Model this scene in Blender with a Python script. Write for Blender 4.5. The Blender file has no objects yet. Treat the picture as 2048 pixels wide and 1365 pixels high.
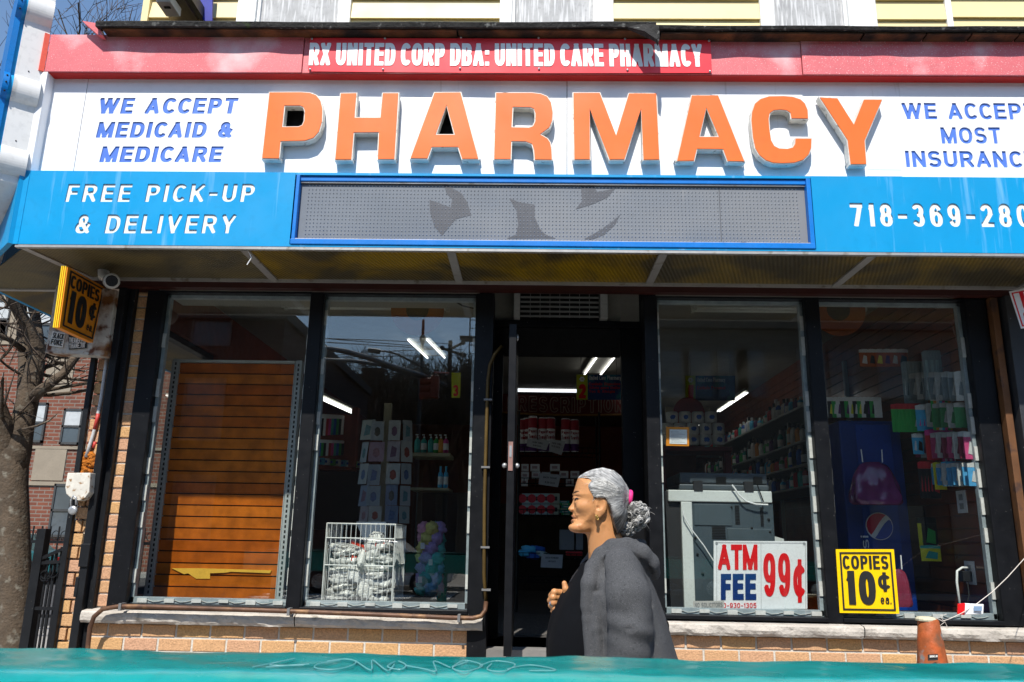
import bpy, bmesh, math, random
import numpy as np
from mathutils import Vector, Matrix, noise
random.seed(7)
rad = math.radians
S = bpy.context.scene
COL = S.collection

# ------------------------------------------------------------------ camera
FPX, CX, CY = 1593.0, 1024.0, 682.5          # 28 mm lens on a 36 mm frame, 2048 x 1365 photo
CAM = Vector((0.0, -5.2, 1.4))
RM = Matrix.Rotation(rad(1.4), 3, 'Z') @ Matrix.Rotation(rad(103.9), 3, 'X') @ Matrix.Rotation(rad(1.03), 3, 'Z')
cd = bpy.data.cameras.new('camera'); cd.lens = 28.0; cd.sensor_width = 36.0; cd.clip_start = 0.05; cd.clip_end = 2000
cd.dof.use_dof = True; cd.dof.focus_distance = 4.6; cd.dof.aperture_fstop = 13.0
co = bpy.data.objects.new('camera', cd); COL.objects.link(co)
co.matrix_world = Matrix.Translation(CAM) @ RM.to_4x4()
S.camera = co
# ------------------------------------------------------------------ sky, sun, exposure
SUN_EL, SUN_AZ = 52.0, 190.0                  # azimuth clockwise from +Y: behind the camera, a little left
w = bpy.data.worlds.new("World"); S.world = w; w.use_nodes = True
sky = w.node_tree.nodes.new('ShaderNodeTexSky'); sky.sky_type = 'NISHITA'; sky.sun_disc = False
sky.sun_elevation = rad(SUN_EL); sky.sun_rotation = rad(SUN_AZ); sky.air_density = 1.25; sky.dust_density = 0.25; sky.ozone_density = 4.0
bg = w.node_tree.nodes['Background']; bg.inputs[1].default_value = 0.125
w.node_tree.links.new(sky.outputs[0], bg.inputs[0])
sd = bpy.data.lights.new('sun', 'SUN'); sd.energy = 4.8; sd.angle = rad(0.55); sd.color = (1.0, 0.95, 0.87)
so = bpy.data.objects.new('sun', sd); COL.objects.link(so)
tosun = Vector((math.sin(rad(SUN_AZ)) * math.cos(rad(SUN_EL)), math.cos(rad(SUN_AZ)) * math.cos(rad(SUN_EL)), math.sin(rad(SUN_EL))))
so.rotation_euler = tosun.to_track_quat('Z', 'Y').to_euler(); so.location = (-4, -20, 30)
S.view_settings.view_transform = 'Standard'; S.view_settings.look = 'None'
S.view_settings.exposure = 0.40; S.view_settings.gamma = 1.0
S.cycles.max_bounces = 9; S.cycles.transparent_max_bounces = 24; S.cycles.glossy_bounces = 4
S.cycles.caustics_reflective = False; S.cycles.caustics_refractive = False
S.cycles.use_denoising = True

# ------------------------------------------------------------------ measuring helpers (photo pixel -> point on a real plane)
def ray(px, py): return RM @ Vector(((px - CX) / FPX, -(py - CY) / FPX, -1.0))
def P(px, py, Y):
    d = ray(px, py); return CAM + d * ((Y - CAM.y) / d.y)
def PX(px, py, X):
    d = ray(px, py); return CAM + d * ((X - CAM.x) / d.x)
def PZ(px, py, Z):
    d = ray(px, py); return CAM + d * ((Z - CAM.z) / d.z)
def MIR(px, py, Yv):                           # a thing seen mirrored in the shop glass (plane Y=0)
    p = P(px, py, Yv); return Vector((p.x, -p.y, p.z))

def QUAD(Y, ll, lr, ur, ul):
    """four photo pixels on one plane through the first, second and last at depths Y = (ll, lr, ul)"""
    a, b, d = P(*ll, Y[0]), P(*lr, Y[1]), P(*ul, Y[2]); n = (b - a).cross(d - a); r = ray(*ur); return [a, b, CAM + r * ((a - CAM).dot(n) / r.dot(n)), d]
# ------------------------------------------------------------------ materials
MATS = {}
def lin(r, g, b):
    f = lambda c: (c / 255 / 12.92) if c / 255 <= .04045 else ((c / 255 + .055) / 1.055) ** 2.4
    return (f(r), f(g), f(b))
def mat(name, col, rough=.6, metal=0.0, var=.12, vs=6.0, bump=0.0, bs=60.0, spec=.4, stain=None, streak=None, emit=0.0, sss=0.0, coat=0.0, fine=.05):
    if name in MATS: return MATS[name]
    m = bpy.data.materials.new(name); m.use_nodes = True; nt = m.node_tree; N = nt.nodes; L = nt.links
    b = N['Principled BSDF']
    tc = N.new('ShaderNodeTexCoord')
    def noi(scale, det=4.0, sc=None):
        n = N.new('ShaderNodeTexNoise'); n.inputs['Scale'].default_value = scale; n.inputs['Detail'].default_value = det
        if sc:
            mp = N.new('ShaderNodeMapping'); mp.inputs['Scale'].default_value = sc
            L.new(tc.outputs['Object'], mp.inputs[0]); L.new(mp.outputs[0], n.inputs['Vector'])
        else: L.new(tc.outputs['Object'], n.inputs['Vector'])
        return n.outputs['Fac']
    def mix(fac, a, bcol):
        x = N.new('ShaderNodeMix'); x.data_type = 'RGBA'
        L.new(fac, x.inputs[0])
        for s, v in ((x.inputs[6], a), (x.inputs[7], bcol)):
            if isinstance(v, tuple): s.default_value = (*v, 1)
            else: L.new(v, s)
        return x.outputs[2]
    def ramp(fac, lo, hi):
        r = N.new('ShaderNodeMapRange'); r.inputs[1].default_value = lo; r.inputs[2].default_value = hi; L.new(fac, r.inputs[0]); return r.outputs[0]
    dk = tuple(max(0, c * (1 - var)) for c in col); lt = tuple(min(1, c * (1 + var)) for c in col)
    c = mix(ramp(noi(vs), .3, .7), dk, lt)
    if fine:
        dk2 = tuple(x * (1 - 2.2 * fine) for x in col)
        c = mix(ramp(noi(vs * 9, 3), .52, .72), c, dk2)
    if stain:
        for (sc, s_scale, lo, hi) in ([stain] if not isinstance(stain, list) else stain):
            c = mix(ramp(noi(s_scale, 6), lo, hi), c, sc)
    if streak:
        sc, s_scale, lo, hi = streak
        c = mix(ramp(noi(s_scale, 4, (1, 1, .07)), lo, hi), c, sc)
    L.new(c, b.inputs['Base Color'])
    b.inputs['Metallic'].default_value = metal
    rr = ramp(noi(vs * 2.3), .25, .75); mr = N.new('ShaderNodeMapRange'); L.new(rr, mr.inputs[0]); mr.inputs[3].default_value = max(0, rough - .08); mr.inputs[4].default_value = min(1, rough + .08)
    L.new(mr.outputs[0], b.inputs['Roughness'])
    b.inputs['Specular IOR Level'].default_value = spec
    if coat: b.inputs['Coat Weight'].default_value = coat; b.inputs['Coat Roughness'].default_value = .12
    if sss: b.inputs['Subsurface Weight'].default_value = sss; b.inputs['Subsurface Radius'].default_value = (.012, .005, .003); b.inputs['Subsurface Scale'].default_value = .6
    if bump:
        bp = N.new('ShaderNodeBump'); bp.inputs['Strength'].default_value = min(1, bump); bp.inputs['Distance'].default_value = .01
        L.new(noi(bs, 5), bp.inputs['Height']); L.new(bp.outputs[0], b.inputs['Normal'])
    if emit:
        b.inputs['Emission Color'].default_value = (*col, 1); b.inputs['Emission Strength'].default_value = emit
    MATS[name] = m; return m
def flat(name, col, rough=.6, **k): return mat(name, col, rough, **k)
def glassmat(name, refl=.09, tint=(.93, .95, .94)):
    m = bpy.data.materials.new(name); m.use_nodes = True; nt = m.node_tree; N = nt.nodes; L = nt.links
    N.remove(N['Principled BSDF']); out = N['Material Output']
    tr = N.new('ShaderNodeBsdfTransparent'); tr.inputs[0].default_value = (*tint, 1)
    gl = N.new('ShaderNodeBsdfGlossy'); gl.inputs['Roughness'].default_value = 0.0; gl.inputs[0].default_value = (1, 1, 1, 1)
    lw = N.new('ShaderNodeLayerWeight'); lw.inputs[0].default_value = .35
    mr = N.new('ShaderNodeMapRange'); mr.inputs[3].default_value = refl; mr.inputs[4].default_value = .85
    pw = N.new('ShaderNodeMath'); pw.operation = 'POWER'; pw.inputs[1].default_value = 2.2
    L.new(lw.outputs['Facing'], pw.inputs[0]); L.new(pw.outputs[0], mr.inputs[0])
    mx = N.new('ShaderNodeMixShader'); L.new(mr.outputs[0], mx.inputs[0]); L.new(tr.outputs[0], mx.inputs[1]); L.new(gl.outputs[0], mx.inputs[2])
    L.new(mx.outputs[0], out.inputs[0]); MATS[name] = m; return m
def brickmat(name, c1, c2, mortar, sx, sz, mw=.012, bump=.5):
    m = bpy.data.materials.new(name); m.use_nodes = True; nt = m.node_tree; N = nt.nodes; L = nt.links; b = N['Principled BSDF']
    tc = N.new('ShaderNodeTexCoord'); sp = N.new('ShaderNodeSeparateXYZ'); L.new(tc.outputs['Object'], sp.inputs[0])
    ad = N.new('ShaderNodeMath'); L.new(sp.outputs[0], ad.inputs[0]); L.new(sp.outputs[1], ad.inputs[1])
    cb = N.new('ShaderNodeCombineXYZ'); L.new(ad.outputs[0], cb.inputs[0]); L.new(sp.outputs[2], cb.inputs[1])
    br = N.new('ShaderNodeTexBrick'); L.new(cb.outputs[0], br.inputs[0])
    br.inputs['Scale'].default_value = 1.0; br.inputs['Brick Width'].default_value = sx; br.inputs['Row Height'].default_value = sz; br.inputs['Mortar Size'].default_value = mw
    br.inputs['Color1'].default_value = (*c1, 1); br.inputs['Color2'].default_value = (*c2, 1); br.inputs['Mortar'].default_value = (*mortar, 1)
    no = N.new('ShaderNodeTexNoise'); no.inputs['Scale'].default_value = 1.3; no.inputs['Detail'].default_value = 6; L.new(tc.outputs['Object'], no.inputs['Vector'])
    mx = N.new('ShaderNodeMix'); mx.data_type = 'RGBA'; mx.blend_type = 'MULTIPLY'; mx.inputs[0].default_value = .7
    rp = N.new('ShaderNodeMapRange'); L.new(no.outputs[0], rp.inputs[0]); rp.inputs[3].default_value = .6; rp.inputs[4].default_value = 1.25
    L.new(br.outputs[0], mx.inputs[6]); L.new(rp.outputs[0], mx.inputs[7]); L.new(mx.outputs[2], b.inputs[0])
    bp = N.new('ShaderNodeBump'); bp.inputs['Strength'].default_value = bump; bp.inputs['Distance'].default_value = .01; bp.invert = True
    L.new(br.outputs['Fac'], bp.inputs['Height']); L.new(bp.outputs[0], b.inputs['Normal']); b.inputs['Roughness'].default_value = .85
    MATS[name] = m; return m
def tintmat(name, ca, cb_, rough=.85, bump=.6, bs=70, lo=.55, hi=1.2):   # two colours picked per piece through the 'tint' colour attribute
    m = bpy.data.materials.new(name); m.use_nodes = True; nt = m.node_tree; N = nt.nodes; L = nt.links; b = N['Principled BSDF']
    at = N.new('ShaderNodeAttribute'); at.attribute_name = 'tint'; sp = N.new('ShaderNodeSeparateColor'); L.new(at.outputs['Color'], sp.inputs[0])
    mx = N.new('ShaderNodeMix'); mx.data_type = 'RGBA'; L.new(sp.outputs[0], mx.inputs[0]); mx.inputs[6].default_value = (*ca, 1); mx.inputs[7].default_value = (*cb_, 1)
    tc = N.new('ShaderNodeTexCoord'); no = N.new('ShaderNodeTexNoise'); no.inputs['Scale'].default_value = bs; no.inputs['Detail'].default_value = 6; L.new(tc.outputs['Object'], no.inputs['Vector'])
    rp = N.new('ShaderNodeMapRange'); rp.inputs[1].default_value = .35; rp.inputs[2].default_value = .7; rp.inputs[3].default_value = lo; rp.inputs[4].default_value = hi; L.new(no.outputs[0], rp.inputs[0])
    m2 = N.new('ShaderNodeMix'); m2.data_type = 'RGBA'; m2.blend_type = 'MULTIPLY'; m2.inputs[0].default_value = .8; L.new(mx.outputs[2], m2.inputs[6]); L.new(rp.outputs[0], m2.inputs[7])
    L.new(m2.outputs[2], b.inputs[0]); b.inputs['Roughness'].default_value = rough; b.inputs['Specular IOR Level'].default_value = .25
    bp = N.new('ShaderNodeBump'); bp.inputs['Strength'].default_value = bump; bp.inputs['Distance'].default_value = .006; L.new(no.outputs[0], bp.inputs['Height']); L.new(bp.outputs[0], b.inputs['Normal'])
    MATS[name] = m; return m

# ------------------------------------------------------------------ mesh builder
class MB:
    def __init__(s): s.v = []; s.f = []; s.t = []; s.tint = 0.5
    def add(s, vs, fs):
        o = len(s.v); s.v += [tuple(p) for p in vs]; s.f += [tuple(i + o for i in f) for f in fs]; s.t += [s.tint] * len(fs); return s
    def box(s, x0, x1, y0, y1, z0, z1):
        x0, x1 = min(x0, x1), max(x0, x1); y0, y1 = min(y0, y1), max(y0, y1); z0, z1 = min(z0, z1), max(z0, z1)
        return s.add([(x0, y0, z0), (x1, y0, z0), (x1, y1, z0), (x0, y1, z0), (x0, y0, z1), (x1, y0, z1), (x1, y1, z1), (x0, y1, z1)],
                     [(0, 3, 2, 1), (4, 5, 6, 7), (0, 1, 5, 4), (1, 2, 6, 5), (2, 3, 7, 6), (3, 0, 4, 7)])
    def hexa(s, p):                                # eight corners, same order as box
        return s.add(p, [(0, 3, 2, 1), (4, 5, 6, 7), (0, 1, 5, 4), (1, 2, 6, 5), (2, 3, 7, 6), (3, 0, 4, 7)])
    def pxbox(s, x0, y0, x1, y1, Y, dep):          # a box whose front face shows at these photo pixels
        a = P(x0, y0, Y); b = P(x1, y0, Y); c = P(x0, y1, Y); d = P(x1, y1, Y)
        return s.box((a.x + c.x) / 2, (b.x + d.x) / 2, Y, Y + dep, (c.z + d.z) / 2, (a.z + b.z) / 2)
    def slab(s, pts, th):                          # flat outline + thickness vector
        n = len(pts); th = Vector(th); a = [Vector(p) for p in pts]; b = [p + th for p in a]
        return s.add(a + b, [tuple(range(n)), tuple(range(2 * n - 1, n - 1, -1))] + [(i, i + n, (i + 1) % n + n, (i + 1) % n) for i in range(n)])
    def tube(s, pts, r, seg=8, cap=True):
        pts = [Vector(p) for p in pts]; n = len(pts); rs = r if isinstance(r, (list, tuple)) else [r] * n
        vs = []; up = None
        for i, p in enumerate(pts):
            d = (pts[min(i + 1, n - 1)] - pts[max(i - 1, 0)])
            d = d.normalized() if d.length > 1e-9 else Vector((0, 0, 1))
            if up is None: up = Vector((0, 0, 1)) if abs(d.z) < .9 else Vector((1, 0, 0))
            a = d.cross(up)
            if a.length < 1e-6: a = d.cross(Vector((.3, .8, .5)))
            a.normalize(); b = d.cross(a).normalized(); up = -b if False else a.cross(d).normalized()
            for k in range(seg):
                t = 2 * math.pi * k / seg; vs.append(p + (a * math.cos(t) + b * math.sin(t)) * rs[i])
        fs = []
        for i in range(n - 1):
            for k in range(seg):
                fs.append((i * seg + k, i * seg + (k + 1) % seg, (i + 1) * seg + (k + 1) % seg, (i + 1) * seg + k))
        if cap: fs += [tuple(range(seg - 1, -1, -1)), tuple((n - 1) * seg + k for k in range(seg))]
        return s.add(vs, fs)
    def lathe(s, c, prof, seg=16, ax='z'):         # prof: (radius, height) from bottom to top
        c = Vector(c); vs = []; n = len(prof)
        for (r, h) in prof:
            for k in range(seg):
                t = 2 * math.pi * k / seg; a, b = r * math.cos(t), r * math.sin(t)
                vs.append(c + (Vector((a, b, h)) if ax == 'z' else Vector((a, h, b)) if ax == 'y' else Vector((h, a, b))))
        fs = [(i * seg + k, i * seg + (k + 1) % seg, (i + 1) * seg + (k + 1) % seg, (i + 1) * seg + k) for i in range(n - 1) for k in range(seg)]
        fs += [tuple(range(seg - 1, -1, -1)), tuple((n - 1) * seg + k for k in range(seg))]
        return s.add(vs, fs)
    def ball(s, c, r, seg=12, rings=8, amp=0.0, freq=3.0, seed=0.0):
        c = Vector(c); r = r if isinstance(r, (tuple, list)) else (r, r, r); vs = []
        for i in range(rings + 1):
            ph = math.pi * i / rings
            for k in range(seg):
                t = 2 * math.pi * k / seg; d = Vector((math.sin(ph) * math.cos(t), math.sin(ph) * math.sin(t), math.cos(ph)))
                q = 1 + (amp * noise.noise(d * freq + Vector((seed, seed * 1.7, 0))) if amp else 0)
                vs.append(c + Vector((d.x * r[0] * q, d.y * r[1] * q, d.z * r[2] * q)))
        return s.add(vs, [(i * seg + k, (i + 1) * seg + k, (i + 1) * seg + (k + 1) % seg, i * seg + (k + 1) % seg) for i in range(rings) for k in range(seg)])
    def grid(s, fn, nu, nv):
        return s.add([fn(i / nu, j / nv) for j in range(nv + 1) for i in range(nu + 1)],
                     [(j * (nu + 1) + i, j * (nu + 1) + i + 1, (j + 1) * (nu + 1) + i + 1, (j + 1) * (nu + 1) + i) for j in range(nv) for i in range(nu)])
def root_loc(o):
    while o.parent: o = o.parent
    return Vector(o.location)
def build(name, mb, m, parent=None, smooth=False, bev=0.0, loc=None, fixn=True):
    me = bpy.data.meshes.new(name)
    L = root_loc(parent) if parent else Vector(loc or (0, 0, 0))
    me.from_pydata([(x - L.x, y - L.y, z - L.z) for x, y, z in mb.v], [], mb.f)
    if len(set(mb.t)) > 1:
        ca = me.color_attributes.new('tint', 'FLOAT_COLOR', 'CORNER'); k = 0
        buf = []
        for f, t in zip(mb.f, mb.t): buf += [t, t, t, 1.0] * len(f)
        ca.data.foreach_set('color', buf)
    if fixn:
        b = bmesh.new(); b.from_mesh(me); bmesh.ops.remove_doubles(b, verts=b.verts, dist=1e-6); bmesh.ops.recalc_face_normals(b, faces=b.faces); b.to_mesh(me); b.free()
    me.materials.append(m)
    if smooth: me.polygons.foreach_set('use_smooth', [True] * len(me.polygons))
    o = bpy.data.objects.new(name, me); COL.objects.link(o)
    if parent: o.parent = parent
    else: o.location = L
    if bev:
        md = o.modifiers.new('bevel', 'BEVEL'); md.width = bev; md.segments = 2; md.limit_method = 'ANGLE'; md.angle_limit = rad(40)
    return o
def tag(o, label, cat, group=None):
    o['label'] = label; o['category'] = cat
    if group: o['group'] = group
    return o
def thing(name, label, cat, loc=(0, 0, 0), group=None):
    o = bpy.data.objects.new(name, None); COL.objects.link(o); o.location = loc; o.empty_display_size = .1
    return tag(o, label, cat, group)
def struct(name, mb, m, **k):
    o = build(name, mb, m, **k); o['kind'] = 'structure'; return o
def single(name, mb, m, label, cat, group=None, **k):
    if 'loc' not in k:
        v = np.array(mb.v); k['loc'] = ((v[:, 0].min() + v[:, 0].max()) / 2, (v[:, 1].min() + v[:, 1].max()) / 2, v[:, 2].min())
    return tag(build(name, mb, m, **k), label, cat, group)
def dup(root, loc, rz=0.0, label=None, scale=None):
    r = root.copy(); COL.objects.link(r); r.location = loc; r.rotation_euler = (0, 0, rz)
    if scale: r.scale = scale if isinstance(scale, tuple) else (scale,) * 3
    if label: r['label'] = label
    for ch in list(root.children):
        c = ch.copy(); COL.objects.link(c); c.parent = r
        for g in list(ch.children):
            d = g.copy(); COL.objects.link(d); d.parent = c
    return r

# ------------------------------------------------------------------ lettering: stroke glyphs widened to a weight, traced to outlines
def _E(cx, cy, rx, ry, a0, a1, n=2.35, k=18):
    o = []
    for i in range(k + 1):
        t = rad(a0 + (a1 - a0) * i / k); c, s_ = math.cos(t), math.sin(t)
        o.append((cx + rx * math.copysign(abs(c) ** (2 / n), c), cy + ry * math.copysign(abs(s_) ** (2 / n), s_)))
    return ('b', o)
def _L(*a): return ('s', [(a[i], a[i + 1]) for i in range(0, len(a), 2)])
def _B(*a): return ('b', [(a[i], a[i + 1]) for i in range(0, len(a), 2)])
GL = {
 'A': (1.05, [_L(0, 0, .5, 1), _L(.5, 1, 1, 0), _B(.2, .27, .8, .27)]),
 'B': (1, [_L(0, 0, 0, 1), _B(0, 1, .6, 1), _B(0, .53, .6, .53), _B(0, 0, .62, 0), _E(.58, .765, .36, .235, -90, 90), _E(.6, .265, .4, .265, -90, 90)]),
 'C': (1.03, [_E(.5, .5, .5, .5, 38, 322)]),
 'D': (1.03, [_L(0, 0, 0, 1), _B(0, 1, .5, 1), _B(0, 0, .5, 0), _E(.45, .5, .55, .5, -90, 90)]),
 'E': (.9, [_L(0, 0, 0, 1), _L(0, 1, 1, 1), _L(0, .52, .92, .52), _L(0, 0, 1, 0)]),
 'F': (.85, [_L(0, 0, 0, 1), _L(0, 1, 1, 1), _L(0, .5, .9, .5)]),
 'G': (1.05, [_E(.5, .5, .5, .5, 38, 330), _B(1, .0, 1, .45), _B(.55, .45, 1.08, .45)]),
 'H': (1, [_L(0, 0, 0, 1), _L(1, 0, 1, 1), _B(0, .52, 1, .52)]),
 'I': (.0, [_L(0, 0, 0, 1)]),
 'J': (.8, [_L(1, .3, 1, 1), _E(.5, .3, .5, .3, 180, 360)]),
 'K': (1.02, [_L(0, 0, 0, 1), _L(.05, .35, .95, 1), _L(.35, .6, 1, 0)]),
 'L': (.85, [_L(0, 0, 0, 1), _L(0, 0, 1, 0)]),
 'M': (1.25, [_L(0, 0, 0, 1), _L(1, 0, 1, 1), _L(.03, 1, .5, 0), _L(.97, 1, .5, 0)]),
 'N': (1, [_L(0, 0, 0, 1), _L(1, 0, 1, 1), _L(.03, 1, .97, 0)]),
 'O': (1.08, [_E(.5, .5, .5, .5, 0, 360, k=36)]),
 'P': (.95, [_L(0, 0, 0, 1), _B(0, 1, .6, 1), _B(0, .45, .6, .45), _E(.55, .725, .45, .275, -90, 90)]),
 'Q': (1.08, [_E(.5, .5, .5, .5, 0, 360, k=36), _L(.6, .25, 1, -.05)]),
 'R': (1, [_L(0, 0, 0, 1), _B(0, 1, .6, 1), _B(0, .47, .6, .47), _E(.55, .735, .42, .265, -90, 90), _L(.55, .45, 1, 0)]),
 'S': (.97, [_E(.5, .755, .47, .245, 25, 270), _E(.5, .255, .5, .255, -155, 90)]),
 'T': (.95, [_L(0, 1, 1, 1), _L(.5, 0, .5, 1)]),
 'U': (1, [_L(0, .35, 0, 1), _L(1, .35, 1, 1), _E(.5, .38, .5, .38, 180, 360), _B(0, .3, 0, .5), _B(1, .3, 1, .5)]),
 'V': (1.02, [_L(0, 1, .5, 0), _L(.5, 0, 1, 1)]),
 'W': (1.5, [_L(0, 1, .25, 0), _L(.25, 0, .5, 1), _L(.5, 1, .75, 0), _L(.75, 0, 1, 1)]),
 'X': (1, [_L(0, 0, 1, 1), _L(0, 1, 1, 0)]),
 'Y': (1, [_L(0, 1, .5, .42), _L(1, 1, .5, .42), _L(.5, 0, .5, .45)]),
 'Z': (.95, [_L(0, 1, 1, 1), _L(0, 0, 1, 0), _L(.02, .02, .98, .98)]),
 '0': (.85, [_E(.5, .5, .5, .5, 0, 360, k=36)]),
 '1': (.45, [_L(1, 0, 1, 1), _B(1, .97, .65, .83, 0, .73)]),
 '2': (.85, [_E(.5, .7, .47, .3, -15, 165), _L(.93, .56, 0, .0), _L(0, 0, 1, 0)]),
 '3': (.85, [_E(.5, .755, .45, .245, -90, 155), _E(.5, .265, .5, .265, -155, 90), _B(.4, .52, .55, .52)]),
 '4': (.9, [_L(.72, 0, .72, 1), _L(.7, 1, 0, .27), _L(0, .25, 1, .25)]),
 '5': (.85, [_L(.1, 1, .95, 1), _L(.1, 1, .03, .5), _E(.5, .32, .5, .32, -150, 150)]),
 '6': (.85, [_E(.5, .31, .5, .31, 0, 360, k=30), _E(.5, .5, .5, .5, 35, 200)]),
 '7': (.85, [_L(0, 1, 1, 1), _L(.97, .97, .38, 0)]),
 '8': (.85, [_E(.5, .765, .43, .235, 0, 360, k=30), _E(.5, .27, .5, .27, 0, 360, k=30)]),
 '9': (.85, [_E(.5, .69, .5, .31, 0, 360, k=30), _E(.5, .5, .5, .5, -145, 20)]),
 '&': (1.1, [_E(.42, .78, .26, .22, -60, 230), _L(.22, .66, .95, 0), _E(.4, .27, .4, .27, 110, 345), _L(.55, .57, .3, .45), _L(.78, .2, .95, .45)]),
 '-': (.62, [_L(0, .42, 1, .42)]),
 '.': (.0, [_B(0, -.1, 0, .1)]),
 ',': (.0, [_B(0, -.12, 0, .06)]),
 ':': (.0, [_B(0, -.1, 0, .12), _B(0, .5, 0, .74)]),
 '$': (.85, [_E(.5, .72, .47, .2, 25, 270), _E(.5, .28, .5, .24, -155, 90), _L(.5, 0, .5, 1)]),
 '\u00a2': (.8, [_E(.5, .5, .5, .34, 38, 322), _L(.5, -.02, .5, 1.02)]),
 'a': (.75, [_E(.45, .22, .45, .22, 0, 360), _L(1, 0, 1, .4), _E(.55, .42, .45, .25, 0, 150)]),
 'e': (.75, [_E(.5, .33, .5, .33, 0, 320), _B(0, .33, 1.1, .33)]),
 'p': (.75, [_L(0, -.3, 0, .66), _E(.5, .33, .5, .33, 0, 360)]),
 's': (.7, [_E(.5, .5, .45, .17, 25, 270), _E(.5, .17, .5, .17, -155, 90)]),
 'i': (.0, [_L(0, 0, 0, .62), _B(0, .82, 0, .95)]),
 'r': (.5, [_L(0, 0, 0, .66), _E(.7, .3, .7, .36, 60, 180)]),
 'o': (.78, [_E(.5, .33, .5, .33, 0, 360)]),
 'w': (1.1, [_L(0, .66, .25, 0), _L(.25, 0, .5, .66), _L(.5, .66, .75, 0), _L(.75, 0, 1, .66)]),
 'l': (.0, [_L(0, 0, 0, 1)]),
 'n': (.72, [_L(0, 0, 0, .66), _L(1, 0, 1, .35), _E(.5, .33, .5, .33, 0, 180)]),
 't': (.4, [_L(.4, 0, .4, .95), _L(0, .66, 1, .66)]),
 'd': (.78, [_L(1, 0, 1, 1), _E(.5, .33, .5, .33, 0, 360)]),
 'h': (.72, [_L(0, 0, 0, 1), _L(1, 0, 1, .35), _E(.5, .33, .5, .33, 0, 180)]),
 'm': (1.2, [_L(0, 0, 0, .66), _L(.5, 0, .5, .4), _L(1, 0, 1, .4), _E(.25, .38, .25, .28, 0, 180), _E(.75, .38, .25, .28, 0, 180)]),
 'c': (.72, [_E(.5, .33, .5, .33, 45, 315)]),
 'y': (.75, [_L(0, .66, .5, 0), _L(1, .66, .35, -.3)]),
 'u': (.72, [_L(0, .33, 0, .66), _L(1, 0, 1, .66), _E(.5, .33, .5, .33, 180, 360)]),
 'g': (.78, [_E(.5, .33, .5, .33, 0, 360), _L(1, -.05, 1, .66), _E(.5, -.03, .5, .25, 190, 360)]),
 'v': (.75, [_L(0, .66, .5, 0), _L(.5, 0, 1, .66)]),
 'f': (.45, [_L(.3, 0, .3, .8), _L(0, .64, 1, .64), _E(.85, .75, .55, .25, 90, 180)]),
}
_GC = {}
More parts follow.
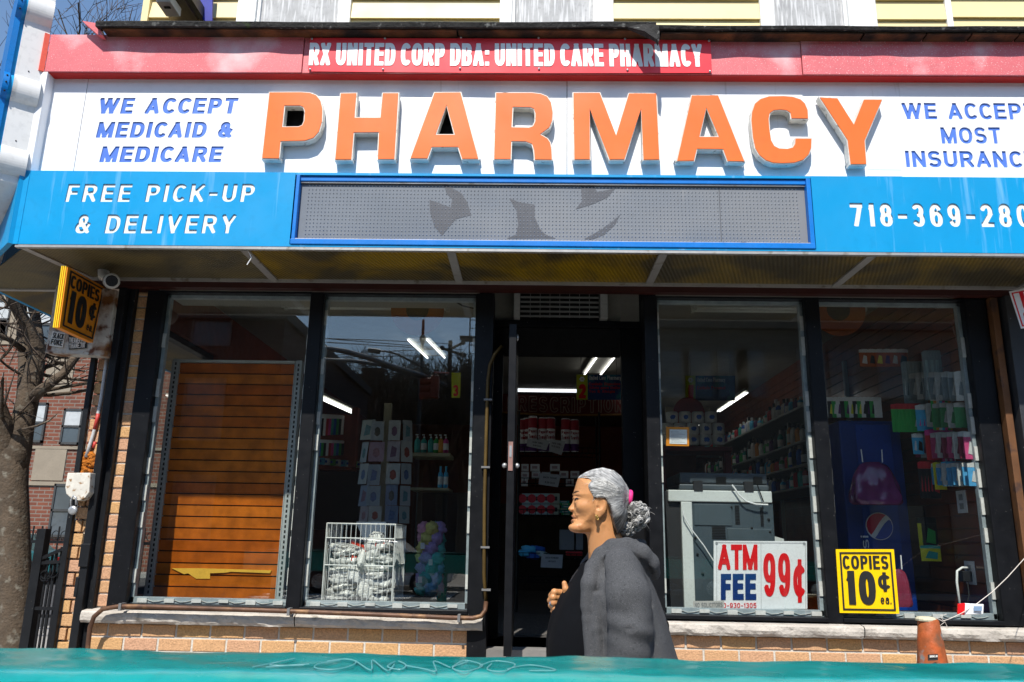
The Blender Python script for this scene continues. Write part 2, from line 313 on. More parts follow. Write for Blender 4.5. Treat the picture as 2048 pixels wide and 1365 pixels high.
def glyph(ch, wd, wt, res=46):
    """outlines of one glyph, cap height 1: list of closed loops, and its advance width"""
    key = (ch, round(wd, 3), round(wt, 3))
    if key in _GC: return _GC[key]
    if ch not in GL: ch = ch.upper() if ch.upper() in GL else '-'
    rel, st = GL[ch]; W = max(wt, wd * rel); low = ch in 'pgy,'
    y0c, y1c = (-.34, 1.0) if low else (0.0, 1.0)
    tx = lambda x: wt / 2 + x * (W - wt)
    vt = wt * .92; ty = lambda y: vt / 2 + y * (1 - vt)
    h = 1.0 / res; xs = np.arange(-2.5 * h, W + 2.5 * h, h); ys = np.arange(y0c - 2.5 * h, y1c + 2.5 * h, h)
    Xg, Yg = np.meshgrid(xs, ys, indexing='ij'); D = np.full(Xg.shape, 9.0)
    for cap, pts in st:
        pts = [(tx(x), ty(y)) for x, y in pts]; n = len(pts)
        for i in range(n - 1):
            (ax, ay), (bx, by) = pts[i], pts[i + 1]; L = math.hypot(bx - ax, by - ay)
            if L < 1e-6: continue
            ux, uy = (bx - ax) / L, (by - ay) / L; al = (Xg - ax) * ux + (Yg - ay) * uy; pe = np.abs((Xg - ax) * -uy + (Yg - ay) * ux)
            t0 = -wt / 2 if (cap == 's' and i == 0) else 0; t1 = L + (wt / 2 if (cap == 's' and i == n - 2) else 0)
            thick = wt * (abs(uy) + .92 * abs(ux)) / (abs(ux) + abs(uy)) / 2
            D = np.minimum(D, np.maximum(pe - thick, np.maximum(t0 - al, al - t1)))
            if 0 < i: D = np.minimum(D, np.hypot(Xg - ax, Yg - ay) - thick)
    D = np.maximum(D, np.maximum(y0c - Yg, Yg - y1c)); D = np.maximum(D, np.maximum(-Xg, Xg - W))
    nx, ny = D.shape; seg = {}
    ins = D < 0
    def cr(a, b): 
        (i, j), (k, l) = a, b; t = D[i, j] / (D[i, j] - D[k, l]); return (xs[i] + (xs[k] - xs[i]) * t, ys[j] + (ys[l] - ys[j]) * t)
    nxt = {}; pos = {}
    for i in range(nx - 1):
        for j in range(ny - 1):
            c = [(i, j), (i + 1, j), (i + 1, j + 1), (i, j + 1)]; s_ = [ins[q] for q in c]
            if all(s_) or not any(s_): continue
            ent, ext = [], []
            for e in range(4):
                a, b = c[e], c[(e + 1) % 4]
                if s_[e] != s_[(e + 1) % 4]:
                    k = (min(a, b), max(a, b)); pos[k] = cr(*k); (ext if s_[e] else ent).append((e, k))
            for (e, k) in ext:
                q = min(ent, key=lambda z: (z[0] - e) % 4) if len(ent) > 1 else ent[0]
                nxt[k] = q[1]
    loops = []
    while nxt:
        k0, k1 = nxt.popitem(); lp = [k0]; k = k1
        while k != k0 and k in nxt: lp.append(k); k = nxt.pop(k)
        pt = [pos[q] for q in lp]; keep = list(range(len(pt)))
        def dp(a, b):
            if b - a < 2: return []
            (ax, ay), (bx, by) = pt[a], pt[b % len(pt)]; L = math.hypot(bx - ax, by - ay) or 1e-9
            best, bi = 0, -1
            for q in range(a + 1, b):
                d_ = abs((pt[q][0] - ax) * (by - ay) - (pt[q][1] - ay) * (bx - ax)) / L if L > 1e-6 else math.hypot(pt[q][0] - ax, pt[q][1] - ay)
                if d_ > best: best, bi = d_, q
            return dp(a, bi) + [bi] + dp(bi, b) if best > h * .22 else []
        n = len(pt); far = max(range(n), key=lambda q: math.hypot(pt[q][0] - pt[0][0], pt[q][1] - pt[0][1]))
        ix = [0] + dp(0, far) + [far] + dp(far, n)
        if len(ix) > 2: loops.append([pt[q] for q in ix])
    _GC[key] = (loops, W); return _GC[key]
def fill_loops(loops, ext=0.0):
    """solid between z = -ext and +ext over the even-odd inside of the loops"""
    from mathutils.geometry import delaunay_2d_cdt
    vs, es = [], []
    for l in loops:
        o = len(vs); n = len(l); vs += [Vector(p) for p in l]; es += [(o + i, o + (i + 1) % n) for i in range(n)]
    V, E_, F_, ov, oe, of = delaunay_2d_cdt(vs, es, [], 0, 1e-6)
    Va = np.array([(p.x, p.y) for p in V]); Fa = np.array([tuple(f) for f in F_ if len(f) == 3]); C = Va[Fa].mean(1); ins = np.zeros(len(C), bool)
    for l in loops:
        a = np.array(l); b_ = np.roll(a, -1, 0)
        for (x1, y1), (x2, y2) in zip(a, b_):
            if y1 == y2: continue
            hit = ((y1 > C[:, 1]) != (y2 > C[:, 1])) & (C[:, 0] < (x2 - x1) * (C[:, 1] - y1) / (y2 - y1) + x1); ins ^= hit
    F2 = [tuple(int(i) for i in f) for f in Fa[ins]]; n = len(V)
    v = [(p.x, p.y, -ext) for p in V] + [(p.x, p.y, ext) for p in V]
    cnt = {}
    for f in F2:
        for k in range(3): e = (f[k], f[(k + 1) % 3]); cnt[e] = cnt.get(e, 0) + 1
    f = [t[::-1] for t in F2] + [tuple(i + n for i in t) for t in F2] + [(a, b_, b_ + n, a + n) for (a, b_) in cnt if (b_, a) not in cnt]
    return v, f
def text_loops(s, wd=.66, wt=.17, gap=.12, space=.38, italic=0.0):
    loops = []; x = 0
    for ch in s:
        if ch == ' ': x += space; continue
        lp, W = glyph(ch, wd, wt)
        a_ = [p[0] for l in lp for p in l]; W = max(a_) - min(a_); lp = [[(q[0] - min(a_), q[1]) for q in l] for l in lp]
        loops += [[(px + x + py * italic, py) for px, py in l] for l in lp]; x += W + gap
    return loops
def text_on(name, s, m, parent, ll, lr, ul, th=.004, **k):
    """lettering stretched to the parallelogram ll, lr, ul, standing th proud of it towards the viewer"""
    loops = text_loops(s, **k); a = [p for l in loops for p in l]
    x0, x1 = min(p[0] for p in a), max(p[0] for p in a); y0, y1 = min(p[1] for p in a), max(p[1] for p in a)
    v, f = fill_loops(loops, .5); ll, lr, ul = Vector(ll), Vector(lr), Vector(ul); U = lr - ll; V = ul - ll; n = U.cross(V).normalized()
    mb = MB(); mb.add([ll + U * ((x - x0) / (x1 - x0)) + V * ((y - y0) / (y1 - y0)) + n * (th * (z + .5)) for x, y, z in v], f)
    return build(name, mb, m, parent)
def text_px(name, s, m, parent, x0, yb0, x1, yb1, hpx, Y, **k):
    """lettering whose baseline runs from pixel (x0,yb0) to (x1,yb1) on the plane Y, hpx pixels tall"""
    ll = P(x0, yb0, Y); lr = P(x1, yb1, Y); z = P(x0, yb0 - hpx, Y).z
    return text_on(name, s, m, parent, ll, lr, Vector((ll.x, Y, z)), **k)
def plate_loops(mb, loops, Y0, Y1):
    """solid cut to outlines given as world (x, z), between the planes Y0 and Y1"""
    v, f = fill_loops(loops, .5); return mb.add([(x, Y0 + (Y1 - Y0) * (z + .5), y) for x, y, z in v], f)

# ================================================================== materials
m_white = mat('sign_white', (.84, .85, .87), .38, var=.03, vs=1.5, streak=((.55, .55, .52), 26, .66, .80), stain=((.45, .44, .42), 60, .74, .80), fine=.02)
m_blue = mat('sign_blue', (.0, .285, .60), .38, var=.07, vs=2.2, streak=((.14, .42, .74), 22, .60, .80), stain=((.75, .8, .85), 38, .755, .79), fine=.02)
m_bluedk = mat('frame_blue', (.0, .17, .58), .4, var=.08)
m_red = mat('sign_red', (.66, .15, .165), .45, var=.08, vs=2.5, stain=[((.78, .62, .63), 2.4, .56, .80), ((.75, .6, .6), 150, .60, .72)], streak=((.72, .5, .5), 9, .66, .8), fine=.03)
m_banner = mat('banner_red', (.86, .045, .06), .32, var=.07, vs=1.2, fine=.02)
m_textwhite = mat('letter_white', (.86, .86, .86), .4, var=.03, fine=.02)
m_cream = mat('letter_cream', (.80, .78, .72), .45, var=.06, vs=4, fine=.05)
m_textblue = mat('letter_blue', (.085, .19, .62), .4, var=.10, vs=1.2)
m_orange = mat('letter_orange', (.84, .165, .026), .36, var=.06, vs=1.4, fine=.025)
m_return = mat('letter_return', (.66, .64, .58), .45, metal=.1, var=.16, vs=12, stain=((.15, .13, .1), 22, .60, .72))
m_led = mat('led_black', (.075, .08, .095), .5, var=.10)
m_acryl = mat('scuffed_cover', (.145, .165, .195), .42, var=.10, vs=1.6, stain=((.21, .215, .225), .9, .45, .75), streak=((.30, .30, .30), 10, .66, .80), fine=.03)
m_dot = mat('led_dot', (.36, .38, .41), .3, var=.1)
m_alu = mat('aluminium_trim', (.42, .41, .39), .42, metal=.5, var=.12, stain=((.2, .17, .12), 14, .60, .74))
m_black = mat('black_frame', (.005, .0055, .007), .45, var=.3, vs=7, spec=.22, stain=((.22, .21, .20), 95, .715, .745))
m_blackmat = mat('black_matte', (.005, .005, .0055), .7, var=.25)
m_iron = mat('black_iron', (.010, .011, .013), .45, spec=.25, var=.25, stain=((.35, .34, .32), 70, .71, .75))
m_header = mat('header_brown', (.035, .006, .004), .5, var=.3, vs=3)
m_strip = mat('led_tape', (.36, .41, .44), .45, var=.2, vs=20)
m_module = mat('led_module', (.60, .60, .57), .45, var=.15, vs=30)
m_stone = mat('sill_stone', (.46, .42, .37), .85, var=.18, vs=7, bump=.9, bs=34, stain=((.26, .24, .2), 12, .60, .75))
m_mortar = mat('mortar', (.56, .53, .47), .95, var=.12, vs=14, bump=.5, bs=90)
m_brick = tintmat('facade_brick', (.60, .355, .155), (.56, .32, .20), bs=105, bump=.8, lo=.70, hi=1.14)
m_cond = mat('conduit_rust', (.105, .052, .030), .55, metal=.25, var=.35, vs=9, stain=((.24, .13, .06), 11, .55, .7))
m_cond2 = mat('conduit_yellow', (.10, .062, .015), .5, metal=.2, var=.3, vs=5)
m_galv = mat('galvanised', (.45, .46, .47), .4, metal=.6, var=.15)
m_tar = mat('tar_shingle', (.020, .019, .018), .95, var=.5, vs=12, bump=1, bs=50, stain=[((.17, .17, .16), 26, .60, .72), ((.05, .09, .01), 7, .66, .78)])
m_osb = mat('osb_board', (.13, .052, .018), .9, var=.5, vs=7, bump=.6, bs=40, stain=((.012, .009, .007), 4, .42, .62))
m_siding = mat('yellow_siding', (.80, .66, .34), .5, var=.04, vs=1.2, fine=.02)
m_vinyl = mat('white_vinyl', (.82, .82, .80), .45, var=.05, fine=.03)
m_screen = mat('insect_screen', (.42, .42, .42), .7, var=.25, vs=4, streak=((.66, .66, .66), 60, .5, .62), bump=.3, bs=400)
m_ceil = mat('interior_ceiling', (.33, .32, .285), .9, var=.08)
m_wood = mat('slatwall_wood', (.22, .05, .014), .35, var=.2, vs=5, streak=None, coat=.2)
m_wall_in = mat('interior_orange_wall', (.26, .055, .022), .6, var=.15)
m_dkwall = mat('interior_dark_wall', (.05, .045, .04), .8, var=.2)
m_tile = brickmat('floor_tile', (.05, .047, .045), (.062, .058, .055), (.02, .02, .02), .3, .3, .006, .2)
m_glass = glassmat('shop_glass', .085, (.96, .98, .97))
m_cementdk = mat('cement_dark', (.2, .19, .18), .9, var=.2)
m_walk = mat('sidewalk_concrete', (.30, .285, .265), .9, var=.12, vs=1.2, bump=.5, bs=60, stain=((.2, .19, .18), 6, .62, .75))
m_road = mat('asphalt', (.055, .055, .056), .9, var=.2, vs=2, bump=.6, bs=90, stain=((.09, .09, .09), 1.1, .55, .7))
m_paint = mat('road_paint', (.62, .62, .58), .8, var=.12, stain=((.12, .12, .12), 16, .60, .7))

def soffit_material():
    m = bpy.data.materials.new('soffit_mesh'); m.use_nodes = True; nt = m.node_tree; N = nt.nodes; L = nt.links; b = N['Principled BSDF']
    tc = N.new('ShaderNodeTexCoord'); mp = N.new('ShaderNodeMapping'); mp.inputs['Rotation'].default_value = (0, 0, rad(18)); L.new(tc.outputs['Object'], mp.inputs[0])
    wv = N.new('ShaderNodeTexWave'); wv.inputs['Scale'].default_value = 13; wv.inputs['Distortion'].default_value = .8; wv.inputs['Detail'].default_value = 1; L.new(mp.outputs[0], wv.inputs[0])
    vo = N.new('ShaderNodeTexVoronoi'); vo.inputs['Scale'].default_value = 130; L.new(tc.outputs['Object'], vo.inputs['Vector'])
    no = N.new('ShaderNodeTexNoise'); no.inputs['Scale'].default_value = 1.9; no.inputs['Detail'].default_value = 5; no.inputs['Distortion'].default_value = .8; L.new(tc.outputs['Object'], no.inputs['Vector'])
    at = N.new('ShaderNodeObjectInfo')
    def mix(f, a, c, bl='MIX'):
        x = N.new('ShaderNodeMix'); x.data_type = 'RGBA'; x.blend_type = bl
        for s, v in ((x.inputs[0], f), (x.inputs[6], a), (x.inputs[7], c)):
            if hasattr(v, 'links') or hasattr(v, 'is_linked'): L.new(v, s)
            elif isinstance(v, tuple): s.default_value = (*v, 1)
            else: s.default_value = v
        return x.outputs[2]
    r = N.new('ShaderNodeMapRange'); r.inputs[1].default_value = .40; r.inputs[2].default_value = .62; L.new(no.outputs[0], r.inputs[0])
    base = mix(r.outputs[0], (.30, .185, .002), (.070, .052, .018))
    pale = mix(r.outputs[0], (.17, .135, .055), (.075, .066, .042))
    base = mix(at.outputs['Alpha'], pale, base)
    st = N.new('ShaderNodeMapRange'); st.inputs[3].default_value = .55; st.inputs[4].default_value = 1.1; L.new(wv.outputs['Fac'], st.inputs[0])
    base = mix(.75, base, st.outputs[0], 'MULTIPLY')
    hl = N.new('ShaderNodeMapRange'); hl.inputs[1].default_value = .2; hl.inputs[2].default_value = .45; hl.inputs[3].default_value = .45; hl.inputs[4].default_value = 1.0; L.new(vo.outputs['Distance'], hl.inputs[0])
    base = mix(.8, base, hl.outputs[0], 'MULTIPLY')
    L.new(base, b.inputs[0]); b.inputs['Roughness'].default_value = .5; b.inputs['Metallic'].default_value = .1
    bp = N.new('ShaderNodeBump'); bp.inputs['Strength'].default_value = .6; bp.inputs['Distance'].default_value = .006; L.new(wv.outputs['Fac'], bp.inputs['Height']); L.new(bp.outputs[0], b.inputs['Normal'])
    return m
m_soffit = soffit_material()

# ================================================================== ground
g = MB().box(-300, 300, -300, 300, -.30, -.153); struct('ground', g, mat('earth', (.12, .11, .1), .95))
g = MB().box(-120, 120, -19, -5.4, -.2, -.12).box(-60, -7.2, -5.4, 22.5, -.2, -.12).box(-14, -7.2, -120, -19, -.2, -.12); struct('road', g, m_road)
g = MB().box(-7.2, 60, -5.4, 40, -.15, 0.0).box(-60, -7.2, 22.5, 60, -.15, 0.0).box(-7.2, 60, -60, -19, -.15, 0.0).box(-60, -14, -60, -19, -.15, 0.0); struct('sidewalk', g, m_walk)
g = MB()
for i in range(9): g.box(-6.4 + .62 * i * 1.6, -6.4 + .62 * i * 1.6 + .45, -18.6, -15.6, -.119, -.115)
for i in range(8): g.box(-13.6, -10.4, -14.6 + i * 1.05, -14.6 + i * 1.05 + .45, -.119, -.115)
for i in range(9): g.box(-6.9, -3.9, -17.8 + i * 1.15, -17.3 + i * 1.15, -.119, -.115)
struct('crosswalk', g, m_paint)

# ================================================================== the pharmacy building
FL = .74                                           # shop floor
bld = thing('pharmacy_building', 'brick storefront with black framed windows and pale yellow siding above the sign', 'building', (0, .2, 0))
GX = [(-2.505, -1.495), (-1.41, -.37), (.84, 1.83), (1.92, 2.885)]    # the four panes
ZB, ZT = .985, 3.0

def bricks(mb, x0, x1, y0, y1, z0, z1, off=0.0, pitch=.213, row=.0815, joint=.012, side=None):
    """real bricks proud of a mortar core; the face looks to -Y"""
    n = 0; z = z0
    while z < z1 - .01:
        x = x0 - (pitch / 2 if (n % 2) else 0) - off
        while x < x1:
            a, b_ = max(x, x0), min(x + pitch - joint, x1)
            if b_ - a > .02:
                mb.tint = random.random(); j = random.uniform(-.0025, .0025)
                mb.box(a, b_, y0 + j, y1, z + joint / 2, min(z + row - joint / 2, z1))
            x += pitch
        z += row; n += 1
    mb.tint = .5; return mb
YB = -.045
for (x0, x1, of) in ((-2.74, -.285, .06), (.865, 3.02, .11)):
    build('brick_base', bricks(MB(), x0, x1, YB, YB + .06, .849 - 11 * .0815 + .0, .846, of), m_brick, bld, bev=.004)
    build('mortar', MB().box(x0 + .004, x1 - .004, YB + .006, .12, 0, .850), m_mortar, bld)
for (x0, x1, cuts) in ((-2.745, -.27, (-1.42,)), (.85, 3.05, (2.02,))):
    xs_ = [x0, *cuts, x1]
    for a, b_ in zip(xs_, xs_[1:]):
        nu = max(6, int((b_ - a) / .03)); mb = MB()
        def fn(u, v, a=a, b_=b_):                  # sloped top, rough split face, underside
            x = a + .003 + (b_ - a - .006) * u
            prof = [(.10, .936), (-.03, .930), (-.098, .921), (-.108, .912), (-.112, .89), (-.108, .868), (-.098, .852), (.10, .851)]
            y, z = prof[int(round(v * 7))]
            k = (noise.noise(Vector((x * 9, z * 22, 3))) * .011 + noise.noise(Vector((x * 30, z * 50, 9))) * .004) if .3 < v < .95 else 0
            return (x, y + k, z + (k * .4 if .3 < v < .95 else 0))
        mb.grid(fn, nu, 7)
        build('sill', mb, m_stone, bld, smooth=False)
# corner brickwork, left of the windows
pier = MB(); bricks(pier, -2.905, -2.795, -.03, .3, 0.0, 2.98, .05)
bricks(pier, -2.705, -2.625, -.005, .3, .935, 3.0, .03)
build('brick_pier', pier, m_brick, bld, bev=.004)
build('mortar', MB().box(-2.90, -2.63, .004, .34, 0, 3.0), m_mortar, bld)
# shutter guide posts
gp = MB(); gp.box(-2.795, -2.745, -.10, .0, 0, 3.04); gp.box(-2.745, -2.705, -.05, .0, 0, 3.04); gp.box(-2.807, -2.785, -.105, -.06, 1.0, 1.12); gp.box(-2.80, -2.74, -.112, -.10, 1.18, 1.32); build('shutter_guide', gp, m_iron, bld, bev=.004)
gp = MB(); gp.box(-2.94, -2.905, -.065, -.03, 0, 2.62); build('shutter_guide', gp, m_iron, bld, bev=.004)
# header beam under the soffit
build('header_beam', MB().box(-3.0, 3.3, -.13, -.07, 3.002, 3.045), m_header, bld)
# windows
def window(k, x0, x1):
    f = MB(); e = .035 if k in (0, 2) else .045
    lft = .115 if k == 0 else .0
    f.box(x0 - lft, x0, -.05, .07, .935, 3.0) if lft else None
    f.box(x0, x1, -.05, .07, .937, ZB - .022)       # bottom rail
    f.box(x0, x1, -.065, -.05, .94, .962)           # glazing stop
    f.box(x0, x1, -.05, .07, ZT - .012, ZT).box(x0, x0 + .004, -.05, -.003, .94, ZT).box(x1 - .004, x1, -.05, -.003, .94, ZT)
    fr = build('window', f, m_black, bld, bev=.003)
    s = MB()
    for (a, b_, c, d) in ((x0, x0 + .024, ZB - .02, ZT - .012), (x1 - .024, x1, ZB - .02, ZT - .012)): s.box(a, b_, .012, .05, c, d)
    s.box(x0, x1, .012, .05, ZB - .022, ZB + .016); s.box(x0, x1, .012, .05, ZT - .035, ZT - .012)
    build('inner_trim', s, m_strip, fr, bev=.002)
    md = []; wi = MB()                              # string of light modules stapled round the pane, with its wire
    z = ZB + .1
    while z < ZT - .1:
        for xx, sg in ((x0 + .012, 1), (x1 - .012, -1)):
            if random.random() < .8: md.append(MB().box(xx - .011, xx + .011, .002, .012, z, z + .085 + random.random() * .05))
        z += .17
    x = x0 + .05
    while x < x1 - .08:
        md.append(MB().box(x, x + .062, .001, .012, ZB - .016 + random.uniform(-.004, .006), ZB + .008))
        if x + .17 < x1 - .05: wi.tube([(x + .06, .008, ZB), (x + .10, .006, ZB - .012), (x + .14, .006, ZB - .008), (x + .17, .008, ZB - .002)], .0022, 5)
        x += .172
    for q in md: build('light_module', q, m_module, fr)
    build('module_wire', wi, m_module, fr)
    build('pane', MB().box(x0, x1, .0, .004, ZB - .022, ZT - .01), m_glass, fr)
    return fr
for k, (a, b_) in enumerate(GX): window(k, a, b_)
ml = MB().box(-1.495, -1.41, -.055, .08, .935, 3.0); build('mullion', ml, m_black, bld, bev=.004)
ml = MB().box(1.83, 1.92, -.055, .08, .935, 3.0); build('mullion', ml, m_black, bld, bev=.004)
ml = MB().box(-.37, -.25, -.06, .10, 0, 3.0); build('door_jamb', ml, m_black, bld, bev=.004)
ml = MB().box(.755, .84, -.06, .10, 0, 3.0); build('door_jamb', ml, m_black, bld, bev=.004)
ml = MB().box(2.885, 3.02, -.055, .10, .936, 3.0); build('end_post', ml, m_black, bld, bev=.004)
# door recess
build('recess_wall', MB().box(-.36, -.275, .10, .5, 0, 3.3), m_blackmat, bld); build('recess_wall', MB().box(.80, .86, .10, .5, 0, 3.3), m_blackmat, bld)
build('threshold', MB().box(-.275, .80, -.05, .62, 0, FL), m_cementdk, bld)
build('entry_step', MB().box(-.25, .755, -.42, -.06, 0, .37), m_cementdk, bld)
dz = P(1130, 657, .5).z
fr = MB().box(-.275, -.20, .46, .54, FL, dz).box(.66, .80, .46, .54, FL, dz).box(-.275, .80, .45, .55, dz, dz + .045); build('door_frame', fr, m_black, bld, bev=.003)
hd = MB().box(-.2, .66, .52, .60, P(1130, 712, .55).z, dz); build('transom_bar', hd, m_blackmat, bld)
tz = P(1130, 585, .5).z
tr2 = MB().box(-.275, -.10, .50, .53, dz + .045, 3.3); tr = MB().box(.52, .66, .50, .53, dz + .045, 3.3); build('transom_panel', tr2, mat('transom_beige', (.30, .285, .24), .7), bld); build('transom_panel', tr, mat('transom_beige', (.42, .40, .34), .7), bld)
# door leaf, swung out square to the shop front
dl = build('door', MB().box(-.135, -.09, -.40, .46, FL + .01, P(1022, 648, -.4).z), m_black, bld, bev=.003)
lk = MB().box(-.127, -.100, -.406, -.399, P(1020, 942, -.4).z, P(1020, 884, -.4).z); build('lock_plate', lk, mat('brass_pink', (.62, .36, .30), .35, metal=.7), dl)
lk = MB().box(-.121, -.107, -.409, -.405, P(1020, 915, -.4).z, P(1020, 892, -.4).z); build('latch', lk, m_galv, dl)
lk = MB().ball((-.15, -.34, P(1020, 930, -.4).z), .016).ball((-.075, -.34, P(1020, 930, -.4).z), .016); build('knob', lk, m_galv, dl, smooth=True)
lk = MB().ball((-.085, -.3, P(1020, 668, -.4).z), (.008, .02, .022)); build('hinge', lk, m_galv, dl, smooth=True)
# interior shell
RY = 9.0
build('interior_floor', MB().box(-2.9, 3.1, .10, RY, FL - .05, FL), m_tile, bld)
build('display_floor', MB().box(-2.55, -.36, .08, .62, .80, .965), mat('display_floor_wood', (.03, .028, .027), .5), bld)
build('display_floor', MB().box(.86, 2.95, .08, .62, .80, .965), mat('display_floor_wood', (.03, .028, .027), .5), bld)
build('interior_ceiling', MB().box(-2.9, 3.1, .12, RY, 3.36, 3.42), m_ceil, bld)
build('ceiling_drop', MB().box(-2.62, -.36, .10, .50, 3.055, 3.36), m_ceil, bld)
build('ceiling_drop', MB().box(.86, 2.95, .10, .34, 3.07, 3.36), m_ceil, bld)
build('interior_wall', MB().box(-2.87, -2.82, 1.75, RY, FL, 3.36).box(-2.87, -2.82, .25, 1.75, FL, .95).box(-2.87, -2.82, .25, 1.75, 2.95, 3.36), m_wall_in, bld)
build('interior_wall', MB().box(-2.9, 3.1, RY, RY + .1, FL, 3.36), m_wall_in, bld)
sw = MB(); z = FL
while z < 3.3: sw.box(2.935, 2.96, .12, RY, z + .004, min(3.34, z + .082)); z += .086
sw.box(2.955, 3.02, .12, RY, FL, 3.36); build('interior_slat_wall', sw, m_wood, bld)
sf = build('window', MB().box(-2.93, -2.86, .3, .36, .95, 2.95).box(-2.93, -2.86, 1.69, 1.75, .95, 2.95).box(-2.93, -2.86, .36, 1.69, .95, 1.0).box(-2.93, -2.86, .36, 1.69, 2.9, 2.95), m_black, bld)
build('pane', MB().box(-2.90, -2.895, .36, 1.69, 1.0, 2.9), m_glass, sf)
# side and upper walls
build('side_wall', MB().box(3.1, 3.2, .15, RY + .2, 0, 4.6), MATS['side_brick'] if 'side_brick' in MATS else brickmat('side_brick', (.36, .18, .09), (.30, .16, .09), (.35, .33, .3), .213, .08), bld)
build('side_wall', MB().box(-2.93, -2.87, 1.75, RY + .2, 0, 4.6).box(-2.93, -2.87, .3, 1.75, 0, .95).box(-2.93, -2.87, .3, 1.75, 2.95, 4.6), MATS['side_brick'], bld)
WX0, WX1 = P(303, 20, 0).x, 6.0
wins = [(P(478, 30, 0).x, P(703, 30, 0).x, P(515, 30, 0).x, P(683, 30, 0).x), (P(1000, 30, 0).x, P(1226, 30, 0).x, P(1024, 30, 0).x, P(1193, 30, 0).x), (P(1517, 30, 0).x, P(1748, 30, 0).x, P(1541, 30, 0).x, P(1692, 30, 0).x)]
build('upper_wall', MB().box(WX0 + .02, WX1, .02, .2, 4.5, 8.2), mat('sheathing', (.5, .45, .3), .8), bld)
sids = [MB() for _ in range(5)]; zb0 = P(1300, 42, 0).z; zp = P(1300, 3, 0).z - zb0; edges = [WX0] + [q for a in wins for q in a[:2]] + [P(1888, 30, 0).x]
z = zb0 - 2 * zp
while z < 8.0:
    for ks, (a, b_) in enumerate(zip(edges[::2], edges[1::2])):
        sids[ks].hexa([(a, -.028, z), (b_, -.028, z), (b_, .02, z), (a, .02, z), (a, -.006, z + zp - .002), (b_, -.006, z + zp - .002), (b_, .02, z + zp - .002), (a, .02, z + zp - .002)])
    a, b_ = P(1900, 30, 0).x, WX1
    sids[4].hexa([(a, -.028, z + .02), (b_, -.028, z + .02), (b_, .02, z + .02), (a, .02, z + .02), (a, -.006, z + zp + .018), (b_, -.006, z + zp + .018), (b_, .02, z + zp + .018), (a, .02, z + zp + .018)])
    z += zp
for sid in sids: build('siding', sid, m_siding, bld)
build('corner_trim', MB().box(P(1888, 30, 0).x, P(1900, 30, 0).x, -.032, .02, 4.55, 8.0), m_vinyl, bld)
build('corner_post', MB().box(WX0 - .05, WX0, -.04, .06, 4.5, 8.0), m_siding, bld)
for (a, b_, c, d) in wins:
    z0, z1 = 4.92, 6.5
    f = MB().box(a, c, -.045, .03, z0, z1).box(d, b_, -.045, .03, z0, z1).box(c, d, -.045, .03, z1 - .08, z1).box(c, d, -.05, .03, z0 - .02, z0 + .05)
    f.box(c, c + .025, -.02, .02, z0, z1).box(d - .025, d, -.02, .02, z0, z1)
    wf = build('window', f, m_vinyl, bld, bev=.004)
    build('screen', MB().grid(lambda u, v, c=c, d=d: (c + .025 + (d - c - .05) * u, .0 + .008 * noise.noise(Vector((u * 3, v * 6, c))), z0 + .05 + (z1 - z0 - .13) * v), 12, 20), m_screen, wf, smooth=True)
build('main_roof', MB().box(WX0 - .1, 6.2, -.25, RY, 8.2, 8.4), m_tar, bld)
# small tarred roof above the sign
def roofpart(mb, x0, x1, n, yf, zt, th, seed, dip=0.0):
    def fn(u, v):
        x = x0 + (x1 - x0) * u; k = noise.noise(Vector((x * 5, seed, v))) * .006; q = noise.noise(Vector((x * 1.1, seed, 0))) * .012 - dip * u
        pr = [(-.02, 4.93), (yf, zt + .012), (yf - .012, zt), (yf - .006, zt - th), (yf + .05, zt - th + .004)]
        y, z = pr[int(round(v * 4))]; return (x, y + (k if v > 0 else 0), z + (k + q if v > 0 else 0))
    return mb.grid(fn, n, 4)
RX0 = P(190, 60, -.83).x
zr = P(700, 47, -.83).z; zr2 = P(1700, 55, -.83).z
build('roof_edge', roofpart(roofpart(MB(), RX0, P(1312, 50, -.83).x, 110, -.83, zr, .030, 1.0), P(1312, 50, -.83).x, 4.6, 90, -.83, zr2, .018, 5.0), m_tar, bld)
ob = MB(); xs_ = [RX0 + .03] + [P(q, 60, -.8).x for q in (915, 1320, 1725, 1850, 1940, 2035)] + [4.6]
for i, (a, b_) in enumerate(zip(xs_, xs_[1:])):
    z = (zr if i < 2 else zr2) - .026
    ob.hexa([(a + .006, -.815, z - .012), (b_ - .006, -.815, z - .012), (b_ - .006, -.55, z - .02), (a + .006, -.55, z - .02), (a + .006, -.815, z), (b_ - .006, -.815, z), (b_ - .006, -.55, z + .01), (a + .006, -.55, z + .01)])
build('roof_board', ob, m_osb, bld)
q0 = [P(1255, 54, -.85), P(1290, 62, -.92), P(1312, 80, -.93), P(1317, 88, -.93), P(1320, 74, -.91), P(1318, 50, -.89), P(1290, 46, -.83)]
build('torn_flap', MB().slab(q0, (0, .03, .0)), m_tar, bld, bev=.006)
q0 = [P(164, 42, -.8), P(196, 47, -.8), P(205, 71, -.8), P(196, 70, -.8)]
build('flashing', MB().slab(q0, (0, .05, 0)), m_red, bld)

# ================================================================== the long sign over the shop front
sg = thing('storefront_sign', 'long pharmacy sign box with raised orange letters on white, red above and blue below', 'sign', (0, -.4, 3.05))
YF, YW = -.74, -.66
ZS = 3.07
zb1 = (P(300, 343, YF).z + P(1800, 354, YF).z) / 2           # top of the blue band
zr0 = (P(300, 144, YF).z + P(1000, 146, YF).z + P(1900, 152, YF).z) / 3
zr1 = P(1000, 72, YF).z
XL = P(52, 345, YF).x; XR = 4.4
build('sign_body', MB().box(XL + .05, XR, YW + .05, -.14, ZS + .01, zr1 - .02), m_blackmat, sg)
